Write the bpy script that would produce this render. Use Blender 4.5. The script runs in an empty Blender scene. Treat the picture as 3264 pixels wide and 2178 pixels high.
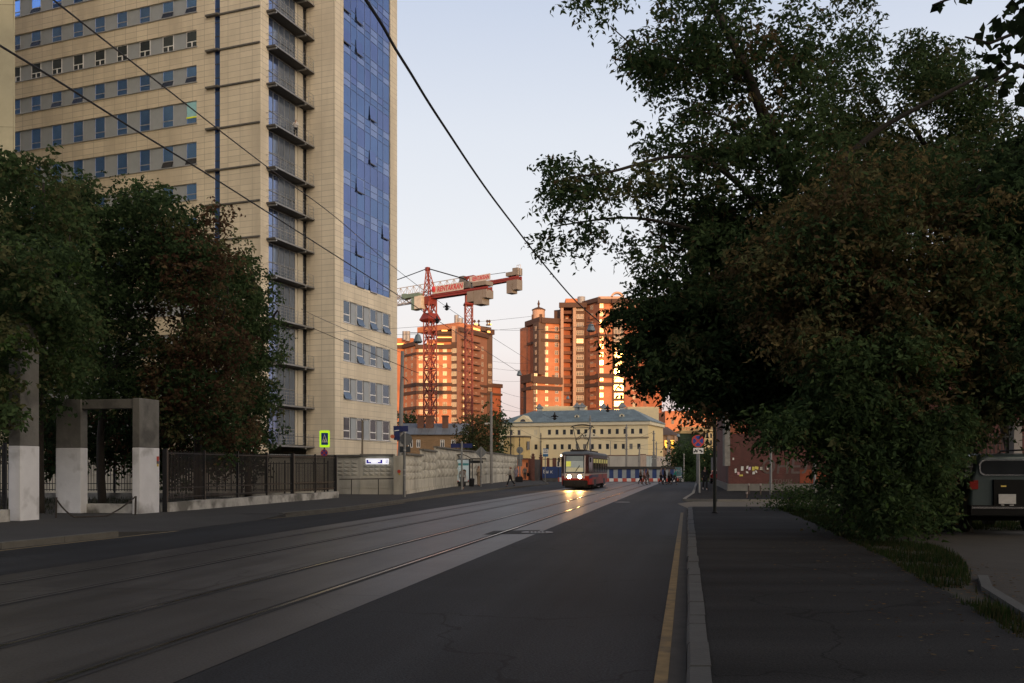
import bpy, bmesh, math, random
from mathutils import noise as mnoise
import numpy as np
from mathutils import Vector
S = bpy.context.scene
COL = S.collection
R = random.Random(7)
FL, CX, HY, H = 2948.0, 1632.0, 1492.0, 1.75      # lens in photo pixels, horizon, eye height

def V(*a): return Vector(a)
def at(x, y, Y): return Vector(((x-CX)/FL*Y, Y, H+(HY-y)/FL*Y))
def gr(x, y): Y = H*FL/(y-HY); return Vector(((x-CX)/FL*Y, Y, 0))
def gX(x, Y): return (x-CX)/FL*Y
def zz(y, Y): return H+(HY-y)/FL*Y

# ---------------------------------------------------------------- camera, sky, sun
cam = bpy.data.objects.new('camera', bpy.data.cameras.new('camera')); COL.objects.link(cam); S.camera = cam
cam.location = (0, 0, H); cam.rotation_euler = (math.pi/2, 0, 0)
cam.data.sensor_width = 36; cam.data.lens = 36*FL/3264; cam.data.shift_y = 403/3264; cam.data.clip_end = 6000; cam.data.clip_start = .1
S.view_settings.view_transform = 'Standard'; S.view_settings.look = 'None'; S.view_settings.exposure = 0; S.view_settings.gamma = 1
SUN_EL, SUN_AZ = math.radians(3.2), math.radians(170)          # azimuth clockwise from +Y: low behind the viewer
tosun = Vector((math.sin(SUN_AZ)*math.cos(SUN_EL), math.cos(SUN_AZ)*math.cos(SUN_EL), math.sin(SUN_EL)))

def lin(r, g, b):
    f = lambda c: (c/255/12.92 if c <= 10 else ((c/255+.055)/1.055)**2.4)
    return (f(r), f(g), f(b), 1)

W = bpy.data.worlds.new('World'); S.world = W; W.use_nodes = True
nt = W.node_tree; N = nt.nodes; L = nt.links
sky = N.new('ShaderNodeTexSky'); sky.sky_type = 'NISHITA'; sky.sun_disc = False
sky.sun_elevation = SUN_EL; sky.sun_rotation = SUN_AZ
bg = N['Background']; bg.inputs[1].default_value = .12
geo = N.new('ShaderNodeTexCoord'); sep = N.new('ShaderNodeSeparateXYZ'); L.new(geo.outputs['Generated'], sep.inputs[0])
rmp = N.new('ShaderNodeValToRGB'); L.new(sep.outputs['Z'], rmp.inputs[0])
stops = [(0, (196,176,186)), (.055, (229,209,208)), (.125, (243,235,234)), (.22, (238,239,243)), (.34, (224,229,239)), (.46, (200,210,230)), (.62, (104,117,147)), (.8, (74,82,103)), (1, (62,68,86))]
while len(rmp.color_ramp.elements) < len(stops): rmp.color_ramp.elements.new(.5)
for e, (p, c) in zip(rmp.color_ramp.elements, stops): e.position = p; e.color = lin(*c)
def vm(op, a, b=None, sc=None):
    n = N.new('ShaderNodeVectorMath'); n.operation = op
    for i, x in enumerate((a, b)):
        if x is None: continue
        if hasattr(x, 'links'): L.new(x, n.inputs[i])
        else: n.inputs[i].default_value = x
    if sc is not None:
        if hasattr(sc, 'links'): L.new(sc, n.inputs['Scale'])
        else: n.inputs['Scale'].default_value = sc
    return n
def ma(op, a, b=None):
    n = N.new('ShaderNodeMath'); n.operation = op
    for i, x in enumerate((a, b)):
        if x is None: continue
        if hasattr(x, 'links'): L.new(x, n.inputs[i])
        else: n.inputs[i].default_value = x
    return n.outputs[0]
nrm = vm('NORMALIZE', geo.outputs['Generated']).outputs[0]
dt = vm('DOT_PRODUCT', nrm, (math.sin(math.radians(142)), math.cos(math.radians(142)), .05)).outputs['Value']
glow = ma('POWER', ma('MAXIMUM', dt, 0.0), 3.0)
# sky = evening gradient (over the dimmed Nishita sky) + the warm sunset glow behind the viewer
grad = vm('SCALE', rmp.outputs[0], sc=8.2).outputs[0]
nis = vm('SCALE', sky.outputs[0], sc=.16).outputs[0]
gl = vm('SCALE', (22.0, 17.0, 11.0), sc=glow).outputs[0]
tot = vm('ADD', vm('ADD', grad, nis).outputs[0], gl).outputs[0]
L.new(tot, bg.inputs[0])

sd = bpy.data.lights.new('sun', 'SUN'); so = bpy.data.objects.new('sun', sd); COL.objects.link(so)
sd.energy = 3.9; sd.angle = math.radians(.5); sd.color = (1, .5, .2)
so.rotation_euler = tosun.to_track_quat('Z', 'Y').to_euler(); so.location = (0, -20, 60)

# ---------------------------------------------------------------- materials
MATS = {}
def mat(name, c, rough=.8, metal=0, var=.25, scale=1.5, bump=0, brick=None, emit=None, spec=None, stretch=None, c2=None, c2s=.35, c2t=(.5,.62), coat=0, bscale=None, worn=0):
    """plain procedural surface: base colour broken up by noise; brick=(width,height,mortar,mortar colour factor)."""
    if name in MATS: return MATS[name]
    m = bpy.data.materials.new(name); m.use_nodes = True; MATS[name] = m
    n = m.node_tree.nodes; l = m.node_tree.links; b = n['Principled BSDF']
    b.inputs['Roughness'].default_value = rough; b.inputs['Metallic'].default_value = metal
    if coat: b.inputs['Coat Weight'].default_value = coat
    if spec is not None: b.inputs['Specular IOR Level'].default_value = spec
    c = (*c[:3], 1)
    tc = n.new('ShaderNodeTexCoord')
    mp = n.new('ShaderNodeMapping'); l.new(tc.outputs['Object'], mp.inputs[0])
    if stretch: mp.inputs['Scale'].default_value = stretch
    no = n.new('ShaderNodeTexNoise'); no.inputs['Scale'].default_value = scale; no.inputs['Detail'].default_value = 6; no.inputs['Roughness'].default_value = .65
    l.new(mp.outputs[0], no.inputs['Vector'])
    mr = n.new('ShaderNodeMapRange'); mr.inputs['From Min'].default_value = .25; mr.inputs['From Max'].default_value = .75
    mr.inputs['To Min'].default_value = 1-var; mr.inputs['To Max'].default_value = 1+var
    l.new(no.outputs[0], mr.inputs[0])
    src = None
    if brick:
        bw, bh, mo, mf = brick[:4]; cv = brick[4] if len(brick) > 4 else .12
        bt = n.new('ShaderNodeTexBrick'); l.new(tc.outputs['UV'], bt.inputs['Vector'])
        bt.inputs['Scale'].default_value = 1; bt.inputs['Brick Width'].default_value = bw; bt.inputs['Row Height'].default_value = bh
        bt.inputs['Mortar Size'].default_value = mo; bt.inputs['Mortar Smooth'].default_value = .3
        bt.inputs['Color1'].default_value = [x*(1-cv) for x in c[:3]]+[1]; bt.inputs['Color2'].default_value = [x*(1+cv) for x in c[:3]]+[1]
        bt.inputs['Mortar'].default_value = [x*mf for x in c[:3]]+[1]
        if len(brick) > 5: bt.offset = brick[5]
        src = bt.outputs['Color']
    if c2 is not None:
        n2 = n.new('ShaderNodeTexNoise'); n2.inputs['Scale'].default_value = c2s; n2.inputs['Detail'].default_value = 5; l.new(mp.outputs[0], n2.inputs['Vector'])
        m2 = n.new('ShaderNodeMapRange'); m2.inputs['From Min'].default_value = c2t[0]; m2.inputs['From Max'].default_value = c2t[1]; l.new(n2.outputs[0], m2.inputs[0])
        mx = n.new('ShaderNodeMix'); mx.data_type = 'RGBA'; l.new(m2.outputs[0], mx.inputs[0])
        if src: l.new(src, mx.inputs[6])
        else: mx.inputs[6].default_value = c
        mx.inputs[7].default_value = (*c2[:3], 1); src = mx.outputs[2]
    if worn:
        mu = n.new('ShaderNodeMapping'); l.new(tc.outputs['UV'], mu.inputs[0]); mu.inputs['Scale'].default_value = (.035, 1.1, 1)
        ns = n.new('ShaderNodeTexNoise'); ns.inputs['Scale'].default_value = 1; ns.inputs['Detail'].default_value = 5; l.new(mu.outputs[0], ns.inputs['Vector'])
        r1 = n.new('ShaderNodeMapRange'); r1.inputs['From Min'].default_value = .3; r1.inputs['From Max'].default_value = .7; r1.inputs['To Min'].default_value = 1-worn*.45; r1.inputs['To Max'].default_value = 1+worn*.45; l.new(ns.outputs[0], r1.inputs[0])
        nd = n.new('ShaderNodeTexNoise'); nd.inputs['Scale'].default_value = .9; nd.inputs['Detail'].default_value = 4; l.new(tc.outputs['UV'], nd.inputs['Vector'])
        va = n.new('ShaderNodeVectorMath'); va.operation = 'MULTIPLY_ADD'; l.new(nd.outputs['Color'], va.inputs[0]); va.inputs[1].default_value = (1.6, 1.6, 0); l.new(tc.outputs['UV'], va.inputs[2])
        vo = n.new('ShaderNodeTexVoronoi'); vo.feature = 'DISTANCE_TO_EDGE'; vo.inputs['Scale'].default_value = .21; l.new(va.outputs[0], vo.inputs['Vector'])
        r2 = n.new('ShaderNodeMapRange'); r2.inputs['From Min'].default_value = 0; r2.inputs['From Max'].default_value = .006; r2.inputs['To Min'].default_value = 1-worn*.75; r2.inputs['To Max'].default_value = 1; l.new(vo.outputs[0], r2.inputs[0])
        vs_ = n.new('ShaderNodeTexVoronoi'); vs_.inputs['Scale'].default_value = 1.3; l.new(va.outputs[0], vs_.inputs['Vector'])
        r3 = n.new('ShaderNodeMapRange'); r3.inputs['From Min'].default_value = .03; r3.inputs['From Max'].default_value = .10; r3.inputs['To Min'].default_value = 1-worn*.4; r3.inputs['To Max'].default_value = 1; l.new(vs_.outputs[0], r3.inputs[0])
        fine = n.new('ShaderNodeTexNoise'); fine.inputs['Scale'].default_value = 42; fine.inputs['Detail'].default_value = 3; l.new(tc.outputs['UV'], fine.inputs['Vector'])
        r4 = n.new('ShaderNodeMapRange'); r4.inputs['From Min'].default_value = .3; r4.inputs['From Max'].default_value = .7; r4.inputs['To Min'].default_value = 1-worn*.55; r4.inputs['To Max'].default_value = 1+worn*.55; l.new(fine.outputs[0], r4.inputs[0])
        acc = mr.outputs[0]
        for q in (r1, r2, r3, r4):
            mm = n.new('ShaderNodeMath'); mm.operation = 'MULTIPLY'; l.new(acc, mm.inputs[0]); l.new(q.outputs[0], mm.inputs[1]); acc = mm.outputs[0]
    else: acc = mr.outputs[0]
    vmn = n.new('ShaderNodeVectorMath'); vmn.operation = 'SCALE'
    if src: l.new(src, vmn.inputs[0])
    else: vmn.inputs[0].default_value = c[:3]
    l.new(acc, vmn.inputs['Scale']); l.new(vmn.outputs[0], b.inputs['Base Color'])
    if bump:
        bp = n.new('ShaderNodeBump'); bp.inputs['Strength'].default_value = bump; bp.inputs['Distance'].default_value = .02
        nb = n.new('ShaderNodeTexNoise'); nb.inputs['Scale'].default_value = bscale or scale*12; nb.inputs['Detail'].default_value = 3; l.new(mp.outputs[0], nb.inputs['Vector'])
        l.new(nb.outputs[0], bp.inputs['Height']); l.new(bp.outputs[0], b.inputs['Normal'])
    if emit:
        b.inputs['Emission Color'].default_value = (*emit[:3], 1); b.inputs['Emission Strength'].default_value = emit[3]
    return m
def leafmat(name, c, var=.5):
    m = mat(name, c, rough=.75, var=var, scale=.9, spec=.05)
    n = m.node_tree.nodes; l = m.node_tree.links; b = n['Principled BSDF']; tr_ = n.new('ShaderNodeBsdfTranslucent'); mx = n.new('ShaderNodeMixShader'); mx.inputs[0].default_value = .38
    l.new(b.inputs['Base Color'].links[0].from_socket, tr_.inputs[0]); l.new(b.outputs[0], mx.inputs[1]); l.new(tr_.outputs[0], mx.inputs[2]); l.new(mx.outputs[0], n['Material Output'].inputs['Surface'])
    return m

# ---------------------------------------------------------------- mesh builder
class MB:
    def __init__(s): s.v = []; s.f = []; s.m = []
    def add(s, vs, fs, mi=0):
        o = len(s.v); s.v += [tuple(p) for p in vs]; s.f += [tuple(i+o for i in f) for f in fs]; s.m += [mi]*len(fs); return s
    def quad(s, a, b, c, d, mi=0): return s.add([a, b, c, d], [(0, 1, 2, 3)], mi)
    def poly(s, pts, mi=0): return s.add(pts, [tuple(range(len(pts)))], mi)
    def obox(s, o, a, b, c, mi=0):
        o, a, b, c = map(Vector, (o, a, b, c))
        p = [o, o+a, o+a+b, o+b, o+c, o+a+c, o+a+b+c, o+b+c]
        return s.add(p, [(0, 3, 2, 1), (4, 5, 6, 7), (0, 1, 5, 4), (1, 2, 6, 5), (2, 3, 7, 6), (3, 0, 4, 7)], mi)
    def box(s, lo, hi, mi=0):
        return s.obox(lo, (hi[0]-lo[0], 0, 0), (0, hi[1]-lo[1], 0), (0, 0, hi[2]-lo[2]), mi)
    def beam(s, p, q, w, h=None, mi=0):
        p, q = Vector(p), Vector(q); h = h or w; d = (q-p)
        up = Vector((0, 0, 1)) if abs(d.normalized().z) < .95 else Vector((1, 0, 0))
        a = d.cross(up).normalized()*w; b = a.cross(d).normalized()*h
        return s.obox(p-a/2-b/2, d, a, b, mi)
    def tube(s, pts, r, n=6, mi=0, cap=True):
        pts = [Vector(p) for p in pts]; k = len(pts)
        rs = r if isinstance(r, (list, tuple)) else [r]*k
        vs = []; prev = None
        for i, p in enumerate(pts):
            d = (pts[min(i+1, k-1)]-pts[max(i-1, 0)]).normalized()
            if prev is None:
                up = Vector((0, 0, 1)) if abs(d.z) < .9 else Vector((1, 0, 0)); a = d.cross(up).normalized()
            else: a = (prev-d*prev.dot(d)).normalized()
            prev = a; b = d.cross(a)
            vs += [p+(a*math.cos(2*math.pi*j/n)+b*math.sin(2*math.pi*j/n))*rs[i] for j in range(n)]
        fs = [(i*n+j, i*n+(j+1) % n, (i+1)*n+(j+1) % n, (i+1)*n+j) for i in range(k-1) for j in range(n)]
        if cap: fs += [tuple(range(n))[::-1], tuple((k-1)*n+j for j in range(n))]
        return s.add(vs, fs, mi)
    def prism(s, pl, z0, z1, mi=0, top=True, bot=True):
        n = len(pl); vs = [(p[0], p[1], z0) for p in pl]+[(p[0], p[1], z1) for p in pl]
        fs = [(i, (i+1) % n, n+(i+1) % n, n+i) for i in range(n)]
        if bot: fs.append(tuple(range(n))[::-1])
        if top: fs.append(tuple(range(n, 2*n)))
        return s.add(vs, fs, mi)
    def loft(s, loops, mi=0, cap=True):
        n = len(loops[0]); vs = [p for l in loops for p in l]; k = len(loops)
        fs = [(i*n+j, i*n+(j+1) % n, (i+1)*n+(j+1) % n, (i+1)*n+j) for i in range(k-1) for j in range(n)]
        if cap: fs += [tuple(range(n))[::-1], tuple((k-1)*n+j for j in range(n))]
        return s.add(vs, fs, mi)
    def cyl(s, c, r, z0, z1, n=16, mi=0, r2=None):
        r2 = r if r2 is None else r2
        return s.loft([[(c[0]+r*math.cos(2*math.pi*j/n), c[1]+r*math.sin(2*math.pi*j/n), z0) for j in range(n)],
                       [(c[0]+r2*math.cos(2*math.pi*j/n), c[1]+r2*math.sin(2*math.pi*j/n), z1) for j in range(n)]], mi)
    def lathe(s, c, prof, n=16, mi=0):
        return s.loft([[(c[0]+r*math.cos(2*math.pi*j/n), c[1]+r*math.sin(2*math.pi*j/n), c[2]+z) for j in range(n)] for r, z in prof], mi)
    def disc(s, c, u, w, r, t, n=24, mi=0, sy=1.0):
        """flat round plate with thickness t, in the plane of u (horizontal) and up, facing w"""
        c, u, w = Vector(c), Vector(u).normalized(), Vector(w).normalized()
        ring = [c+u*r*math.cos(2*math.pi*j/n)+Vector((0, 0, 1))*r*sy*math.sin(2*math.pi*j/n) for j in range(n)]
        return s.loft([[p for p in ring], [p+w*t for p in ring]], mi)
    def build(s, name, mats, parent=None, smooth=False, uvdir=None):
        me = bpy.data.meshes.new(name)
        ro = Vector((0, 0, 0))
        p = parent
        while p is not None: ro += p.location; p = p.parent
        me.from_pydata([(v[0]-ro.x, v[1]-ro.y, v[2]-ro.z) for v in s.v], [], s.f)
        ms = mats if isinstance(mats, (list, tuple)) else [mats]
        for m in ms: me.materials.append(m)
        if len(ms) > 1: me.polygons.foreach_set('material_index', s.m)
        uv = me.uv_layers.new(name='UVMap'); ud = Vector((*uvdir[:2], 0)).normalized() if uvdir else Vector((1, 0, 0)); vd = Vector((-ud.y, ud.x, 0))
        dat = []
        for pl in me.polygons:
            n = pl.normal
            if abs(n.z) > .7: a, b = ud, vd
            else:
                a = Vector((-n.y, n.x, 0)).normalized(); b = Vector((0, 0, 1))
            for vi in pl.vertices:
                q = s.v[vi]; q = Vector(q); dat += [q.dot(a), q.dot(b)]
        uv.data.foreach_set('uv', dat)
        if smooth: me.polygons.foreach_set('use_smooth', [True]*len(me.polygons))
        o = bpy.data.objects.new(name, me); COL.objects.link(o)
        if parent is not None: o.parent = parent
        return o

def tag(o, label, cat, group=None):
    o['label'] = label; o['category'] = cat
    if group: o['group'] = group
    return o
def thing(name, label, cat, loc=(0, 0, 0), group=None):
    o = bpy.data.objects.new(name, None); COL.objects.link(o); o.location = loc; o.empty_display_size = .2
    bpy.context.view_layer.update
    return tag(o, label, cat, group)
def struct(o, kind='structure'): o['kind'] = kind; return o
def stuff(o, label, cat): o['kind'] = 'stuff'; o['label'] = label; o['category'] = cat; return o
def text(name, body, size, parent, m, loc, xdir, ext=.004, font_shear=0, align='CENTER', width=None):
    cu = bpy.data.curves.new(name, 'FONT'); cu.body = body; cu.size = size; cu.extrude = ext; cu.align_x = align; cu.align_y = 'CENTER'; cu.shear = font_shear
    cu.offset = size*.015
    o = bpy.data.objects.new(name, cu); COL.objects.link(o); cu.materials.append(m)
    xd = Vector(xdir).normalized(); up = Vector((0, 0, 1)); up = (up-xd*up.dot(xd)).normalized(); nz = xd.cross(up)
    from mathutils import Matrix
    mt = Matrix((xd, up, nz)).transposed().to_4x4(); mt.translation = Vector(loc)
    if parent is not None:
        ro = Vector((0, 0, 0)); p = parent
        while p is not None: ro += p.location; p = p.parent
        o.parent = parent; mt.translation -= ro
    o.matrix_local = mt
    bpy.context.view_layer.update(); me = bpy.data.meshes.new_from_object(o.evaluated_get(bpy.context.evaluated_depsgraph_get())); o2 = bpy.data.objects.new(name, me); COL.objects.link(o2)
    o2.parent = parent; o2.matrix_local = mt; bpy.data.objects.remove(o); o = o2; o.name = name
    if not me.materials: me.materials.append(m)
    if width:
        bpy.context.view_layer.update(); w = o.dimensions.x
        if w > 0: o.scale.x *= width/w
    return o

def wall_holes(mb, o, d, Ln, z0, z1, holes, rec=.2, mi=0, rmi=None):
    """wall sheet from point o along d, openings (s0,s1,za,zb) cut out with reveals going inward (left of d is outside normal -> inward given by inn)"""
    o = Vector((o[0], o[1], 0)); d = Vector((d[0], d[1], 0)).normalized(); inn = Vector((-d.y, d.x, 0))
    if inn.y < 0 and abs(inn.y) > .2: inn = -inn
    rmi = mi if rmi is None else rmi
    xs = sorted({0, Ln, *[h[0] for h in holes], *[h[1] for h in holes]}); zs = sorted({z0, z1, *[h[2] for h in holes], *[h[3] for h in holes]})
    def P(s, z, k=0): q = o+d*s+inn*k; return (q.x, q.y, z)
    for j in range(len(zs)-1):
        zc = (zs[j]+zs[j+1])/2; hs = [h for h in holes if h[2] < zc < h[3]]
        s = 0; i = 0
        run = None
        for i in range(len(xs)-1):
            c = (xs[i]+xs[i+1])/2; hole = any(h[0] < c < h[1] for h in hs)
            if not hole and run is None: run = xs[i]
            if hole and run is not None: mb.quad(P(run, zs[j]), P(xs[i], zs[j]), P(xs[i], zs[j+1]), P(run, zs[j+1]), mi); run = None
        if run is not None: mb.quad(P(run, zs[j]), P(Ln, zs[j]), P(Ln, zs[j+1]), P(run, zs[j+1]), mi)
    for a, b, c, e in holes:
        mb.quad(P(a, c), P(a, e), P(a, e, rec), P(a, c, rec), rmi); mb.quad(P(b, c), P(b, e), P(b, e, rec), P(b, c, rec), rmi)
        mb.quad(P(a, c), P(b, c), P(b, c, rec), P(a, c, rec), rmi); mb.quad(P(a, e), P(b, e), P(b, e, rec), P(a, e, rec), rmi)
    return inn

def leaves(name, pts, nrm_rand, size, mats, parent, weights=None, droop=.5, aspect=.45, seed=1, midx=None, smooth=False):
    """many leaf faces: pts Nx3 array of leaf bases; each a folded rhombus hanging outward/down"""
    rg = np.random.default_rng(seed); n = len(pts)
    d = rg.normal(size=(n, 3)); d /= np.linalg.norm(d, axis=1)[:, None]; d[:, 2] = d[:, 2]*.6-droop; d /= np.linalg.norm(d, axis=1)[:, None]
    t = rg.normal(size=(n, 3)); w = np.cross(d, t); w /= np.linalg.norm(w, axis=1)[:, None]
    nn = np.cross(d, w)
    ln = size*rg.uniform(.65, 1.25, n)[:, None]
    ro = np.zeros(3); p = parent
    while p is not None: ro += np.array(p.location); p = p.parent
    b = pts-ro
    v = np.empty((n, 4, 3)); v[:, 0] = b; v[:, 1] = b+d*ln*.45+w*ln*aspect/1.0*.5+nn*ln*.08; v[:, 2] = b+d*ln; v[:, 3] = b+d*ln*.45-w*ln*aspect*.5+nn*ln*.08
    me = bpy.data.meshes.new(name)
    me.vertices.add(n*4); me.vertices.foreach_set('co', v.reshape(-1).astype(np.float32))
    me.loops.add(n*4); me.loops.foreach_set('vertex_index', np.arange(n*4, dtype=np.int32))
    me.polygons.add(n); me.polygons.foreach_set('loop_start', np.arange(0, n*4, 4, dtype=np.int32)); me.polygons.foreach_set('loop_total', np.full(n, 4, dtype=np.int32))
    for m in mats: me.materials.append(m)
    if midx is None: midx = rg.choice(len(mats), size=n, p=weights)
    me.polygons.foreach_set('material_index', np.asarray(midx, dtype=np.int32))
    me.update(calc_edges=True)
    o = bpy.data.objects.new(name, me); COL.objects.link(o)
    if parent is not None: o.parent = parent
    return o
def inpoly(x, y, pl):
    c = False; j = len(pl)-1
    for i in range(len(pl)):
        if (pl[i][1] > y) != (pl[j][1] > y) and x < (pl[j][0]-pl[i][0])*(y-pl[i][1])/(pl[j][1]-pl[i][1])+pl[i][0]: c = not c
        j = i
    return c
# ---------------------------------------------------------------- setting: ground, road, track bed, pavements, kerbs
ASPH = mat('asphalt', (.0205, .0225, .0255), rough=.75, var=.22, scale=.35, bump=.35, bscale=60, c2=(.0145, .016, .018), c2s=.12, worn=1.0, spec=.22)
PAVE = mat('pavement_asphalt', (.0185, .019, .0195), rough=.9, var=.25, scale=.5, bump=.35, bscale=50, c2=(.0125, .0128, .013), c2s=.2, worn=.9, spec=.15)
SLAB = mat('track_slab', (.050, .0505, .051), rough=.45, var=.2, scale=.7, bump=.12, brick=(6, 1.75, .028, .35, .16, 0), c2=(.034, .0345, .035), c2s=.22, bscale=25, worn=.9, spec=.3)
KERB = mat('kerb_stone', (.060, .061, .059), rough=.85, var=.25, scale=2.5, bump=.3)
KDARK = mat('gutter_dirt', (.05, .046, .04), rough=.95, var=.3, scale=3)
YEL = mat('yellow_paint', (.20, .138, .058), rough=.8, var=.35, scale=5, c2=(.10, .075, .045), c2s=3, c2t=(.52, .7))
OLDRAIL = mat('dull_rail', (.13, .125, .12), rough=.42, metal=.8, var=.3, scale=3)
STEEL = mat('rail_steel', (.34, .33, .32), rough=.24, metal=1, var=.2, scale=3)
GROOVE = mat('rail_groove', (.012, .012, .012), rough=.9)
BEIGE = mat('beige_paving', (.155, .135, .10), rough=.9, var=.25, scale=1.2, brick=(.3, .15, .008, .7))
EARTH = mat('bare_earth', (.060, .049, .036), rough=1, var=.4, scale=1.3, bump=.5, c2=(.035, .035, .02), c2s=.6)
GRASSY = mat('grass_soil', (.016, .015, .009), rough=1, var=.4, scale=2)
IRON = mat('cast_iron', (.10, .10, .10), rough=.45, metal=.8, var=.3, scale=8)

m = MB(); m.quad((-1500, -900, 0), (1500, -900, 0), (1500, 3000, 0), (-1500, 3000, 0)); struct(m.build('ground', EARTH))
LK = [(-21, -20), (-15.3, 2), (-10.94, 19.8), (-9.45, 25.5), (-8.37, 31.65), (-6.8, 37.7), (-3.66, 59.3), (3.89, 97.3), (4.4, 100)]
KS, K0 = .190, -.013                                    # right kerb: X = K0 + KS*Y
rk = lambda Y: K0+KS*Y
m = MB()
far = [(rk(47.8), 47.8), (11.3, 60), (19.4, 98)]
pl = LK+[(-60, 103), (-60, 117.5), (90, 117.5), (90, 99), (19.9, 99), (19.0, 96), (11.75, 60.5), (9.4, 49.6), (rk(45), 45), (rk(-20), -20)]
m.poly([(x, y, .006) for x, y in pl]); struct(m.build('road', ASPH, uvdir=(.19, .98, 0)))
# concrete slabs between and beside the tram rails
T = lambda b, Y: (b+.1995*Y, Y)
m = MB(); Ys = list(range(-18, 132, 6))
for a, b in zip(Ys, Ys[1:]):
    l0, r0 = -11.25, -4.24
    m.quad((*T(l0, a), .011), (*T(r0, a), .011), (*T(r0, b), .011), (*T(l0, b), .011))
struct(m.build('tram_track_bed', SLAB, uvdir=(.1957, .9807, 0)))
for i, b in enumerate((-10.40, -8.85, -6.784, -5.23)):
    m = MB(); g = .028
    m.quad((*T(b-g, -18), .019), (*T(b+g, -18), .019), (*T(b+g, 132), .019), (*T(b-g, 132), .019), 0)
    s = -1 if i % 2 == 0 else 1
    for (p, q, k) in ((g, .115, 1), (-.10, -g, 1)):
        m.quad((*T(b+p, -18), .0155), (*T(b+q, -18), .0155), (*T(b+q, 132), .0155), (*T(b+p, 132), .0155), k)
    struct(m.build('tram_rail', [OLDRAIL if i < 2 else STEEL, GROOVE]))
# asphalt repair with a manhole near the track edge
m = MB(); m.quad((-.75, 24.1, .0155), (.62, 24.4, .0155), (.80, 25.9, .0155), (-.5, 25.5, .0155)); struct(m.build('asphalt_patch', mat('patch_asphalt', (.028, .028, .030), rough=.95, var=.2, scale=4)))
t = thing('manhole_cover', 'round pale iron manhole cover in the road beside the right-hand rail', 'manhole cover', (.68, 24.95, .012))
m = MB(); m.cyl((.68, 24.95), .36, .012, .024, 28); m.build('lid', IRON, t)
m = MB(); m.cyl((.68, 24.95), .43, .010, .019, 28); m.build('rim', IRON, t)
m = MB()
for k in range(5): m.box((.48+k*.1-.03, 24.75, .024), (.48+k*.1+.03, 25.15, .028))
m.build('tread_pattern', KDARK, t)
t = thing('manhole_cover', 'small flat round manhole cover in the road far along the right kerb', 'manhole cover', (5.6, 47, .008))
m = MB(); m.cyl((5.6, 47), .4, .008, .016, 24); m.build('lid', IRON, t)

# right pavement, its kerb stones, gutter, yellow line
GE = [(4.1, -6), (4.3, 2), (4.75, 7), (4.95, 8.94), (5.67, 11.75), (6.3, 14.5), (7.0, 17.5), (7.7, 21.1), (8.6, 25.5), (9.4, 29.5), (10.5, 36), (11.3, 39.5)]
m = MB(); PZ = .10
kz = [(rk(Y)+.2, Y) for Y in (-20, 39)]
m.poly([(x, y, PZ) for x, y in [(rk(-20)+.2, -20), (4.0, -20)]+GE+[(rk(39)+.2, 39.5)]])
m.quad((rk(39)+.2, 39.5, PZ), (11.3, 39.5, PZ), (11.3, 39.5, 0), (rk(39)+.2, 39.5, 0)); struct(m.build('pavement', PAVE))
m = MB(); Y = -6.0; kr = random.Random(3)
while Y < 39:
    ln = kr.choice((.95, 1.0, .55, 1.05)) if Y < 14 else 1.0
    y1 = min(Y+ln, 39.4); j = kr.uniform(-.012, .012); h = PZ+.012+kr.uniform(-.006, .006); e = .03
    a, b = (rk(Y+.01)+j, Y+.012), (rk(y1-.01)+j, y1-.012)
    def sec(p): return [(p[0], p[1], 0), (p[0]+.006, p[1], h-e), (p[0]+e, p[1], h), (p[0]+.2, p[1], h), (p[0]+.2, p[1], 0)]
    m.loft([sec(a), sec(b)]); Y = y1
struct(m.build('kerb', KERB))
m = MB(); m.quad((rk(-6)-.19, -6, .0105), (rk(-6), -6, .0105), (rk(39), 39, .0105), (rk(39)-.19, 39, .0105)); struct(m.build('gutter', KDARK))
m = MB()
yl = [(1.163-.19*7.52, .11)]
for a, b in zip(range(-6, 36, 2), range(-4, 38, 2)):
    f = lambda Y: rk(Y)-.262
    m.quad((f(a), a, .0145), (f(a)+.112, a, .0145), (f(b)+.112, b, .0145), (f(b), b, .0145))
struct(m.build('yellow_line', YEL))
# side drive (pale paving) and the pavement beyond it
m = MB(); m.poly([(x, y, .012) for x, y in [(rk(39.6)+.05, 39.5), (40, 39.5), (40, 47.9), (rk(47.8)+.3, 47.9), (rk(44)-.3, 45.0)]]); struct(m.build('side_drive', BEIGE))
FP = [(9.15, 48.6), (9.5, 50.2), (11.95, 60.5), (19.2, 96), (20.2, 98.6), (90, 98.6), (90, 47.9), (10.6, 47.9)]
m = MB(); m.poly([(x, y, .12) for x, y in FP]); n_ = len(FP); struct(m.build('pavement', PAVE))
m = MB(); fk = [(40, 47.9), (10.6, 47.9), (9.15, 48.6), (9.5, 50.2), (11.95, 60.5), (19.2, 96), (20.2, 98.6), (90, 98.6)]
def kerbrun(m, pts, w=.18, h=.13, side=1, gap=True):
    for a, b in zip(pts, pts[1:]):
        a, b = Vector((*a, 0)), Vector((*b, 0)); d = (b-a); ln = d.length; d.normalize(); nn = Vector((d.y, -d.x, 0))*side
        k = max(1, int(ln/1.5))
        for i in range(k):
            p = a+d*(ln*i/k+.008); q = a+d*(ln*(i+1)/k-.008)
            m.obox(p, q-p, nn*w, (0, 0, h))
kerbrun(m, fk, side=-1); struct(m.build('kerb', mat('pale_kerb', (.20, .19, .165), rough=.85, var=.25, scale=2)))
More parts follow.
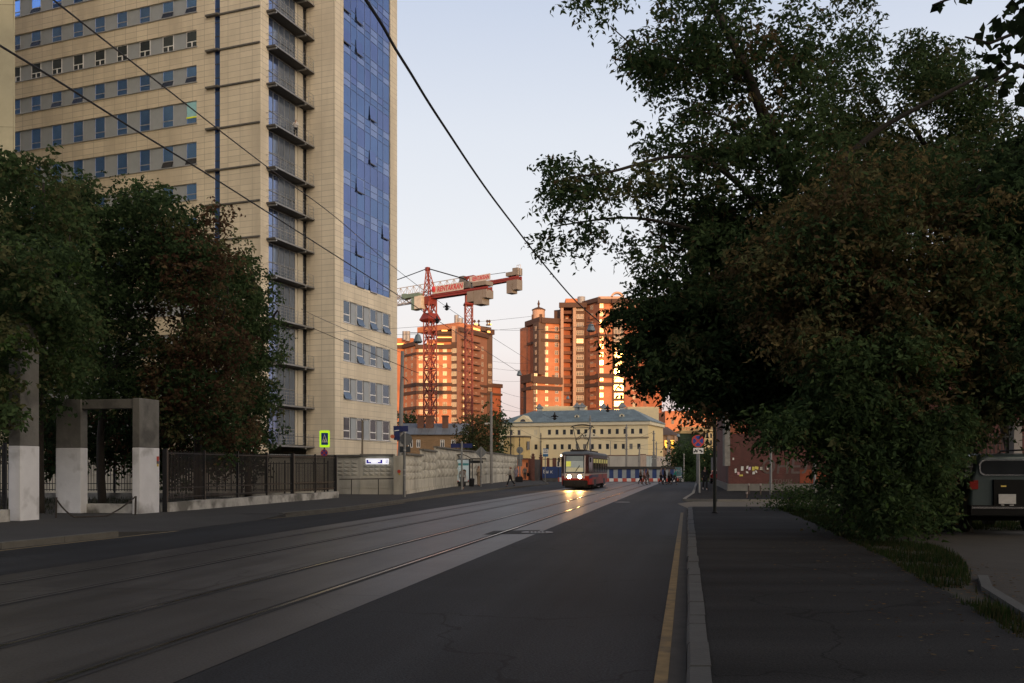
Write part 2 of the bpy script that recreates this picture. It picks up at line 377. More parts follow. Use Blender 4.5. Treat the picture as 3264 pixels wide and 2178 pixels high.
# left pavement up to the fence and the long concrete wall, with kerb dipping at the gate drive
m = MB()
lw = [(-4.6, 98.6), (-.2, 124.5), (-60, 124.5), (-60, 103), (4.0, 102.4), (3.6, 98)]
LPZ = .13
m.poly([(x, y, LPZ) for x, y in [(-21.3, -20), (-15.6, 2), (-11.2, 19.8), (-10.05, 23.4)]+[(-26.5, 23.4), (-31, -20)]])
m.poly([(x, y, LPZ) for x, y in [(-8.1, 32.8), (-7.05, 37.7), (-3.9, 59.3), (3.6, 97.3), (3.9, 124), (-18, 124), (-18, 32.8)]])
K_ = [(-10.05, 23.4, LPZ), (-9.40, 25.5, .016), (-8.42, 31.0, .016), (-8.05, 32.9, LPZ)]; I_ = [(-26.5, 23.4, LPZ), (-24, 25.5, LPZ), (-20, 31.0, LPZ), (-18, 32.9, LPZ)]
for i in range(3):
    a, b, c, d = K_[i], K_[i+1], I_[i+1], I_[i]; a2, b2 = [(p[0]-1.6, p[1], LPZ-.003) for p in (a, b)]
    m.quad(a, b, b2, a2); m.quad(a2, b2, c, d); m.quad(a, b, (b[0], b[1], 0), (a[0], a[1], 0))
struct(m.build('pavement', mat('left_pavement', (.034, .0335, .033), rough=.95, var=.22, scale=.6, bump=.3, bscale=40)))
m = MB(); kerbrun(m, [(-21, -20), (-15.3, 2), (-10.94, 19.8), (-9.95, 23.4)], side=-1, h=.15); kerbrun(m, [(-8.15, 32.9), (-6.8, 37.7), (-3.66, 59.3), (3.89, 97.3), (4.2, 122)], side=-1, h=.15)
struct(m.build('kerb', mat('left_kerb_stone', (.095, .09, .078), rough=.9, var=.25, scale=2)))
m = MB(); P = [(-20.75, -20), (-15.05, 2), (-10.75, 19.8), (-9.3, 25.5)]
P2 = [(-8.6, 31.0), (-8.0, 32.8), (-6.62, 37.7), (-5.4, 46)]
for Q in (P, P2):
    for a, b in zip(Q, Q[1:]): m.quad((a[0], a[1], .0105), (a[0]+.13, a[1], .0105), (b[0]+.13, b[1], .0105), (b[0], b[1], .0105))
struct(m.build('yellow_line', mat('worn_line', (.21, .165, .095), rough=.9, var=.4, scale=4)))

# grass verge on the right, soil strip, dirt yard
m = MB(); GR = [(5.3, 8), (5.75, 10.5), (6.5, 13), (7.7, 15.5), (8.7, 18), (9.1, 20), (8.75, 21.3), (9.1, 24.3), (12.2, 25), (16, 25.4), (16, 39)]
m.poly([(x, y, .05) for x, y in [(4.6, 7.2)]+GE[3:]+[(16, 39)]+GR[::-1][1:]+[(4.9, 6.5)]]); struct(m.build('verge_soil', GRASSY))
m = MB(); m.poly([(x, y, .035) for x, y in [(4.9, 6.5)]+GR[:9]+[(30, 26), (30, 5), (5, 5)]]); struct(m.build('parking_ground', mat('dusty_ground', (.030, .026, .021), rough=1, var=.35, scale=1.5, bump=.3)))
rg = np.random.default_rng(4)
def blades(name, xy, hmin, hmax, mats, seed, lean=.35, wd=.012, z=.04):
    rg = np.random.default_rng(seed); n = len(xy); h = rg.uniform(hmin, hmax, n); a = rg.uniform(0, 6.28, n)
    dx, dy = np.cos(a), np.sin(a); v = np.zeros((n, 3, 3)); b = np.c_[xy, np.full(n, z)]
    v[:, 0] = b+np.c_[-dy, dx, np.zeros(n)]*wd; v[:, 1] = b-np.c_[-dy, dx, np.zeros(n)]*wd
    l = rg.uniform(0, lean, n)*h; v[:, 2] = b+np.c_[dx*l, dy*l, h]
    me = bpy.data.meshes.new(name); me.vertices.add(n*3); me.vertices.foreach_set('co', v.reshape(-1).astype(np.float32))
    me.loops.add(n*3); me.loops.foreach_set('vertex_index', np.arange(n*3, dtype=np.int32)); me.polygons.add(n)
    me.polygons.foreach_set('loop_start', np.arange(0, n*3, 3, dtype=np.int32)); me.polygons.foreach_set('loop_total', np.full(n, 3, dtype=np.int32))
    for k in mats: me.materials.append(k)
    me.polygons.foreach_set('material_index', rg.integers(0, len(mats), n).astype(np.int32)); me.update(calc_edges=True)
    o = bpy.data.objects.new(name, me); COL.objects.link(o); return o
verge = [(4.75, 7.2)]+[(x-.08, y) for x, y in GE[3:]]+[(16, 38.5), (15.5, 25.5)]+[(x-.05, y) for x, y in GR[:9][::-1]]
pts = []
gr_ = random.Random(5)
while len(pts) < 42000:
    x, y = gr_.uniform(4.5, 16), 7+32*gr_.random()**1.5
    if inpoly(x, y, verge):
        k = 1.6*mnoise.noise((x*1.1, y*.9, 0))+1.2*mnoise.noise((x*3, y*3, 5))
        if gr_.random() < .30+.5*k: pts.append((x, y))
GL = [leafmat('grass_green', (.020, .036, .010)), leafmat('grass_dry', (.042, .040, .018)), leafmat('grass_dark', (.012, .024, .008))]
stuff(blades('grass', np.array(pts), .03, .17, GL, 2), 'dark rough grass on the verge between the pavement and the parking ground', 'grass')
pts = []
while len(pts) < 9000:
    x, y = gr_.uniform(-32, -12), gr_.uniform(26, 52)
    if x < -22+.238*y-.6: pts.append((x, y))
stuff(blades('grass', np.array(pts), .08, .25, GL, 3), 'dim lawn grass behind the iron fence and the concrete gateway', 'grass')
# fallen leaves and litter on the verge edge
pts = []
while len(pts) < 1700:
    x, y = gr_.uniform(3.2, 9.5), 6.5+16*gr_.random()
    e = np.interp(y, [p[1] for p in GE], [p[0] for p in GE])
    if gr_.random() < math.exp(-abs(x-e-.5)/.7) and x < 8.5: pts.append((x, y, .06 if x > e else PZ+.012))
lp = np.array(pts)
o = leaves('fallen_leaves', lp, 0, .075, [leafmat('dead_leaf', (.13, .075, .03)), leafmat('dead_leaf_pale', (.12, .09, .05)), leafmat('dead_leaf_brown', (.07, .04, .02))], None, droop=-.1, aspect=.7, seed=3)
me = o.data; co = np.empty(len(me.vertices)*3, np.float32); me.vertices.foreach_get('co', co); co = co.reshape(-1, 4, 3); co[:, :, 2] = co[:, :1, 2]+(co[:, :, 2]-co[:, :1, 2])*.12+.01; me.vertices.foreach_set('co', co.reshape(-1))
stuff(o, 'scattered dry fallen leaves along the edge of the grass verge', 'fallen leaves')
# low kerb edging beside the parking ground, lower right
m = MB(); kerbrun(m, [(5.1, 7), (5.4, 8.2), (5.85, 10.6), (6.55, 12.9), (7.2, 14.3)], side=1, h=.1, w=.14); struct(m.build('verge_kerb', KERB))

# ---------------------------------------------------------------- left: concrete gateway, pillar, iron fences, chain barrier
CONC = mat('weathered_concrete', (.155, .15, .135), rough=.92, var=.25, scale=1.6, bump=.4, c2=(.09, .088, .08), c2s=.9)
WHITE = mat('whitewash', (.66, .665, .68), rough=.9, var=.10, scale=1.5, bump=.25, c2=(.30, .295, .285), c2s=1.1, c2t=(.52, .72))
PLIN = mat('plinth_whitewash', (.42, .41, .38), rough=.95, var=.3, scale=2.5, bump=.4, c2=(.14, .135, .12), c2s=1.1, c2t=(.45, .6))
BLK = mat('black_iron', (.016, .017, .020), rough=.5, metal=.3, var=.3, scale=5)
fu, fv = Vector((.231, .973, 0)), Vector((.973, -.231, 0))
def pillar(m, o, wv, wu, z0, z1, mi):
    """o = near-right corner; wv to the left, wu away along the street"""
    m.obox(Vector((*o, z0)), -fv*wv, fu*wu, (0, 0, z1-z0), mi)
gt = thing('concrete_gateway', 'grey concrete gateway of two pillars and a lintel, lower halves whitewashed', 'gateway', (-14.3, 33, 0))
RP, LP = (-13.13, 32.6), (-15.46, 33.15)
for nm, o, a, b in (('pillar', RP, .29, 1.16), ('pillar', LP, 1.04, .37)):
    m = MB(); pillar(m, o, a, b, 2.47, 4.22, 0); p = m.build(nm, CONC, gt)
    m = MB(); pillar(m, (o[0]+.004, o[1]-.004), a+.008, b+.008, 0, 2.47, 0); m.build('whitewashed_base', WHITE, p)
m = MB(); m.obox(Vector((RP[0]-.29*.973, RP[1]+.29*.231, 3.86))+fu*.06, Vector((LP[0]-RP[0]+.28, LP[1]-RP[1]-.06, 0)), fu*.3, (0, 0, .34)); m.build('lintel', CONC, gt)
m = MB(); m.obox(Vector((-13.42, 33.0, 0)), (-2.0, .45, 0), fu*.3, (0, 0, .46)); m.build('plinth', PLIN, gt)
# advert sticker on the pillar
c = Vector((RP[0], RP[1], 0))+fu*.98+fv*.012
st = thing('sticker', 'small red and yellow sticker on the white gateway pillar', 'sticker', (c.x, c.y, 1.98))
m = MB(); m.obox(c+Vector((0, 0, 2.0)), fu*.14, fv*.004, (0, 0, .17)); m.build('red_panel', mat('sticker_red', (.45, .05, .03), rough=.6), st)
m = MB(); m.obox(c+Vector((0, 0, 1.9)), fu*.14, fv*.004, (0, 0, .10)); m.build('grey_panel', mat('sticker_grey', (.10, .10, .12), rough=.6), st)
m = MB(); m.obox(c+fu*.02+Vector((0, 0, 1.80)), fu*.10, fv*.004, (0, 0, .10)); m.build('yellow_panel', mat('sticker_yellow', (.5, .36, .03), rough=.6), st)
tp = thing('concrete_pillar', 'tall grey concrete pillar with whitewashed foot left of the gateway', 'pillar', (-15.3, 28.5, 0))
m = MB(); pillar(m, (-15.05, 28.3), .42, .80, 2.43, 6.2, 0); p = m.build('shaft', CONC, tp)
m = MB(); pillar(m, (-15.046, 28.296), .43, .81, 0, 2.43, 0); m.build('whitewashed_base', WHITE, p)

def iron_fence(p0, p1, h0, h1, label, dense=.098, posts=2.6, z0=0.0, plinth=.48, name='iron_fence', wide_post=()):
    p0, p1 = Vector((*p0, 0)), Vector((*p1, 0)); d = p1-p0; ln = d.length; d.normalize(); nn = Vector((d.y, -d.x, 0))
    t = thing(name, label, 'fence', (p0.x, p0.y, 0))
    if plinth:
        m = MB(); k = max(2, int(ln/.6)); rr = random.Random(int(ln*10))
        loops = []
        for i in range(k+1):
            q = p0+d*(ln*i/k); j = rr.uniform(-.025, .025); zt = plinth*(1+rr.uniform(-.06, .05))
            loops.append([tuple(q+nn*(.2+j)), tuple(q+nn*(.19+j)+Vector((0, 0, zt))), tuple(q-nn*.2+Vector((0, 0, zt))), tuple(q-nn*.2)])
        m.loft(loops); m.build('plinth', PLIN, t)
    zb = plinth+.1
    m = MB(); k = int(ln/dense)
    for i in range(k+1):
        q = p0+d*(ln*i/k); m.beam(q+Vector((0, 0, zb)), q+Vector((0, 0, h1 if i % 2 else h1-.04)), .026)
    m.build('railings', BLK, t)
    for z in (zb+.08, zb+.42, h1-.10):
        m = MB(); m.beam(p0+Vector((0, 0, z)), p1+Vector((0, 0, z)), .03, .045); m.build('rail', BLK, t)
    k = max(1, round(ln/posts))
    for i in range(k+1):
        q = p0+d*(ln*i/k); m = MB(); w = .16 if i in wide_post else .085
        m.beam(q+Vector((0, 0, .1)), q+Vector((0, 0, h1+.06)), w); m.build('post', BLK, t)
    return t
for o in [gt, tp]:
    for c in o.children_recursive:
        bv = c.modifiers.new('worn_edge', 'BEVEL'); bv.width = .022; bv.segments = 2; bv.limit_method = 'ANGLE'
iron_fence((-12.78, 34.1), (-9.62, 50.4), 0, 2.40, 'long black iron fence on a whitewashed plinth right of the gateway', wide_post=(0, 4, 6), posts=2.7)
iron_fence((-20.5, 6.4), (-15.35, 28.0), 0, 2.45, 'black iron fence at the left picture edge before the tall pillar', posts=2.7)
iron_fence((-32, 52.5), (-10.2, 51.2), 0, 2.1, 'dim iron fence at the back of the lawn seen through the gateway', dense=.16, plinth=.35, posts=2.4)
# chain barrier in front of the gateway
PIPE = mat('rusty_pipe', (.045, .038, .034), rough=.7, metal=.4, var=.4, scale=6)
a, b = gr(178, 1664), gr(431, 1654)
cb = thing('chain_barrier', 'low chain slung between two short posts before the gateway', 'barrier', (a.x, a.y, 0))
for q, hh in ((a, .80), (b, .78)):
    m = MB(); m.tube([q, q+Vector((.02, 0, hh))], .035, 8); m.build('post', PIPE, cb)
m = MB(); pts = []
for i in range(41):
    t_ = i/40; q = a.lerp(b, t_); z = .76-2.9*t_*(1-t_)*1.0
    q = q+Vector((.0, -.55*math.sin(math.pi*t_), 0)); pts.append(q+Vector((0, 0, max(.15, z))))
m.tube(pts, .026, 6); m.build('chain', PIPE, cb)

# ---------------------------------------------------------------- long concrete panel wall with pyramid relief
WALLC = mat('panel_concrete', (.50, .475, .40), rough=.92, var=.22, scale=1.2, bump=.25, c2=(.33, .31, .26), c2s=.9, c2t=(.46, .66), stretch=(1, 1, .35))
cwall = thing('concrete_wall', 'long pale concrete panel wall with rows of pyramid relief and stepped top', 'wall', (-8, 57, 0))
CAP = mat('wall_cap', (.13, .125, .11), rough=.95, var=.3, scale=2)
def panel(p0, p1, zb, zt, nx, nz, post=True, base=.75):
    p0, p1 = Vector((*p0, 0)), Vector((*p1, 0)); d = p1-p0; ln = d.length; d.normalize(); nn = Vector((d.y, -d.x, 0))
    Z = Vector((0, 0, 1)); m = MB()
    m.obox(p0-nn*.12, d*ln, nn*.12, Z*zt)
    m.obox(p0+nn*.001, d*ln, nn*.10, Z*(zb+.0))                      # plinth band
    m.obox(p0+nn*.001+Z*(zb+.05), d*ln, nn*.03, Z*(base-.05))
    q0 = p0+d*.16+Z*(zb+base+.06); w = (ln-.32)/nx; h = (zt-zb-base-.30)/nz
    for j in range(nz):
        for i in range(nx):
            c = q0+d*(w*(i+.5))+Z*(h*(j+.5)); a_, b_ = d*w*.49, Z*h*.49
            e = nn*.002; m.add([c-a_-b_+e, c+a_-b_+e, c+a_+b_+e, c-a_+b_+e, c+nn*min(w, h)*.26], [(0, 1, 4), (1, 2, 4), (2, 3, 4), (3, 0, 4)])
    p = m.build('panel', WALLC, cwall)
    m = MB(); m.obox(p0-nn*.2+Z*(zt+.002), d*ln, nn*.36, Z*.12); m.build('cap', CAP, p)
    return nn
seg = [(gX(1040, 57.6), 57.8), (gX(1149, 57.0), 57.0), (gX(1256, 56.8), 56.8)]
panel((-36, 59.5), (-27, 58.8), .45, 2.42, 9, 4); panel((-27, 58.8), (-18.6, 58.2), .45, 2.42, 8, 4); panel((-18.6, 58.2), seg[0], .45, 2.42, 7, 4); panel(seg[0], seg[1], .45, 2.45, 4, 4); panel(seg[1], seg[2], .45, 2.48, 5, 4)
m = MB(); m.box((gX(1256, 56.8), 56.5, 0), (gX(1290, 56.7), 56.9, 2.5)); m.build('corner_post', WALLC, cwall)
c = Vector((gX(1272, 56.5), 56.485, zz(1503, 56.5)))
st = thing('sticker', 'round red and yellow sticker on the concrete wall corner', 'sticker', c)
m = MB(); m.disc(c, (1, 0, 0), (0, -1, 0), .105, .006); m.build('red_disc', mat('sticker_red', (.45, .05, .03)), st)
m = MB(); m.box((c.x-.02, c.y-.004, c.z-.22), (c.x+.08, c.y, c.z-.11)); m.build('yellow_scrap', mat('sticker_yellow', (.5, .36, .03)), st)
s2 = [(gX(1290, 56.8), 56.8), (-6.2, 63.5), (-5.85, 71), (-5.0, 81), (-3.0, 95), (-1.0, 109), (.7, 123.5)]
tops = [2.55, 2.95, 3.30, 3.30, 3.32, 3.3]
for (a, b), tz in zip(zip(s2, s2[1:]), tops): panel(a, b, .35, tz, 5, 3, base=.6)
# pipe rail along the wall foot
t = thing('pipe_rail', 'thin horizontal pipe rail on short stubs along the concrete wall', 'rail', (gX(1150, 56), 56.4, 0))
m = MB(); m.tube([(gX(1080, 56.2), 56.4, 1.06), (gX(1254, 56.2), 56.25, 1.10)], .035, 6); m.build('pipe', PIPE, t)
for x in (1120, 1206):
    m = MB(); q = Vector((gX(x, 56.3), 56.33, 0)); m.tube([q, q+Vector((0, 0, 1.05))], .03, 6); m.build('stub', PIPE, t)
# street name plate
BLUE = mat('plate_blue', (.035, .022, .28), rough=.4, emit=(.05, .03, .5, .3)); WPL = mat('plate_white', (.85, .85, .95), rough=.4, emit=(.9, .92, 1, .75))
c0 = Vector((gX(1166, 56.6), 56.55, zz(1480, 56.6)))
t = thing('street_name_plate', 'glowing blue and white street name plate on the concrete wall', 'street sign', c0)
m = MB(); m.box(c0, c0+Vector((1.40, .06, .34))); m.build('housing', WPL, t)
m = MB(); m.box(c0+Vector((.05, -.006, .05)), c0+Vector((1.02, 0, .27))); bp_ = m.build('blue_panel', BLUE, t)
for x0, x1, z0, z1 in ((.17, .90, .13, .26), (.34, .74, .06, .13)):
    m = MB(); m.box(c0+Vector((x0, -.012, z0)), c0+Vector((x1, -.006, z1))); m.build('lettering_bar', WPL, bp_)
m = MB(); m.box(c0+Vector((1.09, -.006, .05)), c0+Vector((1.37, 0, .29))); np_ = m.build('number_panel', WPL, t)
text('house_number', '2', .24, np_, BLUE, c0+Vector((1.30, -.012, .17)), (1, 0, 0))
# ---------------------------------------------------------------- beige office tower
TILE = mat('beige_facade_tiles', (.71, .63, .49), rough=.8, var=.13, scale=.5, stretch=(1, 1, .3), brick=(1.25, .52, .02, .55, .05, 0), c2=(.57, .50, .385), c2s=.3, c2t=(.45, .7))
GREY = mat('spandrel_grey', (.35, .385, .42), rough=.7, var=.08)
BLUEG = mat('blue_glass', (.105, .17, .33), rough=.06, metal=.85, var=.12, scale=.25)
PALEG = mat('pale_glass', (.20, .255, .42), rough=.10, metal=.8, var=.12, scale=.3)
DIMG = mat('dim_glass', (.11, .14, .18), rough=.07, metal=.75, var=.2, scale=.4)
OFFG = mat('office_glass', (.20, .40, .92), rough=.06, metal=.85, var=.15, scale=.25)
DARKG = mat('dark_glass', (.035, .04, .05), rough=.08, var=.3, spec=.6)
ALU = mat('aluminium_frame', (.42, .44, .48), rough=.45, metal=.3)
WFR = mat('white_window_frame', (.75, .75, .75), rough=.5)
DKFR = mat('dark_frame', (.05, .05, .055), rough=.5)
SLABC = mat('balcony_slab', (.085, .08, .075), rough=.85, var=.2)
RAILM = mat('balcony_rail', (.27, .275, .28), rough=.4, metal=.5)
BSTRIP = mat('strip_glass', (.09, .18, .48), rough=.08, metal=.8, var=.2, scale=.3)
TOP = 58
bB = Vector((.355, .935, 0)); aL = Vector((-.935, .355, 0)); nA = Vector((-.355, -.935, 0)); nB = Vector((.935, -.355, 0))
A0 = Vector((-21.47, 78.41, 0)); AC = Vector((-21.06, 79.49, 0)); PIN = AC+bB*6.0; BL = PIN-aL*2.55
BL = Vector((-16.07, 84.0, 0)); PIN = BL+aL*3.06; AC = PIN-bB*5.75; A0 = AC-bB*1.15
tw = thing('office_tower', 'tall beige tiled office tower with blue glass front and stacked corner balconies', 'building', (-25, 86, 0))
# floor levels seen on the balcony corner
LV = [3.74, 7.28, 10.9, 14.6, 18.3, 21.5, 24.56, 27.6, 31.2, 34.8, 37.99, 41.05, 44.15, 47.7]
# --- facade A (turned to the camera) with window strips
rowsA = [(4.3, 6.2), (8.0, 9.95), (11.7, 13.6), (15.3, 17.2), (18.9, 20.6), (22.3, 23.75), (25.29, 26.74), (28.4, 30.35), (32.0, 33.96), (35.6, 37.06), (38.7, 40.16), (41.73, 43.2), (44.9, 46.6), (48.3, 50)]
S0, PER, WW, NC = 6.68, 2.6, 1.19, 13
send = S0+PER*NC+.6
m = MB(); hol = [(S0-.0, send, a, b) for a, b in rowsA]+[(4.2, 4.8, 2, TOP-1.5)]
wall_holes(m, A0, aL, 44, 0, TOP, hol, rec=.22); fa = m.build('facade_wall', TILE, tw)
inA = -nA
cnt = 0; rw = random.Random(11); rest = MB()
for r, (a, b) in enumerate(rowsA):
    m = MB(); q = A0+inA*.16
    m.obox(q+aL*(S0-.02)+Vector((0, 0, a)), aL*(send-S0), inA*.06, (0, 0, b-a)); m.build('spandrel', GREY, tw)
    m = MB(); m.obox(A0+aL*(S0-.1)+nA*.10+Vector((0, 0, a-.09)), aL*(send-S0+.1), inA*.28, (0, 0, .07)); m.build('sill', ALU, tw)
    if r < 4: continue
    white = (r == 10)
    for i in range(NC):
        if i > 10 and r != 8: continue
        s = S0+PER*i; o = A0+inA*.13+aL*s; split = .36 if (b-a) < 1.7 else .30
        zs_ = a+(b-a)*split
        m = MB(); fr = .05
        for (z0, z1) in ((a, a+fr), (zs_-.035, zs_+.035), (b-fr, b)): m.obox(o+nA*.03+Vector((0, 0, z0)), aL*WW, inA*.05, (0, 0, z1-z0))
        for s0 in (0, WW-fr): m.obox(o+nA*.028+aL*s0+Vector((0, 0, a)), aL*fr, inA*.048, (0, 0, b-a))
        if white: m.obox(o+nA*.035+aL*(WW*.5-.05)+Vector((0, 0, a)), aL*.1, inA*.05, (0, 0, zs_-a))
        w = m.build('window', WFR if white else ALU, tw)
        lit = (r == 8 and i == 0)
        g = DIMG if white else OFFG
        if r < 7 and rw.random() < .1: g = DARKG
        m = MB(); m.quad(*[o+inA*0+aL*x+Vector((0, 0, z)) for x, z in ((0, zs_), (WW, zs_), (WW, b), (0, b))])
        m.build('pane', mat('lit_office_pane', (.20, .33, .33), rough=.2, emit=(.18, .34, .32, .4)) if lit else g, w)
        tilt = (rw.random() < .16 and not white) or (r in (9, 11) and i < 2)
        m = MB(); k = .22 if tilt else 0.0
        m.quad(*[o+aL*x+nA*y+Vector((0, 0, z)) for x, z, y in ((0, a, k), (WW, a, k), (WW, zs_, 0), (0, zs_, 0))]); m.build('lower_sash', (DARKG if tilt else g), w)
        if lit:
            m = MB(); m.obox(o+inA*.5+aL*.02+Vector((0, 0, b-.45)), aL*.4, inA*.3, (0, 0, .12)); m.build('ceiling_lamp', mat('office_lamp', (1, 1, 1), emit=(1, 1, .9, 6)), w)
            m = MB(); m.obox(o+nA*.04+Vector((0, 0, zs_-.07)), aL*WW, inA*.05, (0, 0, .12)); m.build('yellow_rail', mat('yellow_frame', (.7, .75, .05), emit=(.7, .75, .05, .15)), w)
# vertical blue strip and ledges at each floor
m = MB(); o = A0+inA*.12+aL*4.2; m.quad(o+Vector((0, 0, 2)), o+aL*.6+Vector((0, 0, 2)), o+aL*.6+Vector((0, 0, TOP-1.5)), o+Vector((0, 0, TOP-1.5))); sg = None; z = 2
while z < TOP-2: m.obox(o+nA*.02+Vector((0, 0, z)), aL*.6, inA*.03, (0, 0, .06), 1); z += 1.2
m.build('strip_glazing', [BSTRIP, DKFR], tw)
for z in LV:
    m = MB(); m.obox(A0+aL*.02+nA*.14+Vector((0, 0, z-.10)), aL*4.15, inA*.139, (0, 0, .13)); m.obox(A0+aL*4.17+nA*.34+Vector((0, 0, z-.12)), aL*1.35, inA*.339, (0, 0, .15))
    m.build('ledge', mat('ledge_metal', (.12, .115, .105), rough=.7), tw)
# --- return wall, balcony glass wall, inner wall
m = MB(); m.quad(A0, AC, AC+Vector((0, 0, TOP)), A0+Vector((0, 0, TOP)));  m.build('return_wall', TILE, tw)
m = MB(); m.quad(BL, PIN, PIN+Vector((0, 0, TOP)), BL+Vector((0, 0, TOP))); m.build('inner_wall', TILE, tw)
glL = 4.1                                                    # glazed length, then a blind grey pier and a door strip
G0 = AC-nB*.15
for i, z in enumerate(LV[:-1]):
    z1 = LV[i+1]
    m = MB(); o = G0+Vector((0, 0, z+.1)); hh = z1-z-.35
    # dark interior glass with the reflecting panes nearest the facade
    nb = 5; w_ = glL/nb
    gm = MB()
    for k in range(nb):
        for (f0, f1) in ((0, .42), (.42, 1)):
            mi = 0 if (k < 2 and (f0 == 0 or i % 3 != 1 or k == 0)) else 1
            gm.quad(o+bB*w_*k+Vector((0, 0, hh*f0)), o+bB*w_*(k+1)+Vector((0, 0, hh*f0)), o+bB*w_*(k+1)+Vector((0, 0, hh*f1)), o+bB*w_*k+Vector((0, 0, hh*f1)), mi)
    g = gm.build('balcony_glazing', [PALEG, mat('balcony_glass', (.19, .235, .32), rough=.1, metal=.6, var=.3, scale=.6)], tw)
    for k in range(nb+1): m.obox(o+bB*(w_*k-.03)+nB*.001, bB*.045, nB*.05, (0, 0, hh))
    for f in (0, .42, .98): m.obox(o+nB*.002+Vector((0, 0, hh*f-.02)), bB*glL, nB*.05, (0, 0, .05))
    m.build('glazing_frame', RAILM, g)
    m = MB(); m.obox(o+bB*glL+nB*.02, bB*.42, -nB*.3, (0, 0, hh)); m.obox(o+bB*(glL+.42)+nB*.1, bB*.75, -nB*.3, (0, 0, hh)); m.build('pier', mat('pier_tiles', (.50, .46, .38), rough=.8, var=.1), tw)
    m = MB(); m.obox(o+bB*(glL+1.17), bB*.45, nB*.02, (0, 0, hh)); d_ = m.build('balcony_door', DARKG, tw)
    m = MB(); m.obox(o+bB*(glL+1.2)+nB*.03, bB*.06, nB*.05, (0, 0, hh)); m.obox(o+bB*(glL+1.17)+nB*.03+Vector((0, 0, hh*.62)), bB*.45, nB*.05, (0, 0, .07)); m.build('door_frame', RAILM, d_)
    m = MB(); m.obox(G0+Vector((0, 0, z1-.27)), bB*6.2, -nB*.05, (0, 0, .4)); m.build('lintel_band', SLABC, tw)
for i, z in enumerate(LV):
    w0 = .92
    m = MB(); o = AC-bB*.35-nB*.2+Vector((0, 0, z-.16)); m.obox(o, bB*6.05, nB*(w0+.2), (0, 0, .16)); s_ = m.build('balcony_slab', SLABC, tw)
    m = MB()
    for k in (0.15, 4.6): m.obox(o+bB*k+Vector((0, 0, -.14)), bB*.16, nB*(w0+.18), (0, 0, .14))
    m.obox(o+nB*(w0+.20)+Vector((0, 0, .02)), bB*6.05, nB*.02, (0, 0, .12)); m.build('bracket', RAILM, s_)
    m = MB(); e = o+nB*(w0+.14)+Vector((0, 0, .16)); n_ = 7
    for k in range(n_+1): m.beam(e+bB*(6.0*k/n_+.02), e+bB*(6.0*k/n_+.02)+Vector((0, 0, 1.05)), .032)
    for h in (.22, .5, .78, 1.05): m.beam(e+Vector((0, 0, h)), e+bB*6.02+Vector((0, 0, h)), .022)
    f = o+bB*.02+Vector((0, 0, .16))
    for h in (.5, 1.05): m.beam(f+Vector((0, 0, h)), f+nB*(w0+.14)+Vector((0, 0, h)), .03)
    m.build('balcony_railing', RAILM, s_)
# --- facade B with the window strips and the curtain wall
rowsB = [(4.5, 6.49), (8.16, 10.13), (11.71, 13.73), (15.28, 17.3)]
LB = 11.97; B0 = BL
m = MB(); wall_holes(m, B0, bB, LB, 0, TOP, [(1.46, 10.5, a, b) for a, b in rowsB]+[(1.46, 10.55, 18.96, TOP-1)], rec=.2); m.build('front_wall', TILE, tw)
m = MB()
BR = BL+bB*LB
m.quad(BR, BR+aL*26, BR+aL*26+Vector((0, 0, TOP)), BR+Vector((0, 0, TOP))); e_ = BR+aL*26; f_ = A0+aL*44
m.quad(e_, f_, f_+Vector((0, 0, TOP)), e_+Vector((0, 0, TOP))); m.build('rear_wall', TILE, tw)
m = MB(); m.poly([p+Vector((0, 0, TOP)) for p in (A0, AC, PIN, BL, BR, e_, f_)]); m.build('roof', SLABC, tw)
wins = [(1.5, 2.7), (3.94, 5.13), (6.46, 7.71), (9.0, 10.4)]
for r, (a, b) in enumerate(rowsB):
    m = MB(); o = B0-nB*.14; 
    m.obox(o+bB*1.44+Vector((0, 0, a)), bB*9.1, -nB*.05, (0, 0, b-a)); m.build('spandrel', GREY, tw)
    m = MB(); m.obox(B0+bB*1.4+nB*.05+Vector((0, 0, a-.08)), bB*9.2, -nB*.2, (0, 0, .07)); m.build('sill', ALU, tw)
    for i, (s0, s1) in enumerate(wins):
        zs_ = a+(b-a)*.36; q = o+nB*.03; fr = .06
        m = MB()
        for z0, z1 in ((a, a+fr), (zs_-.05, zs_+.05), (b-fr, b)): m.obox(q+bB*s0+Vector((0, 0, z0)), bB*(s1-s0), nB*.05, (0, 0, z1-z0))
        for x in (s0, s1-fr): m.obox(q+bB*x+Vector((0, 0, a)), bB*fr, nB*.049, (0, 0, b-a))
        m.obox(q+bB*(s1+.003)+Vector((0, 0, a)), bB*.16, nB*.05, (0, 0, b-a), 1)
        w = m.build('window', [WFR, DKFR], tw)
        m = MB(); m.quad(*[q+nB*.01+bB*x+Vector((0, 0, z)) for x, z in ((s0, zs_), (s1, zs_), (s1, b), (s0, b))]); m.build('pane', DARKG if r == 0 else DIMG, w)
        op = (r, i) in ((3, 1), (3, 2), (3, 3), (2, 1), (2, 3), (1, 0)); k = .32 if op else .01
        m = MB(); m.quad(*[q+bB*x+nB*y+Vector((0, 0, z)) for x, z, y in ((s0, a, k), (s1, a, k), (s1, zs_, .01), (s0, zs_, .01))])
        m.build('lower_sash', DARKG if r == 0 else DIMG, w)
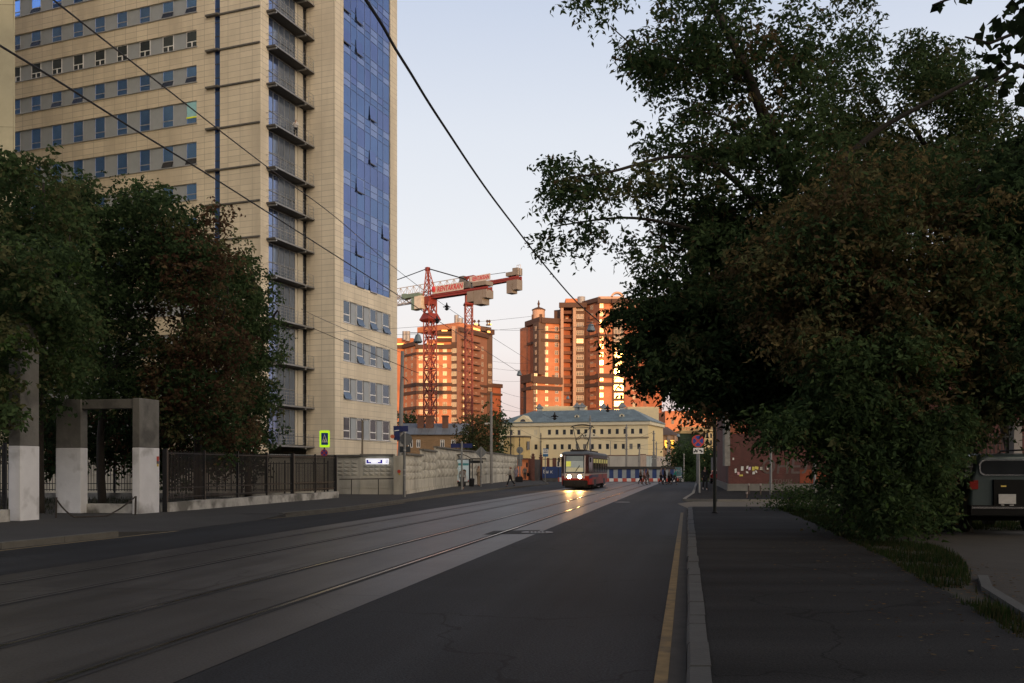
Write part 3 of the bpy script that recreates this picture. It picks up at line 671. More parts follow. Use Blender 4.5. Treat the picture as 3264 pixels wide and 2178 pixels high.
# curtain wall: seven columns, three panes a floor, some paler, some tilted open
cols = [1.46]+[0]*7; ws = [1.45, 1.15, 1.45, 1.1, 1.45, 1.1, 1.38]
for i, w_ in enumerate(ws): cols[i+1] = cols[i]+w_
fr = MB(); pb = MB()
o = B0-nB*.10; rc = random.Random(5); z = 18.96; fl = 0
BLUEV = mat('violet_glass', (.115, .16, .33), rough=.08, metal=.85, var=.12, scale=.3)
while z < TOP-1.2:
    hts = [.62, .66, 1.78]; zz_ = z
    for k, h in enumerate(hts):
        zt = min(zz_+h, TOP-1)
        for c in range(7):
            pal = (k < 2 and c % 2 == 0)
            lite = pal and rc.random() < .75
            tgt = 1 if lite else (2 if rc.random() < .35 else 0)
            tl = 0
            pb.quad(*[o+bB*x+nB*y+Vector((0, 0, q)) for x, q, y in ((cols[c], zz_, tl), (cols[c+1], zz_, tl), (cols[c+1], zt, 0), (cols[c], zt, 0))], tgt)
        fr.obox(o+nB*.002+bB*1.46+Vector((0, 0, zt-.015)), bB*9.09, nB*.03, (0, 0, .03))
        zz_ = zt
    z += sum(hts); fl += 1
for c in cols[1:-1]: fr.obox(o+nB*.002+bB*(c-.02)+Vector((0, 0, 18.96)), bB*.04, nB*.035, (0, 0, TOP-1-18.96))
pb.build('curtain_glass', [BLUEG, PALEG, BLUEV], tw); fr.build('curtain_frame', mat('curtain_frame', (.20, .26, .44), rough=.4, metal=.5), tw)
def ray_t(x): r_ = (x-CX)/FL; return (B0.x-r_*B0.y)/(r_*bB.y-bB.x)
for (x, y, w_) in ((1093, 20, 1.3), (1137, 60, 1.2), (1093, 123, 1.3), (1137, 162, 1.2), (1180, 373, 1.2), (1180, 514, 1.2), (1138, 603, 1.3), (1221, 752, 1.3), (1138, 806, 1.25), (1138, 907, 1.3), (1180, 925, 1.3)):
    t_ = max(1.46, ray_t(x)); q = B0+bB*t_; zb = zz(y, q.y)-.2
    m = MB(); o2 = o+nB*.04; k = .06
    m.quad(*[o2+bB*(t_+dx)+nB*dy+Vector((0, 0, zq)) for dx, zq, dy in ((0, zb, k), (w_, zb, k), (w_, zb+1.3, 0), (0, zb+1.3, 0))], 0)
    m.obox(o2+bB*t_+nB*k+Vector((0, 0, zb-.04)), bB*w_, nB*.05, (0, 0, .10), 1); m.obox(o2+bB*t_+nB*.05+Vector((0, 0, zb)), bB*.035, nB*.03, (0, 0, .34), 1)
    m.build('open_vent', [BLUEV, DKFR], tw)
# ground floor canopy beside the tower foot
m = MB(); q = AC+nB*1.2+bB*(-6); m.obox(q+Vector((0, 0, 2.6)), bB*13, nB*3.2, (0, 0, .25)); m.build('entrance_canopy', mat('canopy_grey', (.17, .19, .20), rough=.6), tw)

# --- beige panel building at the left edge
eb = thing('panel_building', 'old yellowish concrete panel building cut off by the left picture edge', 'building', (-40, 66, 0))
EDGE = mat('old_panel', (.48, .44, .30), rough=.95, var=.16, scale=.8, brick=(6, 4.1, .03, .55, .1, 0), c2=(.36, .335, .235), c2s=.2, c2t=(.42, .6))
m = MB(); x1 = gX(48, 62)
m.prism([(x1, 62), (x1-8.6, 77), (-70, 84), (-70, 60)], 0, 52); m.build('wall', EDGE, eb)
m = MB()
for z in range(6, 52, 4): m.obox((-60, 60.4, z), (5, .34, 0), (0, -.15, 0), (0, 0, 1.8))
m.build('window_band', DARKG, eb)
m = MB(); m.prism([(x1+.3, 61.6), (x1-8.4, 77.3), (-70.3, 84.3), (-70.3, 59.6)], 52.01, 52.6); m.build('roof', SLABC, eb)
# ---------------------------------------------------------------- far red brick apartment blocks
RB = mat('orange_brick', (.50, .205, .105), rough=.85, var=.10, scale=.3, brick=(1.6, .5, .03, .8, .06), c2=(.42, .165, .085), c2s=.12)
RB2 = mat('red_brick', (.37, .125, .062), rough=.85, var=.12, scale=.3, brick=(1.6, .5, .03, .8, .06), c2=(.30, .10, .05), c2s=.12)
BRN = mat('brown_cladding', (.115, .072, .055), rough=.85, var=.15, scale=.6)
CORN = mat('dark_cornice', (.085, .048, .036), rough=.85, var=.15)
PALEP = mat('pale_pilaster', (.42, .29, .22), rough=.85, var=.1)
PINKP = mat('pink_plaster', (.50, .34, .26), rough=.85, var=.1)
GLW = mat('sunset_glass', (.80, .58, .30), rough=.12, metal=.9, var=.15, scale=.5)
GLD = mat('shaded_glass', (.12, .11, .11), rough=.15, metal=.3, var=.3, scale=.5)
GLG = mat('grey_glass', (.17, .165, .155), rough=.5, metal=0, spec=.25, var=.3, scale=.5)
LAMPW = mat('warm_lamp', (1, .6, .2), emit=(1, .52, .12, 2.0)); LITW = mat('lit_window', (1, .7, .35), emit=(1, .62, .25, 1.3))
FRW = mat('far_window_frame', (.62, .50, .40), rough=.6); ROOFG = mat('grey_roof_plant', (.30, .31, .33), rough=.6, metal=.3)
class Far:
    """apartment block from wall segments given by picture columns and distances"""
    def __init__(s, root): s.t = root; s.n = 0; s.rest = MB()
    def P(s, x, Y): return Vector((gX(x, Y), Y, 0))
    def seg(s, a, b, z0, z1, m, name='wall', depth=22, roof=True):
        p, q = s.P(*a), s.P(*b); d = (q-p).normalized(); inn = Vector((-d.y, d.x, 0)); inn = inn if inn.y > 0 else -inn
        mb = MB(); mb.prism([p, q, q+inn*depth, p+inn*depth], z0, z1); mb.build(name, m, s.t); return p, q, d, -inn
    def band(s, a, b, z, h, out=.5, m=None, name='cornice'):
        p, q = s.P(*a), s.P(*b); d = (q-p).normalized(); n = Vector((d.y, -d.x, 0)); n = n if n.y < 0 else -n
        mb = MB(); mb.obox(p+n*out-d*out*.4+Vector((0, 0, z-h/2)), (q-p)+d*out*.8, -n*(out+.3), (0, 0, h)); return mb.build(name, m or CORN, s.t)
    def glow(s, a, b, z, h=.5):
        p, q = s.P(*a), s.P(*b); d = (q-p).normalized(); n = Vector((d.y, -d.x, 0)); n = n if n.y < 0 else -n
        mb = MB(); mb.obox(p+n*.2+Vector((0, 0, z)), q-p, -n*.15, (0, 0, h)); mb.build('cornice_light', LAMPW, s.t)
    def win(s, a, b, x, z, w, h, g, cross=True, out=.06, name='window'):
        """window on the segment a-b at picture column x"""
        p, q = s.P(*a), s.P(*b); r = (x-CX)/FL; d = q-p
        den = d.x-r*d.y; t = (r*p.y-p.x)/den; c = p+d*t; d = d.normalized(); n = Vector((d.y, -d.x, 0)); n = n if n.y < 0 else -n
        mb = MB() if s.n < 100 else s.rest
        k0 = {id(FRW): 0}; o = c+n*out+Vector((0, 0, z)); pal = [FRW, GLW, GLD, GLG, LITW]; mi = pal.index(g)
        jj = R.uniform(-.022, .022); jz = R.uniform(-.03, .03)
        mb.quad(o-d*w/2+n*jj, o+d*w/2-n*jj, o+d*w/2-n*(jj+jz)+Vector((0, 0, h)), o-d*w/2+n*(jj-jz)+Vector((0, 0, h)), mi)
        o += n*.03
        for xx in (-w/2, w/2, -w/6 if w > 2 else 0)+((w/6,) if w > 2 else ()): mb.obox(o+d*(xx-.07), d*.14, n*.06, (0, 0, h), 0)
        for z_ in (0, h*.66, h): mb.obox(o-d*w/2+n*.01+Vector((0, 0, z_-.06)), d*w, n*.06, (0, 0, .12), 0)
        if s.n < 100: mb.build(name, pal, s.t)
        s.n += 1
    def done(s):
        if s.rest.v: o = s.rest.build('far_windows', [FRW, GLW, GLD, GLG, LITW], s.t); o['kind'] = 'stuff'

# left block
lb = thing('apartment_block', 'orange brick apartment block behind the two red cranes, its cornices lamp-lit', 'building', (-22, 366, 0))
F_ = Far(lb); FP_ = 24.4/FL*362
za = zz(1437, 362)
a0, a1, a2, a3 = (1255, 372), (1286, 372), (1328, 362), (1439, 362)
a4, a5 = (1459, 361), (1464, 360); b0, b1 = (1464, 359), (1552, 378); b2 = (1570, 380)
F_.seg(a0, a1, 0, zz(1098, 372), RB); F_.seg(a1, a2, 0, zz(1098, 362), RB); F_.seg(a2, a3, 0, zz(1106, 362), RB); F_.seg(a3, a4, 0, zz(1090, 361), BRN, 'loggia_bay', depth=3); F_.seg(a4, a5, 0, zz(1082, 360), CORN, 'dark_pier', depth=1.5)
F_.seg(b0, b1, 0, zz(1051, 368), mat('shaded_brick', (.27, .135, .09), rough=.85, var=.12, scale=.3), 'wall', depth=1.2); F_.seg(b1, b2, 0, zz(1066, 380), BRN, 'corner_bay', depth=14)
F_.seg((1570, 382), (1597, 386), 0, zz(1226, 384), RB2, 'low_wing'); F_.band((1568, 382), (1599, 386), zz(1230, 384), 1.6); F_.band((1568, 382), (1598, 386), zz(1258, 384), .9)
# set-back tiers
F_.seg((1360, 366), (1460, 366), zz(1110, 366), zz(1082, 366), RB, 'upper_tier'); F_.seg((1395, 368), (1448, 368), zz(1084, 368), zz(1060, 368), BRN, 'upper_tier')
F_.seg((1440, 364), (1462, 364), 0, zz(1040, 364), PALEP, 'stair_tower'); F_.seg((1462, 363), (1532, 374), zz(1052, 368), zz(1034, 368), RB, 'attic')
F_.seg((1258, 376), (1318, 376), zz(1100, 376), zz(1078, 376), RB, 'penthouse')
for (p, q, y, h) in ((a1, a2, 1106, 1.6), (a2, a3, 1106, 1.6), (a0, a1, 1106, 1.4), ((1395, 366), (1459, 366), 1084, 1.4), (b0, b1, 1051, 1.6), (b1, b2, 1058, 2.0), ((1398, 368), (1446, 368), 1062, 1.2)): F_.band(p, q, zz(y, p[1]), h, .9)
for y in (1127, 1226, 1251, 1300):
    F_.band(a1, a2, zz(y, 362), .9 if y == 1127 else 1.3, .45); F_.band(a2, a3, zz(y, 362), .9 if y == 1127 else 1.3, .45)
for y in (1232, 1256): F_.band((1530, 373.2), b1, zz(y, 376), .9, .4); F_.band(b1, b2, zz(y, 380), .9, .4)
for (p, q, y) in ((a0, a1, 1101), ((1300, 369), (1340, 363), 1101), ((1350, 361.9), (1415, 361.9), 1102), ((1395, 365.9), (1455, 365.9), 1080), ((1408, 367.9), (1426, 367.9), 1058), ((1507, 368.3), (1529, 373), 1050), ((1553, 377), (1568, 379), 1060), ((1512, 368), (1522, 369), 1036), ((1556, 378), (1566, 379.6), 1036)): F_.glow(p, q, zz(y, p[1]), .7)
fr_ = 24.4
for i in range(13):
    y = 1130+i*fr_+(-4 if i == 0 else 0); 
    y = 1124+i*24.5
    for x in (1341, 1362, 1392, 1418):
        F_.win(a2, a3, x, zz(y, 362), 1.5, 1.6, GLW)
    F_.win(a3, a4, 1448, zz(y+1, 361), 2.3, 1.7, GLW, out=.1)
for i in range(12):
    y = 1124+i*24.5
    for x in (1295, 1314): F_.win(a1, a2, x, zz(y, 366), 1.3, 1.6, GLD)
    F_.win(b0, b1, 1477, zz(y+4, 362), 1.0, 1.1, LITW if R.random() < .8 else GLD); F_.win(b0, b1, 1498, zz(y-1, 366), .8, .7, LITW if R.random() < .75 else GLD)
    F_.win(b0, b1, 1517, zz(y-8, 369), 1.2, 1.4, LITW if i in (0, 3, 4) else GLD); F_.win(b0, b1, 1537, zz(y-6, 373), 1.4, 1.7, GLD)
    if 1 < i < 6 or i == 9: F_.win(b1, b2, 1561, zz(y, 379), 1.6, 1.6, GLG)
F_.done()
m = MB()
for i in range(13): 
    y = 1090+i*24.4; p, q = F_.P(1469, 360), F_.P(1524, 371.5); d = (q-p); n = Vector((d.y, -d.x, 0)).normalized(); n = n if n.y < 0 else -n
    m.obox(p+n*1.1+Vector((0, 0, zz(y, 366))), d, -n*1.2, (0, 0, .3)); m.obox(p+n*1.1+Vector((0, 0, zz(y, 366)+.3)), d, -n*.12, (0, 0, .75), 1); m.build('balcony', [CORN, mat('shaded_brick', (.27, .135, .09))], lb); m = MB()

for x, y, w_, h in ((1466, 1030, 2.2, 3.6), (1455, 1018, 1.5, 3.2), (1300, 1070, 1.6, 3.4), (1289, 1066, 1.4, 2.4)):
    m = MB(); c = at(x, y, 372); m.cyl((c.x, c.y), w_*.6, zz(y+14, 372)-.5, zz(y, 372)+h*.5, 12); m.build('roof_vent', ROOFG, lb)
for x in (1512.5, 1526, 1553, 1560):
    m = MB(); c = at(x, 1034, 374); m.lathe((c.x, c.y, zz(1036, 374)-.3), [(.5, 0), (.5, .5), (.2, .6), (.2, 1.2), (.55, 1.6), (.45, 2.1), (.1, 2.4)], 10); m.build('finial', CORN, lb)
F_.seg((1500, 372), (1566, 380), zz(1052, 374), zz(1037, 374), BRN, 'attic')

# right block
rb = thing('apartment_block', 'tall stepped red brick apartment tower with a round turret and roof arch', 'building', (30, 360, 0))
F2 = Far(rb)
t1, t2, t3 = (1683, 360), (1727, 349), (1790, 352)
F2.seg(t1, t2, 0, zz(1030, 352), RB2); F2.seg(t2, t3, 0, zz(1024, 350), RB); 
F2.seg((1699, 352.5), (1717, 348.2), zz(1195, 350), zz(1028, 350), BRN, 'glazed_bay', depth=3)
F2.seg((1790, 356), (1834, 356), 0, zz(970, 356), mat('shaded_recess_brick', (.25, .09, .05), rough=.85, var=.1), 'recess_wall'); F2.seg((1834, 351), (1864, 351), 0, zz(970, 351), BRN, 'loggia_bay')  # recess brick darkened in colour to carry the shade of the recess
F2.seg((1864, 352), (1910, 343.5), 0, zz(962, 347), mat('shaded_bay_brick', (.27, .12, .075), rough=.85, var=.1)); F2.seg((1910, 343.5), (1954, 343.5), 0, zz(958, 343), RB)  # turned bay gets darker brick, its shade put into the colour
F2.seg((1954, 342.5), (1990, 342.5), 0, zz(958, 342), BRN, 'glazed_bay'); F2.seg((1990, 344), (2050, 352), 0, zz(958, 346), RB2); F2.seg((2040, 356), (2110, 356), 0, zz(1030, 356), RB2)
F2.seg((1668, 350), (1699, 341), 0, zz(1212, 344), BRN, 'low_wing', depth=1.2); F2.seg((1699, 341), (1789, 347), 0, zz(1212, 344), RB, 'low_wing', depth=5)
for x in (1791.5, 1831):
    p = F2.P(x, 350); m = MB(); m.box((p.x-.55, 349.4, 0), (p.x+.55, 357, zz(975, 350))); m.build('pilaster', PALEP, rb)
for (p, q, y, h, o_) in ((t1, t2, 1027, 2.0, 1.2), (t2, t3, 1024, 2.0, 1.0), ((1786, 350), (1866, 350), 974, 1.8, 1.2), ((1864, 352), (1910, 343.5), 962, 1.6, 1.0), ((1908, 343.5), (1956, 343.5), 961, 1.6, 1.0), ((1954, 342.5), (1992, 342.5), 961, 1.6, 1.2), ((1990, 344), (2050, 352), 964, 1.8, 1.0),
                        ((1668, 350), (1699, 341), 1208, 3.0, 1.0), ((1699, 341), (1789, 347), 1213, 2.6, .7), ((1668, 350), (1699, 341), 1240, 1.2, .8), ((1699, 341), (1789, 347), 1238, 1.5, .5), (t1, t2, 1092, 1.0, .5), (t2, t3, 1086, 1.0, .5), (t2, t3, 1059, .6, .4),
                        ((1864, 352), (1910, 343.5), 1072, 1.0, .6), ((1908, 343.5), (1956, 343.5), 1070, .9, .4), ((1864, 352), (1910, 343.5), 1203, 1.8, .6), ((1864, 352), (1910, 343.5), 1228, 1.5, .6), ((1908, 343.5), (1992, 343.4), 1198, 1.5, .6), ((1908, 343.5), (1992, 343.4), 1226, 1.3, .6)):
    F2.band(p, q, zz(y, (p[1]+q[1])/2), h, o_)
F2.seg((1790, 352), (1862, 352), zz(974, 352), zz(966, 352), PALEP, 'parapet'); F2.seg((1908, 345), (1990, 345), zz(960, 345), zz(945, 345), PINKP, 'parapet', depth=4)
F2.seg((1866, 352), (1908, 345), zz(962, 348), zz(955, 348), RB2, 'parapet')
F2.seg((1803, 360), (1856, 360), zz(972, 360), zz(952, 360), RB, 'penthouse'); F2.seg((1766, 356), (1792, 354), 0, zz(988, 355), BRN, 'stair_tower')
c = at(1968, 946, 345); m = MB(); ro, ri = 21/FL*345, 14.5/FL*345; n_ = 16
for k in range(n_):
    A_, B_ = math.pi*k/n_, math.pi*(k+1)/n_
    pp_ = [(c.x+r_*math.cos(t_), c.z-.2+r_*.85*math.sin(t_)) for r_, t_ in ((ri, A_), (ro, A_), (ro, B_), (ri, B_))]
    m.loft([[(x, 345, z) for x, z in pp_], [(x, 347, z) for x, z in pp_]])
m.build('roof_arch', PINKP, rb)
c = at(1717, 1022, 356); r_ = 20/FL*356
m = MB(); m.lathe((c.x, c.y, zz(1028, 356)), [(r_, 0), (r_, (1028-989)/FL*356)], 20); t_ = m.build('turret', PINKP, rb)
m = MB(); m.lathe((c.x, c.y, zz(990, 356)), [(r_*1.1, 0), (r_*1.1, .3), (r_*.6, .9), (.35, 1.3), (.3, 2.0), (.55, 2.5), (.3, 3.1), (.15, 3.9)], 16); m.build('turret_cap', CORN, t_)
m = MB()
for x in (1699.5, 1724):
    q = at(x, 1014, 353); m.obox((q.x-.55, 356-r_*1.0-.03 if x > 1710 else 356-r_*.55, q.z), (1.1, 0, 0), (0, 1.5, 0), (0, 0, 1.6)); 
m.build('turret_opening', CORN, t_)
for i in range(15):
    y = 1053+i*25.45
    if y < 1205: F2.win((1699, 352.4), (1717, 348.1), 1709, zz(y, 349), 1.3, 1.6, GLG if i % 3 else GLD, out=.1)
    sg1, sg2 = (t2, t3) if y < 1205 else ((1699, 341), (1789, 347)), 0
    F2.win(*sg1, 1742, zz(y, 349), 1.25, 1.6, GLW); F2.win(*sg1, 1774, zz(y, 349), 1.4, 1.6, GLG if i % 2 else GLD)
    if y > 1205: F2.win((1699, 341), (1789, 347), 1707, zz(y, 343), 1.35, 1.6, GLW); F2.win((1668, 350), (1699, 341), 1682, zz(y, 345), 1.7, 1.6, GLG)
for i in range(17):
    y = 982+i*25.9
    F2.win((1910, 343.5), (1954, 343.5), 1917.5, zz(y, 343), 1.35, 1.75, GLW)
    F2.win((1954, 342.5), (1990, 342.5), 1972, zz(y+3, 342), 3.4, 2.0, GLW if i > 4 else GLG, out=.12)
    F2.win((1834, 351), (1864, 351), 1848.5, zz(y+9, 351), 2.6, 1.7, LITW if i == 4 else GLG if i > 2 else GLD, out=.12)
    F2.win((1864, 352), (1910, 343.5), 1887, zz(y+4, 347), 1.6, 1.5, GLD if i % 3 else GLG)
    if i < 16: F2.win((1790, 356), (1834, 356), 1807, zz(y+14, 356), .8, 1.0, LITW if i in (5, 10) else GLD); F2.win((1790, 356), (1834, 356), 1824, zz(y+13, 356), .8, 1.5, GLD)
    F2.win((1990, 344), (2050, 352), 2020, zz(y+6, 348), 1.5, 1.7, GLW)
F2.done()
m = MB()
for i in range(17):
    y = 992+i*25.8; p, q = F2.P(1792, 352), F2.P(1831, 352); m.obox(p+Vector((0, 0, zz(y, 352)-1.0)), q-p, Vector((0, 4, 0)), (0, 0, 1.15), 0); m.build('balcony', [mat('balcony_brown', (.15, .07, .05), rough=.85), RB], rb); m = MB()
    p, q = F2.P(1879, 348.6), F2.P(1896, 345.6); m.obox(p+Vector((0, -.8, zz(y+13, 347)-1.4)), q-p, Vector((.4, .8, 0)), (0, 0, 1.3), 1); m.build('bay_parapet', [mat('balcony_brown', (.15, .07, .05), rough=.85), RB], rb); m = MB()
m = MB(); c = at(1853, 960, 360); m.cyl((c.x, c.y), 1.5, c.z-1, c.z+1.6, 12); m.build('roof_vent', ROOFG, rb)

# ---------------------------------------------------------------- tower cranes
CRED = mat('crane_red', (.19, .026, .019), rough=.55, var=.12); CWHT = mat('banner_white', (.46, .44, .45), rough=.6); CGRY = mat('ballast_concrete', (.18, .178, .175), rough=.9, var=.2, scale=.6)
CLAT = mat('jib_grey', (.34, .34, .35), rough=.5); CGRN = mat('cab_green', (.12, .20, .17), rough=.4); CTXT = mat('banner_red', (.42, .03, .05), rough=.6)
def lattice(m, p, q, w, step, u, v, th=.13, mi=0):
    """square lattice column from p to q, side w, cross axes u,v"""
    p, q = Vector(p), Vector(q); d = q-p; ln = d.length; n = max(1, round(ln/step)); cs = [(-1, -1), (1, -1), (1, 1), (-1, 1)]
    C = lambda i, k: p+d*(i/n)+u*(cs[k][0]*w/2)+v*(cs[k][1]*w/2)
    for k in range(4): m.beam(C(0, k), C(n, k), th*1.4, mi=mi)
    for i in range(n):
        for k in range(4):
            k2 = (k+1) % 4; m.beam(C(i+1, k), C(i+1, k2), th*.8, mi=mi); m.beam(C(i, k), C(i+1, k2), th*.8, mi=mi); m.beam(C(i, k2), C(i+1, k), th*.8, mi=mi)
Z3 = Vector((0, 0, 1))
# crane with the pointed tower top
Y1 = 175; cc = Vector((gX(1371, Y1), Y1, 0)); jd = Vector((.80, -.60, 0)); js = Vector((.6, .8, 0))
k1 = thing('tower_crane', 'nearer red tower crane with pointed top, green cab and sagging stays', 'crane', cc)
u1, v1 = Vector((.766, .643, 0)), Vector((-.643, .766, 0))
zs = zz(1012, Y1)
m = MB(); lattice(m, cc, cc+Z3*zs, 1.75, 2.6, u1, v1, .15); m.build('mast', CRED, k1)
m = MB(); 
for z in (1076, 1176, 1246, 1330): m.obox(cc-u1*.8-v1*.8+Z3*zz(z, Y1), u1*1.6, v1*1.6, Z3*.12)
m.build('mast_platform', mat('platform_dark', (.08, .06, .06)), k1)
m = MB(); m.loft([[cc+u1*a*1.1+v1*b*1.1+Z3*(zs-.9) for a, b in ((-1, -1), (1, -1), (1, 1), (-1, 1))], [cc+u1*a*1.5+v1*b*1.5+Z3*(zs-.5) for a, b in ((-1, -1), (1, -1), (1, 1), (-1, 1))], [cc+u1*a*1.0+v1*b*1.0+Z3*(zs+.7) for a, b in ((-1, -1), (1, -1), (1, 1), (-1, 1))]])
lattice(m, cc+Z3*(zs+.7), cc+Z3*zz(965, Y1), 1.7, 1.7, u1, v1, .2); m.obox(cc-u1*.95-v1*.95+Z3*zz(972, Y1), u1*1.9, v1*1.9, Z3*1.5); m.build('slewing_ring', CRED, k1)
zb = zz(952, Y1)
m = MB(); ap = Vector((gX(1363, Y1), Y1, zz(856, Y1)))
for k in range(4):
    a_, b_ = ((-1, -1), (1, -1), (1, 1), (-1, 1))[k]; q = cc+u1*a_*.95+v1*b_*.95+Z3*zb; m.beam(q, ap+u1*a_*.16+v1*b_*.16, .2)
    for j in range(6):
        f0, f1 = j/6, (j+1)/6; a2_, b2_ = ((-1, -1), (1, -1), (1, 1), (-1, 1))[(k+1) % 4]; q2 = cc+u1*a2_*.95+v1*b2_*.95+Z3*zb
        m.beam(q.lerp(ap, f0), q2.lerp(ap, f1), .09)
m.obox(ap-u1*.35-v1*.35-Z3*.5, u1*.7, v1*.7, Z3*.7); m.build('tower_top', CRED, k1)
cj0, cj1 = cc+Z3*(zb-.2)+jd*.6, cc+Z3*(zb-.2)+jd*14.4
m = MB(); m.obox(cj0-js*.7, cj1-cj0, js*.25, Z3*.78); m.obox(cj0+js*.5, cj1-cj0, js*.25, Z3*.78); m.obox(cj0-js*.7+Z3*.3, cj1-cj0, js*1.4, Z3*.15); m.build('counter_jib', CRED, k1)
m = MB(); m.obox(cj0+jd*.7-js*.85+Z3*.75, jd*7.6, js*.06, Z3*1.4); bn = m.build('banner', CWHT, k1)
text('lettering', 'RENTAKRAN', 1.4, bn, CTXT, cj0+jd*5.0-js*.87+Z3*1.45, jd, ext=.02, font_shear=.2, width=6.2)
m = MB(); m.lathe((*(cj0+jd*1.1-js*.87)[:2], cj0.z+1.6), [(.3, -.5), (.45, 0), (.3, .5)], 8); m.build('banner_emblem', CTXT, bn)
m = MB()
for o_, w_, z0, z1 in ((9.3, 1.6, -1.7, .2), (10.9, 2.0, -2.35, .2), (12.9, .9, -1.3, .2), (10.6, 3.2, 1.0, 1.75)): m.obox(cj0+jd*o_-js*1.05+Z3*z0, jd*w_*.97, js*2.1, Z3*(z1-z0))
m.build('counterweight', CGRY, k1)
m = MB(); m.obox(cj0+jd*7.2-js*.7+Z3*1, jd*2.2, js*1.4, Z3*1.2); m.tube([cj0+jd*8-js*.8+Z3*2, cj0+jd*8+js*.8+Z3*2], .6, 10); m.build('winch', mat('winch_dark', (.10, .11, .12), rough=.6), k1)
m = MB()
for k in (0, 1, 2, 3, 4, 5, 6): m.beam(cj0+jd*k*2.1+js*.75+Z3*1, cj0+jd*k*2.1+js*.75+Z3*2.1, .07)
m.beam(cj0+js*.75+Z3*2.1, cj1+js*.75+Z3*2.1, .07); m.build('guard_rail', CLAT, k1)
m = MB(); m.tube([ap, cj0+jd*7.5+Z3*3.0, cj0+jd*10+Z3*1.6], .11, 5); m.build('stay', BLK, k1)
m = MB(); je = cc-jd*30+Z3*(zb+.6); m.tube([ap, cc-jd*26+Z3*(zb+2)], .09, 5); m.build('stay', BLK, k1)
m = MB(); lattice(m, cc-jd*1.2+Z3*(zb+.3), cc-jd*34+Z3*(zb+.3), 1.3, 1.7, js, Z3, .09); m.build('jib', CLAT, k1)
cb_ = cc-js*1.7-jd*1.2+Z3*(zz(985, Y1)); 
m = MB(); m.obox(cb_-jd*1.3, jd*1.7, js*1.5, Z3*2.4); m.build('cab', mat('cab_white', (.55, .55, .50), rough=.4), k1)
m = MB(); m.obox(cb_-jd*2.1-Z3*.1, jd*.8, js*1.5, Z3*2.3); m.build('cab_front', CGRN, k1)
m = MB(); m.obox(cb_-jd*3.6+Z3*2.3, jd*3.2, js*1.5, Z3*.7); m.obox(cb_-jd*4.6+Z3*2.2, jd*1.0, js*1.3, Z3*1.0); m.build('jib_foot', CGRN, k1)
# flat-top crane
Y2 = 205; c2_ = Vector((gX(1494, Y2), Y2, 0)); jd2 = Vector((.775, -.632, 0)); js2 = Vector((.632, .775, 0)); X_ = Vector((1, 0, 0)); Yv = Vector((0, 1, 0))
k2 = thing('tower_crane', 'farther flat-top red tower crane, its counter-jib reaching farthest right', 'crane', c2_)
ux, vx = Vector((.97, .24, 0)), Vector((-.24, .97, 0))
m = MB(); lattice(m, c2_, c2_+Z3*zz(975, Y2), 1.55, 2.2, ux, vx, .14); m.build('mast', CRED, k2)
m = MB(); m.loft([[c2_+ux*a*s_+vx*b*s_+Z3*z for a, b in ((-1, -1), (1, -1), (1, 1), (-1, 1))] for s_, z in ((.8, zz(976, Y2)), (1.1, zz(972, Y2)), (.85, zz(964, Y2)))])
lattice(m, c2_+Z3*zz(964, Y2), c2_+Z3*zz(930, Y2), 1.3, 1.2, ux, vx, .15); m.build('slewing_ring', CRED, k2)
zb2 = zz(912, Y2)
m = MB()
for s_ in (-.7, .7): m.beam(c2_-jd2*1.2+js2*s_+Z3*zb2, c2_+jd2*.3+js2*s_*.6+Z3*zz(886, Y2), .3); m.beam(c2_+jd2*.9+js2*s_+Z3*zb2, c2_+jd2*.6+js2*s_*.6+Z3*zz(886, Y2), .3)
m.obox(c2_-jd2*1.2-js2*.5+Z3*zz(886, Y2), jd2*3.0, js2*1.0, Z3*.3); m.obox(c2_-jd2*1.2-js2*.7+Z3*(zb2-1), jd2*2.6, js2*1.4, Z3*1); m.build('tower_top', CRED, k2)
q0, q1 = c2_+jd2*.6+Z3*(zb2-.6), c2_+jd2*14.6+Z3*(zb2-.5)
m = MB(); m.obox(q0-js2*.6, q1-q0, js2*.25, Z3*.8); m.obox(q0+js2*.4, q1-q0, js2*.25, Z3*.8); m.obox(q0-js2*.6+Z3*.3, q1-q0, js2*1.2, Z3*.12); m.build('counter_jib', CRED, k2)
m = MB(); m.obox(q0+jd2*.3-js2*.72+Z3*1.05, jd2*6.0, js2*.06, Z3*1.35); bn = m.build('banner', CWHT, k2)
text('lettering', 'RENTAKRAN', 1.3, bn, CTXT, q0+jd2*3.5-js2*.74+Z3*1.72, jd2, ext=.02, font_shear=.2, width=4.9)
m = MB()
for o_, w_, z0, z1 in ((11.0, 1.5, -2.6, .1), (12.6, 1.3, -2.0, .1), (10.8, 1.8, 1.1, 1.9), (12.6, 1.3, 1.1, 2.6)): m.obox(q0+jd2*o_-js2*.9+Z3*z0, jd2*w_, js2*1.8, Z3*(z1-z0))
m.build('counterweight', CGRY, k2)
m = MB()
for k in range(3): m.beam(q1+jd2*(k*.5-.4)-js2*.6+Z3*.8, q1+jd2*(k*.5-.4)-js2*.6+Z3*3.0, .08)
m.beam(q1-jd2*.4-js2*.6+Z3*3, q1+jd2*.6-js2*.6+Z3*3, .08); m.beam(q1-jd2*.4-js2*.6+Z3*1.9, q1+jd2*.6-js2*.6+Z3*1.9, .08); m.build('guard_rail', CLAT, k2)
m = MB(); m.tube([c2_+jd2*1.4+Z3*zz(886, Y2), q0+jd2*10+Z3*2.2], .06, 5); m.build('stay', BLK, k2)
m = MB(); e0, e1 = c2_-jd2*1.2+Z3*(zb2+.2), c2_-jd2*44+Z3*(zb2+.4)
tri = [(-.6, 0), (.6, 0), (0, 1.9)]; n_ = 20
Cp = lambda i, k: e0+(e1-e0)*(i/n_)+js2*tri[k][0]+Z3*tri[k][1]
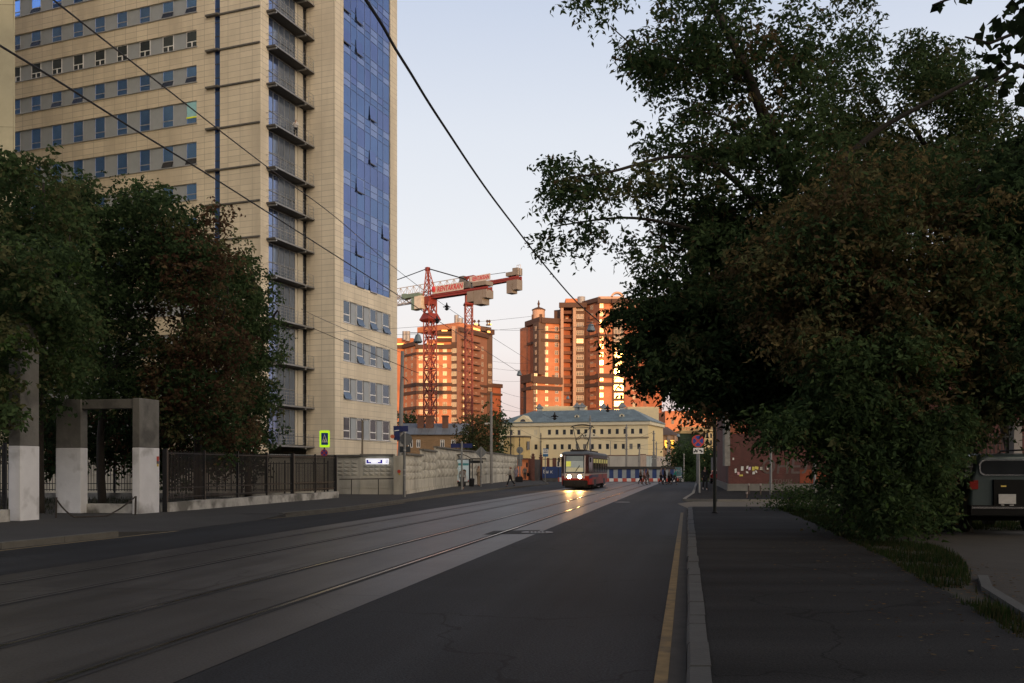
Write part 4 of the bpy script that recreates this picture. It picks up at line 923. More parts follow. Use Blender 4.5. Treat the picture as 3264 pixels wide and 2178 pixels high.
for k in range(3): m.beam(Cp(0, k), Cp(n_, k), .13)
for i in range(n_):
    m.beam(Cp(i, 0), Cp(i, 1), .08)
    for k in (0, 1): m.beam(Cp(i, k), Cp(i, 2)+(e1-e0)/n_*.5, .08); m.beam(Cp(i+1, k), Cp(i, 2)+(e1-e0)/n_*.5, .08)
m.build('jib', CLAT, k2)
m = MB(); m.obox(c2_-jd2*4.2-js2*.6+Z3*(zb2+.1), jd2*3, js2*1.2, Z3*.9); m.obox(c2_-jd2*2.2-js2*.7+Z3*(zb2+.9), jd2*1.3, js2*1.4, Z3*1.4); m.build('winch', mat('winch_dark', (.10, .11, .12)), k2)
# flood lamp on the second crane's foot
c = Vector((gX(1495, 190), 190, zz(1415, 190)))
fl_ = thing('flood_lamp', 'bright warm flood lamp glowing at the foot of the farther crane', 'lamp', c)
m = MB(); m.box((c.x-1.3, c.y-.15, c.z-.4), (c.x+1.3, c.y, c.z+.4)); m.build('lamp_face', mat('flood_glow', (1, .8, .5), emit=(1, .72, .38, 9)), fl_)
m = MB(); m.box((c.x-1.4, c.y, c.z-.5), (c.x+1.4, c.y+.4, c.z+.5)); m.tube([(c.x, c.y+.3, 0), (c.x, c.y+.3, c.z)], .12, 6); m.build('housing', BLK, fl_)
# ---------------------------------------------------------------- mid-distance buildings
OCH = mat('ochre_brick', (.30, .195, .11), rough=.9, var=.2, scale=.6, brick=(.5, .16, .02, .8, .1)); TIN = mat('grey_tin_roof', (.25, .275, .30), rough=.5, metal=.35, var=.18, scale=.5, brick=(1.0, 30, .03, .6, .08, 0))
YELW = mat('yellow_plaster', (.78, .68, .45), rough=.9, var=.07, scale=.3, c2=(.69, .59, .39), c2s=.12, c2t=(.5, .7), stretch=(1, 1, .3)); CREAM = mat('cream_trim', (.66, .60, .45), rough=.9, var=.08)
BROOF = mat('blue_grey_roof', (.18, .235, .25), rough=.55, metal=.2, var=.22, scale=.35, brick=(1.1, 1.4, .03, .7, .15))
CHIM = mat('chimney_brick', (.16, .075, .05), rough=.9)
lo = thing('low_house', 'low ochre brick house with grey tin roof and chimneys behind the concrete wall', 'house', (-8, 132, 0))
Yl = 132
x0, x1 = gX(1276, Yl), gX(1482, Yl); ze, zr = zz(1386, Yl), zz(1350, 137)
wl = [(1301, 1316), (1327, 1340), (1403, 1417), (1438, 1452)]
m = MB(); wall_holes(m, (x0, Yl), (1, 0), x1-x0, 0, ze, [(gX(a, Yl)-x0, gX(b, Yl)-x0, zz(1427, Yl), zz(1402, Yl)) for a, b in wl]); m.box((x0, Yl+.5, 0), (x1, Yl+10, ze-.01)); m.build('wall', OCH, lo)
m = MB(); A_, B_ = Vector((x0-.4, Yl-.4, ze)), Vector((x1+.4, Yl-.4, ze)); C_, D_ = Vector((x1+.4, Yl+5, zr)), Vector((x0-.4, Yl+5, zr)); E_, G_ = Vector((x1+.4, Yl+10.5, ze)), Vector((x0-.4, Yl+10.5, ze))
m.quad(A_, B_, C_, D_); m.quad(D_, C_, E_, G_); m.add([A_, D_, G_], [(0, 1, 2)]); m.add([B_, C_, E_], [(0, 1, 2)]); rf = m.build('roof', TIN, lo)
for a, b in ((1331, 1351), (1357, 1382), (1410, 1428)):
    m = MB(); m.box((gX(a, 135), 134.6, zr-1.6), (gX(b, 135), 136, zr+.9)); m.box((gX(a, 135)-.1, 134.5, zr+.9), (gX(b, 135)+.1, 136.1, zr+1.05)); m.build('chimney', CHIM, rf)
for a, b in wl:
    m = MB(); xa, xb, za_, zb_ = gX(a, Yl), gX(b, Yl), zz(1427, Yl), zz(1402, Yl); y = Yl+.08
    for u in (xa, (xa+xb)/2-.05, xb-.1): m.box((u, y-.06, za_), (u+.1, y, zb_))
    for u in (za_, za_+(zb_-za_)*.68, zb_-.1): m.box((xa, y-.055, u), (xb, y, u+.1))
    w = m.build('window', WFR, lo); m = MB(); m.quad((xa, y, za_), (xb, y, za_), (xb, y, zb_), (xa, y, zb_)); m.build('pane', DARKG, w)
# long yellow building
Yy = 200
yb = thing('yellow_building', 'long yellow two-storey building with blue-grey hipped roof, dormers and roof vents', 'building', (10, 205, 0))
pL, pR = Vector((gX(1592, 206), 206, 0)), Vector((gX(2066, 196), 196, 0)); yd = (pR-pL).normalized(); yn = Vector((yd.y, -yd.x, 0)); Ly = (pR-pL).length; yin = -yn
def yat(x): r = (x-CX)/FL; return (pL.x-r*pL.y)/(r*yd.y-yd.x)
def yz(x, y): t = yat(x); return zz(y, pL.y+yd.y*t)
ze = yz(1800, 1347)
top = [1629, 1654, 1707, 1751, 1775, 1798.5, 1821.5, 1844, 1867, 1893, 1918, 1942.5, 1967, 1992, 2016, 2042]
low = [1708, 1744.5, 1768.5, 1791.5, 1815, 1839.5, 1863, 1887.5, 1912, 1936, 1961.5, 1986.5, 2011, 2036]
hw = .33; hol = []
for x in top:
    t = yat(x); z1 = yz(x, 1369+ (1800-x)*-.0+ (2 if x < 1760 else -1 - (x-1760)*.012)); z1 = ze-1.55; hol.append((t-.39, t+.39, z1-1.08, z1))
for x in low:
    t = yat(x); z1 = ze-4.75; hol.append((t-.39, t+.39, z1-1.1, z1))
m = MB(); wall_holes(m, pL, yd, Ly, 0, ze, hol, rec=.18); m.build('front_wall', YELW, yb)
e1 = pR+Vector((5.6, 15, 0)); m = MB(); Zv = Vector((0, 0, 1))
m.quad(pR, e1, e1+Zv*ze, pR+Zv*ze); b_ = pL+yin*16; m.quad(e1, b_, b_+Zv*ze, e1+Zv*ze); m.quad(b_, pL, pL+Zv*ze, b_+Zv*ze); m.build('end_wall', mat('warm_lit_yellow', (.66, .53, .29), rough=.9, var=.06), yb)  # end walls tinted warmer, the warm side light put into the colour
for i, (a, b, c, d) in enumerate(hol):
    o = pL+yd*a+yin*.12; m = MB(); w_ = b-a; h_ = d-c
    for s_ in (0, w_-.06): m.obox(o+yd*s_+Zv*c, yd*.06, yn*.05, Zv*h_)
    m.obox(o+yd*-.06+yn*.16+Zv*(c-.14), yd*(w_+.12), yin*.14, Zv*.12)
    blk = i == 2
    w = m.build('window', CREAM, yb); m = MB(); m.quad(o+Zv*c, o+yd*w_+Zv*c, o+yd*w_+Zv*d, o+Zv*d); m.build('pane', CREAM if blk else (GLG if i in (21, 22, 28) else DARKG), w)
for z, h, o_, mm in ((ze-.35, .72, .42, CREAM), (ze+.06, .16, .6, BROOF)):
    m = MB(); m.obox(pL-yd*.5+yn*o_+Zv*(z-h/2), yd*(Ly+1), yin*o_, Zv*h); m.obox(pR+yd*o_+Zv*(z-h/2), (e1-pR), -yd*o_, Zv*h); m.build('cornice', mm, yb)
m = MB(); t0 = yat(1722); m.obox(pL+yd*t0+yn*.25+Zv*(ze-3.55), yd*(Ly-t0+.2), yin*.25, Zv*.28); m.build('string_course', mat('dull_cornice', (.30, .25, .17), rough=.9, var=.3), yb)
zr = ze+3.1
R0, R1 = pL+yd*5.5+yin*8, pL+yd*(Ly-4.5)+yin*8
c0, c1, c2, c3 = [p+Zv*(ze+.15) for p in (pL-yd*.6+yn*.6, pR+yd*.6+yn*.6, e1+yd*.6+yin*.6, b_-yd*.6+yin*.6)]; r0, r1 = R0+Zv*zr-Zv*0, R1+Zv*(zr)
r0.z = r1.z = zr
m = MB(); m.quad(c0, c1, r1, r0); m.add([c1, c2, r1], [(0, 1, 2)]); m.quad(c2, c3, r0, r1); m.add([c3, c0, r0], [(0, 1, 2)]); yr = m.build('roof', BROOF, yb)
# pediment with half-round window on the left
tp_ = yat(1668); wp = 2.35; zp = ze+.2
m = MB(); A_ = pL+yd*(tp_-wp)+yn*.3+Zv*zp; B_ = pL+yd*(tp_+wp)+yn*.3+Zv*zp; C_ = pL+yd*tp_+yn*.3+Zv*(zp+1.55); bk = yin*4
m.loft([[A_, B_, C_], [A_+bk, B_+bk, C_+bk]]); pe = m.build('pediment', YELW, yr)
m = MB(); m.poly([pL+yd*(tp_+.62*math.cos(math.pi*k/10))+yn*.33+Zv*(zp+.1+.55*math.sin(math.pi*k/10)) for k in range(11)]); m.build('half_round_window', DARKG, pe)
# second white pediment on the string course
tq = yat(1881); m = MB(); q = pL+yd*tq+yn*.3+Zv*(ze-3.3); m.loft([[q-yd*2.3, q+yd*2.3, q+Zv*1.35], [q-yd*2.3+yin*.3, q+yd*2.3+yin*.3, q+Zv*1.35+yin*.3]]); m.build('pediment', CREAM, yb)
m = MB(); q = pL+yd*tq+yn*.32+Zv*(ze-3.0); m.obox(q-yd*1.1, yd*.35, yn*.01, Zv*.3); m.obox(q+yd*.75, yd*.35, yn*.01, Zv*.3); m.build('pediment_shadow_gap', DARKG, yb)
for x in (1830, 1975):
    t_ = yat(x); q = pL+yd*t_+yin*2.6+Zv*(ze+.95)
    m = MB(); pts_ = [(-.65, -.35), (.65, -.35)]+[(.65*math.cos(math.pi*k/10), .35+.62*math.sin(math.pi*k/10)) for k in range(11)]
    m.loft([[q+yd*a+Zv*b for a, b in pts_], [q+yd*a+Zv*b+yin*2.5 for a, b in pts_]]); d_ = m.build('dormer', BROOF, yr)
    m = MB(); o2 = q+yn*.02; m.loft([[o2+yd*a*.86+Zv*b*.86 for a, b in pts_], [o2+yd*a*.86+Zv*b*.86+yin*.05 for a, b in pts_]]); m.build('dormer_window', CREAM, d_)
    m = MB(); m.obox(q+yn*.05-yd*.18-Zv*.2, yd*.36, yin*.02, Zv*.9); m.build('dormer_pane', DARKG, d_)
for x, y0, y1, Yq in ((1719.5, 1302, 1288, 214), (1839.5, 1298, 1284, 214), (1856, 1298, 1285, 213), (1924, 1300, 1286, 213), (1983, 1297, 1281, 212)):
    q = at(x, y0, Yq); m = MB(); s_ = .55; m.obox(Vector((q.x-s_, Yq, zr-1.5)), (2*s_, 0, 0), (0, 2*s_, 0), (0, 0, q.z-zr+1.5)); v_ = m.build('roof_vent', mat('vent_white', (.40, .41, .40), rough=.7), yr)
    m = MB(); zt = zz(y1, Yq); C8 = lambda k, z: [(q.x+a*k, Yq+s_+b*k, z) for a, b in ((-1, -1), (1, -1), (1, 1), (-1, 1))]
    m.loft([C8(.95, q.z), C8(.9, q.z+.12), C8(.45, (q.z+zt)/2+.1), C8(.06, zt+.1)]); m.build('vent_cap', TIN, v_)
# parapets / rear cream wing peeping over the roof
m = MB(); m.box((gX(1728, 222), 222, 0), (gX(1872, 222), 226, zz(1295, 222))); m.box((gX(2000, 222), 222, 0), (gX(2100, 222), 240, zz(1297, 222))); m.build('rear_wing', mat('cream_wall', (.66, .56, .36), rough=.9, var=.06), yb)
# drainpipe
m = MB(); t_ = yat(1722); q = pL+yd*t_+yn*.15; m.tube([q, q+Zv*(ze-.6)], .09, 6); m.build('drainpipe', CREAM, yb)
# porch annex with dark eave
an = thing('annex', 'small ochre rounded annex with a dark eave in front of the yellow building', 'building', (0, 192, 0))
m = MB(); Ya = 192; pl_ = [(gX(1600, Ya), Ya+8), (gX(1602, Ya), Ya+1), (gX(1640, Ya), Ya), (gX(1672, Ya), Ya+.6), (gX(1691, Ya), Ya+2.5), (gX(1691, Ya+8), Ya+10)]
m.prism(pl_, 0, zz(1394, Ya)); m.build('wall', mat('ochre_plaster', (.47, .36, .17), rough=.9, var=.1), an)
cxa = sum(p[0] for p in pl_)/6; cya = sum(p[1] for p in pl_)/6
m = MB(); m.prism([(cxa+(x-cxa)*1.06, cya+(y-cya)*1.06) for x, y in pl_], zz(1394, Ya), zz(1391, Ya)+.12); m.build('eave', mat('dark_eave', (.09, .07, .05)), an)
m = MB(); q = at(1683, 1434, Ya+1.4); m.obox((q.x-.27, Ya+1.1, q.z), (.55, .42, 0), (.1, -.1, 0), (0, 0, 1.75)); m.build('window', DARKG, an)
m = MB(); q = Vector((gX(1603.5, Ya), Ya+.6, 0)); m.tube([q, q+Zv*zz(1402, Ya)], .1, 6); m.build('drainpipe', CREAM, an)

# containers over the blue and white hoarding
CONT = mat('cabin_grey', (.34, .335, .32), rough=.7, var=.18, scale=.7, stretch=(1, 1, .25)); CONT2 = mat('cabin_blue_grey', (.30, .34, .35), rough=.7, var=.12); CONT3 = mat('cabin_rusty', (.40, .32, .27), rough=.8, var=.3, scale=1.5)
Yc = 165
for k, (a, b, Ya_, Yb_, ytop, ybot, mm, lab) in enumerate(((1935, 1941, Yc, Yc, 1458, 1491, CONT, 'narrow grey end of a site cabin just right of the tram'), (1941, 1999, Yc, Yc, 1453, 1490, CONT, 'grey raised site cabin with pale streaks nearest the tram'), (1999.5, 2041, Yc, Yc, 1453, 1490, CONT, 'grey raised site cabin with a dark top trim, middle of the row'),
        (2041.5, 2059, Yc-.3, Yc-.3, 1450, 1491, CONT3, 'rust-stained narrow site cabin between two grey ones'), (2059.5, 2092, Yc, Yc+3, 1453, 1492, CONT2, 'blue-grey plain site cabin right of the rusty one'))):
    p, q = Vector((gX(a, Ya_), Ya_, 0)), Vector((gX(b, Yb_), Yb_, 0)); d = q-p; n = Vector((d.y, -d.x, 0)).normalized()
    t = thing('site_cabin', lab, 'cabin', p, 'raised site cabins in a row'); z0, z1 = zz(ybot, Yc), zz(ytop, Yc)
    m = MB(); m.obox(p+Zv*z0, d, -n*3, Zv*(z1-z0)); m.build('body', mm, t)
    m = MB(); m.obox(p-d*.01+n*.06+Zv*(z1-.02), d*1.02, -n*3.1, Zv*.14); m.build('roof_edge', mat('rust_trim', (.14, .075, .055), rough=.8), t)
    m = MB(); kk = max(1, int(d.length/1.1))
    for j in range(kk+1): m.obox(p+d*(j/kk*.97)+n*.05+Zv*z0, d.normalized()*.09, -n*.05, Zv*(z1-z0))
    m.build('ribs', mm, t)
for j in range(5):
    a, b = 2092.5+j*9.2, 2092.5+(j+1)*9.2-.4; Ya_, Yb_ = 168+j*2.2, 168+(j+1)*2.2
    p, q = Vector((gX(a, Ya_), Ya_, 0)), Vector((gX(b, Yb_), Yb_, 0)); d = q-p; n = Vector((d.y, -d.x, 0)).normalized(); z0, z1 = 1.75, zz(1453.5+j*1.1, Ya_)
    t = thing('site_cabin', ['first', 'second', 'third', 'fourth', 'last'][j]+' windowed beige site cabin right of the blue-grey one', 'cabin', p, 'raised site cabins in a row')
    m = MB(); m.obox(p+Zv*z0, d, -n*3, Zv*(z1-z0)); m.build('body', mat('cabin_beige', (.36, .32, .28), rough=.8, var=.12), t)
    m = MB(); o = p+d*.2+n*.05+Zv*(z0+(z1-z0)*.5); m.obox(o, d*.42, -n*.04, Zv*(z1-z0)*.42); w = m.build('window', CREAM, t); m = MB(); o += n*.01+d*.06+Zv*.06; m.obox(o, d*.3, -n*.01, Zv*((z1-z0)*.42-.12)); m.build('pane', DARKG, w)
m = MB(); m.box((gX(1930, 166), 164.5, 1.2), (gX(2140, 170), 176, 1.74)); t = thing('gantry_frame', 'dark steel frame carrying the raised site cabins above the hoarding', 'frame', (20, 166, 0)); m.build('deck', mat('dark_gantry', (.03, .03, .03)), t)
for x in range(1938, 2140, 24):
    m = MB(); q = Vector((gX(x, 166), 166, 0)); m.beam(q, q+Zv*1.5, .25); m.build('leg', mat('dark_gantry', (.03, .03, .03)), t)
NAVY = mat('hoarding_blue', (.016, .045, .17), rough=.55, var=.15); HWH = mat('hoarding_white', (.30, .34, .37), rough=.7, var=.15, scale=1.5); BRD = mat('block_red', (.42, .07, .045), rough=.7, var=.2, scale=2); BWH = mat('block_white', (.62, .62, .62), rough=.7, var=.15, scale=2)
ho = thing('hoarding', 'site hoarding of alternating navy and whitish panels behind the walking people', 'fence', (16, 119, 0))
Yh = 119; x = gX(1928, Yh); i = 0; zh = zz(1496, Yh)
while x < gX(2172, Yh):
    m = MB(); w_ = .555; mm = NAVY if i % 2 else HWH; m.box((x, Yh, .4), (x+w_-.01, Yh+.06, zh)); 
    if not i % 2: m.box((x+.02, Yh-.03, .45), (x+.07, Yh, zh-.05)); m.box((x+w_-.08, Yh-.03, .45), (x+w_-.03, Yh, zh-.05))
    p_ = m.build('panel', mm, ho); x += w_; i += 1
m = MB(); m.box((gX(1925, Yh), Yh-.15, zh), (gX(2172, Yh), Yh+.9, zh+.34)); m.build('top_board', mat('dark_gantry', (.03, .03, .03)), ho)
x = gX(1928, 118); i = 0; names = []
while x < gX(2170, 118):
    w_ = .56; m = MB(); m.loft([[(x+.01, 117.9, 0), (x+w_-.01, 117.9, 0), (x+w_-.01, 118.5, 0), (x+.01, 118.5, 0)], [(x+.01, 117.98, .3), (x+w_-.01, 117.98, .3), (x+w_-.01, 118.42, .3), (x+.01, 118.42, .3)], [(x+.01, 118.08, .42), (x+w_-.01, 118.08, .42), (x+w_-.01, 118.32, .42), (x+.01, 118.32, .42)]])
    o = m.build('road_block', BRD if i % 2 == 0 else BWH); tag(o, ('red' if i % 2 == 0 else 'white')+' painted concrete road block in the row along the hoarding foot', 'road block', 'red and white road blocks'); x += w_; i += 1

# green netting building and ornate corner house, warm lit gap
nb = thing('netted_building', 'building wrapped in dark green netting behind the street trees', 'building', (36, 230, 0))
NET = mat('green_netting', (.028, .052, .034), rough=.95, var=.3, scale=.5, stretch=(1, 1, .3)); STO = mat('ornate_stone', (.62, .47, .25), rough=.85, var=.15, scale=1.2); 
m = MB(); m.box((gX(2168, 230), 230, 0), (gX(2256, 230), 250, zz(1382, 230))); m.build('netting', NET, nb)
m = MB(); m.box((gX(2168, 230), 229.7, zz(1382, 230)), (gX(2258, 230), 250, zz(1376, 230))); m.box((gX(2166, 230), 229.4, zz(1376, 230)), (gX(2262, 230), 250, zz(1373, 230))); m.build('cornice', STO, nb)
m = MB()
for x in range(2168, 2260, 5): q = Vector((gX(x, 230), 229.6, zz(1373, 230))); m.cyl((q.x, q.y), .14, q.z, q.z+.7, 6)
m.box((gX(2166, 230), 229.4, zz(1373, 230)+.7), (gX(2262, 230), 229.8, zz(1373, 230)+.9)); m.build('balustrade', STO, nb)
oh = thing('ornate_house', 'ornate cream corner house with balustrade, lit warm behind the no-stopping sign', 'house', (46, 222, 0))
ccx = Vector((gX(2262, 226), 228, 0)); rr = gX(2284, 226)-gX(2240, 226)
m = MB(); m.cyl((ccx.x-.6, ccx.y), 2.0, 0, zz(1378, 226), 20); m.build('corner_bay', STO, oh)
m = MB(); m.lathe((ccx.x-.6, ccx.y, zz(1378, 226)), [(2.1, 0), (2.6, .3), (2.6, .5), (2.2, .6)], 20); m.build('cornice', STO, oh)
m = MB()
for k in range(10): a_ = math.pi+math.pi*k/9; m.cyl((ccx.x-.6+2.2*math.cos(a_), ccx.y+2.2*math.sin(a_)), .16, zz(1370, 226), zz(1360, 226), 6)
m.build('balustrade', STO, oh)
m = MB()
for z in (1440, 1418, 1396):
    for k in (-1, 0, 1): m = MB(); m.obox((ccx.x-.6+k*.95-.25, ccx.y-2.03+abs(k)*.22, zz(z, 226)), (.5, 0, 0), (0, -.02, 0), (0, 0, 1.1)); m.build('window', DARKG, oh)
m = MB(); m.box((gX(2290, 226), 226, 0), (gX(2320, 226), 240, zz(1336, 226))); m.build('side_wing', mat('pinkish_wall', (.50, .24, .13), rough=.85, var=.15), oh)
m = MB(); m.box((gX(2297, 226), 225.9, zz(1370, 226)), (gX(2301, 226), 226, zz(1350, 226))); m.box((gX(2292, 226), 225.8, zz(1395, 226)), (gX(2308, 226), 226, zz(1372, 226))); m.build('stone_trim', STO, oh)
rh = thing('red_house', 'orange-red house glimpsed between leaves above the netted building', 'house', (44, 300, 0))
m = MB(); m.box((gX(2120, 300), 300, 0), (gX(2320, 300), 320, zz(1310, 300))); m.build('wall', RB, rh)
m = MB()
for x in (2140, 2165, 2190, 2240): m = MB(); m.box((gX(x, 300), 299.9, zz(1352, 300)), (gX(x+8, 300), 300, zz(1337, 300))); m.build('window', GLG, rh)
gp = thing('corner_house', 'house right of the yellow building with glowing warm shop windows', 'house', (34, 215, 0))
m = MB(); m.box((gX(2110, 215), 215, 0), (gX(2160, 215), 232, zz(1385, 215))); m.build('wall', mat('dusty_pink_wall', (.40, .25, .16), rough=.9, var=.2), gp)
for a, b in ((2118.5, 2127.5), (2136, 2149.5)):
    m = MB(); m.box((gX(a, 215), 214.9, zz(1429, 215)), (gX(b, 215), 215, zz(1404, 215))); m.build('lit_window', mat('shop_glow', (1, .6, .15), emit=(1, .5, .06, 1.8)), gp)
m = MB()
for x in (2129, 2133.5, 2152): m.box((gX(x, 215)-.2, 214.7, 0), (gX(x, 215)+.2, 215, zz(1388, 215)))
m.build('pilaster', PALEP, gp)
m = MB(); e_ = zz(1387, 215); m.loft([[(gX(2108, 215), 214.5, e_), (gX(2162, 215), 214.5, e_), (gX(2150, 215), 224, e_+2.2), (gX(2108, 215), 224, e_+2.8)], [(gX(2108, 215), 233, e_), (gX(2162, 215), 233, e_), (gX(2150, 215), 225, e_+2.2), (gX(2108, 215), 225, e_+2.8)]]); m.build('roof', mat('brown_roof', (.13, .085, .07)), gp)

# gatehouse corner on the left: orange booth, dark gate, blue gate
og = thing('gate_booth', 'orange brick booth, a glow put into its wall, at the end of the concrete wall', 'booth', (2, 126, 0))
ORA = mat('glowing_orange_plaster', (.62, .24, .13), rough=.8, var=.1, emit=(.9, .25, .08, .16)); DBR = mat('dark_brick', (.12, .05, .04), rough=.9, var=.3, scale=3)  # faint orange glow put into the plaster itself, no lamp here
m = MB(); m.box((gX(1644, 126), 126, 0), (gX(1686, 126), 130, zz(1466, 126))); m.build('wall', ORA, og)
m = MB(); m.box((gX(1643, 126), 125.6, 0), (gX(1650, 126), 126.1, zz(1458, 126))); m.box((gX(1684, 126), 125.4, 0), (gX(1694, 126), 126.2, zz(1462, 126))); m.build('brick_pier', DBR, og)
m = MB(); m.box((gX(1643, 126), 125.3, zz(1466, 126)), (gX(1690, 126), 130, zz(1461, 126))); m.build('roof', DBR, og)
m = MB(); m.box((gX(1677, 126), 125.9, zz(1490, 126)), (gX(1682, 126), 126, zz(1475, 126))); m.build('window', DARKG, og)
ig = thing('iron_gate', 'dark brown swung-open iron gate between the booth and the blue gate', 'gate', (3.5, 122, 0))
m = MB(); p, q = Vector((gX(1697, 118), 118, 0)), Vector((gX(1722, 124), 124, 0)); m.obox(p+Zv*.12, q-p, Vector((.1, 0, 0)), Zv*2.75); m.build('gate_leaf', mat('gate_brown', (.045, .034, .030), rough=.8, var=.3), ig)
for x, Y_ in ((1699, 118), (1724, 124)):
    m = MB(); q = Vector((gX(x, Y_), Y_, 0)); m.beam(q, q+Zv*3.1, .42); m.lathe((q.x, q.y, 3.1), [(.3, 0), (.3, .08), (.12, .15), (.2, .35), (.05, .5)], 8); m.build('gate_post', DBR, ig)
bg_ = thing('blue_gate', 'navy blue metal gate with white lettering left of the tram', 'gate', (gX(1728, 122), 122, 0))
m = MB(); m.box((gX(1728, 122), 122, zz(1524, 122)), (gX(1790, 122), 122.1, zz(1488, 122))); gl_ = m.build('gate_leaf', NAVY, bg_)
text('lettering', 'Би к', .62, gl_, BWH, (gX(1746, 121.9), 121.97, zz(1504.5, 121.9)), (1, 0, 0))
for x in (1747, 1767):
    m = MB(); q = Vector((gX(x, 122.5), 122.5, 0)); m.beam(q, q+Zv*zz(1460, 122), .5 if x > 1760 else .36); m.build('gate_post', DBR, bg_)
m = MB(); m.box((gX(1730, 122.4), 122.35, zz(1465, 122)), (gX(1790, 122.4), 122.45, zz(1463, 122))); m.build('top_bar', BLK, bg_)
m = MB(); m.box((gX(1729, 122.2), 122.12, .05), (gX(1790, 122.2), 122.2, zz(1524, 122))); m.build('lower_board', mat('grey_board', (.10, .10, .10)), bg_)
for i, x in enumerate((1779, 1783.5)):
    m = MB(); Yq = 116; m.box((gX(x, Yq), Yq, .02), (gX(x+4.3 if i == 0 else x+9, Yq), Yq+.4, .55)); tag(m.build('road_block', BRD if i == 0 else BWH), ['short red road block hard left of the tram', 'white road block hard left of the tram, by the red one'][i], 'road block', 'red and white road blocks')
nt_ = thing('notice_board', 'small white notice board beside the blue gate', 'board', (gX(1780, 121), 121, 0))
m = MB(); m.box((gX(1775, 121), 121, zz(1489, 121)), (gX(1784, 121), 121.05, zz(1470, 121))); m.build('frame', BWH, nt_); m = MB(); m.box((gX(1777, 121), 120.97, zz(1487, 121)), (gX(1782, 121), 121, zz(1472, 121))); m.build('panel', BLK, nt_)
m = MB(); m.beam((gX(1779.5, 121.2), 121.2, 0), (gX(1779.5, 121.2), 121.2, zz(1489, 121)), .08); m.build('post', BLK, nt_)
gl2 = thing('wall_lamp', 'small round glowing lamp by the left edge of the tram roof', 'lamp', (gX(1789, 118), 118, 0))
c = at(1789, 1452.5, 118); m = MB(); m.lathe((c.x, c.y, c.z), [(.02, -.14), (.11, -.09), (.14, 0), (.11, .09), (.02, .14)], 12); m.build('globe', mat('globe_glow', (1, .9, .7), emit=(1, .8, .5, 6)), gl2, smooth=True)
m = MB(); m.tube([(c.x+.05, c.y+.2, 0), (c.x+.05, c.y+.2, c.z+.25), (c.x, c.y, c.z+.15)], .05, 6); m.build('post', BLK, gl2)

# right: brick building with graffiti
WALLR = mat('dark_red_brick', (.095, .036, .031), rough=.9, var=.25, scale=.8, brick=(.26, .077, .010, 1.5, .2), c2=(.075, .034, .029), c2s=.35)
bk = thing('brick_building', 'dark red brick building with posters and scrawled graffiti behind the trees', 'building', (gX(2322, 66), 66, 0))
xa, xb = gX(2322, 66), gX(2322, 66)+26
m = MB(); m.prism([(xa, 66), (xb, 64.5), (xb, 90), (xa+4.5, 90)], .62, 11); m.build('wall', WALLR, bk)
m = MB(); m.prism([(xa-.12, 65.8), (xb, 64.25), (xb, 90), (xa+4.3, 90)], 0, .62); m.build('plinth', mat('plinth_grey', (.16, .155, .14), rough=.95, var=.3, scale=1.4), bk)
m = MB(); m.box((xa-.32, 65.75, 1.9), (xa+.06, 66.4, 5.8)); m.build('plaster_pilaster', mat('flaking_plaster', (.22, .21, .19), rough=.95, var=.35, scale=3), bk)
m = MB(); m.obox((xa, 66-.02, 4.2), (1.7, -.1, 0), (0, -.02, 0), (0, 0, .85)); m.build('brick_patch', RB2, bk)
m = MB(); yw = lambda x: 66-(x-xa)*1.5/26; q = xa+5.0; m.obox((q, yw(q)-.012, .68), (3.6, -3.6*1.5/26, 0), (0, .01, 0), (0, 0, .95)); m.build('painted_patch', mat('orange_paint', (.20, .048, .02), rough=.9, var=.3, scale=1.5), bk)
GRF = mat('graffiti_chalk', (.105, .080, .074), rough=.9, var=.3, scale=4)
text('graffiti', 'ОНЕЛ', 1.35, bk, GRF, (gX(2515, 65.5), yw(gX(2515, 65.5))-.02, zz(1491, 65.5)), (1, -1.5/26, 0), ext=.002, font_shear=.1)
text('graffiti', 'стони', .6, bk, mat('graffiti_faint', (.12, .085, .075), rough=.9), (gX(2490, 65.5), yw(gX(2490, 65.5))-.02, zz(1535, 65.5)), (1, -1.5/26, 0), ext=.002, font_shear=.2)
pc = [(.62, .62, .60), (.60, .35, .36), (.65, .50, .72), (.62, .55, .12), (.55, .53, .45)]
for i, (x, y, w_, h, k) in enumerate(((2347, 1502, 6, 13, 0), (2356, 1509, 7, 10, 1), (2367, 1494, 8, 14, 0), (2383, 1491, 6, 9, 0), (2390, 1494, 7, 10, 2), (2402, 1494, 8, 12, 3), (2412, 1491, 11, 9, 3), (2427, 1493, 8, 10, 4), (2364, 1516, 11, 5, 3), (2383, 1505, 7, 6, 0), (2403, 1508, 8, 9, 0), (2412, 1503, 5, 7, 0), (2339, 1463, 5, 7, 0), (2447, 1493, 5, 9, 4))):
    q = at(x, y, 65.8); q.y = yw(q.x)-.02; ww, hh = w_/FL*65.8, h/FL*65.8; m = MB(); m.obox((q.x-ww/2, q.y, q.z-hh/2), (ww, 0, R.uniform(-.05, .05)), (0, -.006, 0), (R.uniform(-.04, .04), 0, hh))
    o = m.build('poster', mat('poster_%s' % ['white', 'pink', 'lilac', 'yellow', 'beige'][k], pc[k], rough=.8, var=.2, scale=6), bk)
m = MB(); m.lathe((0, 0, 0), [(.1, 0)], 3)
m = MB(); q = at(2441, 1492, 65.8); q.y = yw(q.x)-.015
for k in range(20):
    a_, b2 = 2*math.pi*k/20, 2*math.pi*(k+1)/20; m.beam(q+Vector((.3*math.cos(a_), 0, .3*math.sin(a_))), q+Vector((.3*math.cos(b2), 0, .3*math.sin(b2))), .06, .01)
m.build('painted_ring', mat('ring_brown', (.22, .14, .06)), bk)
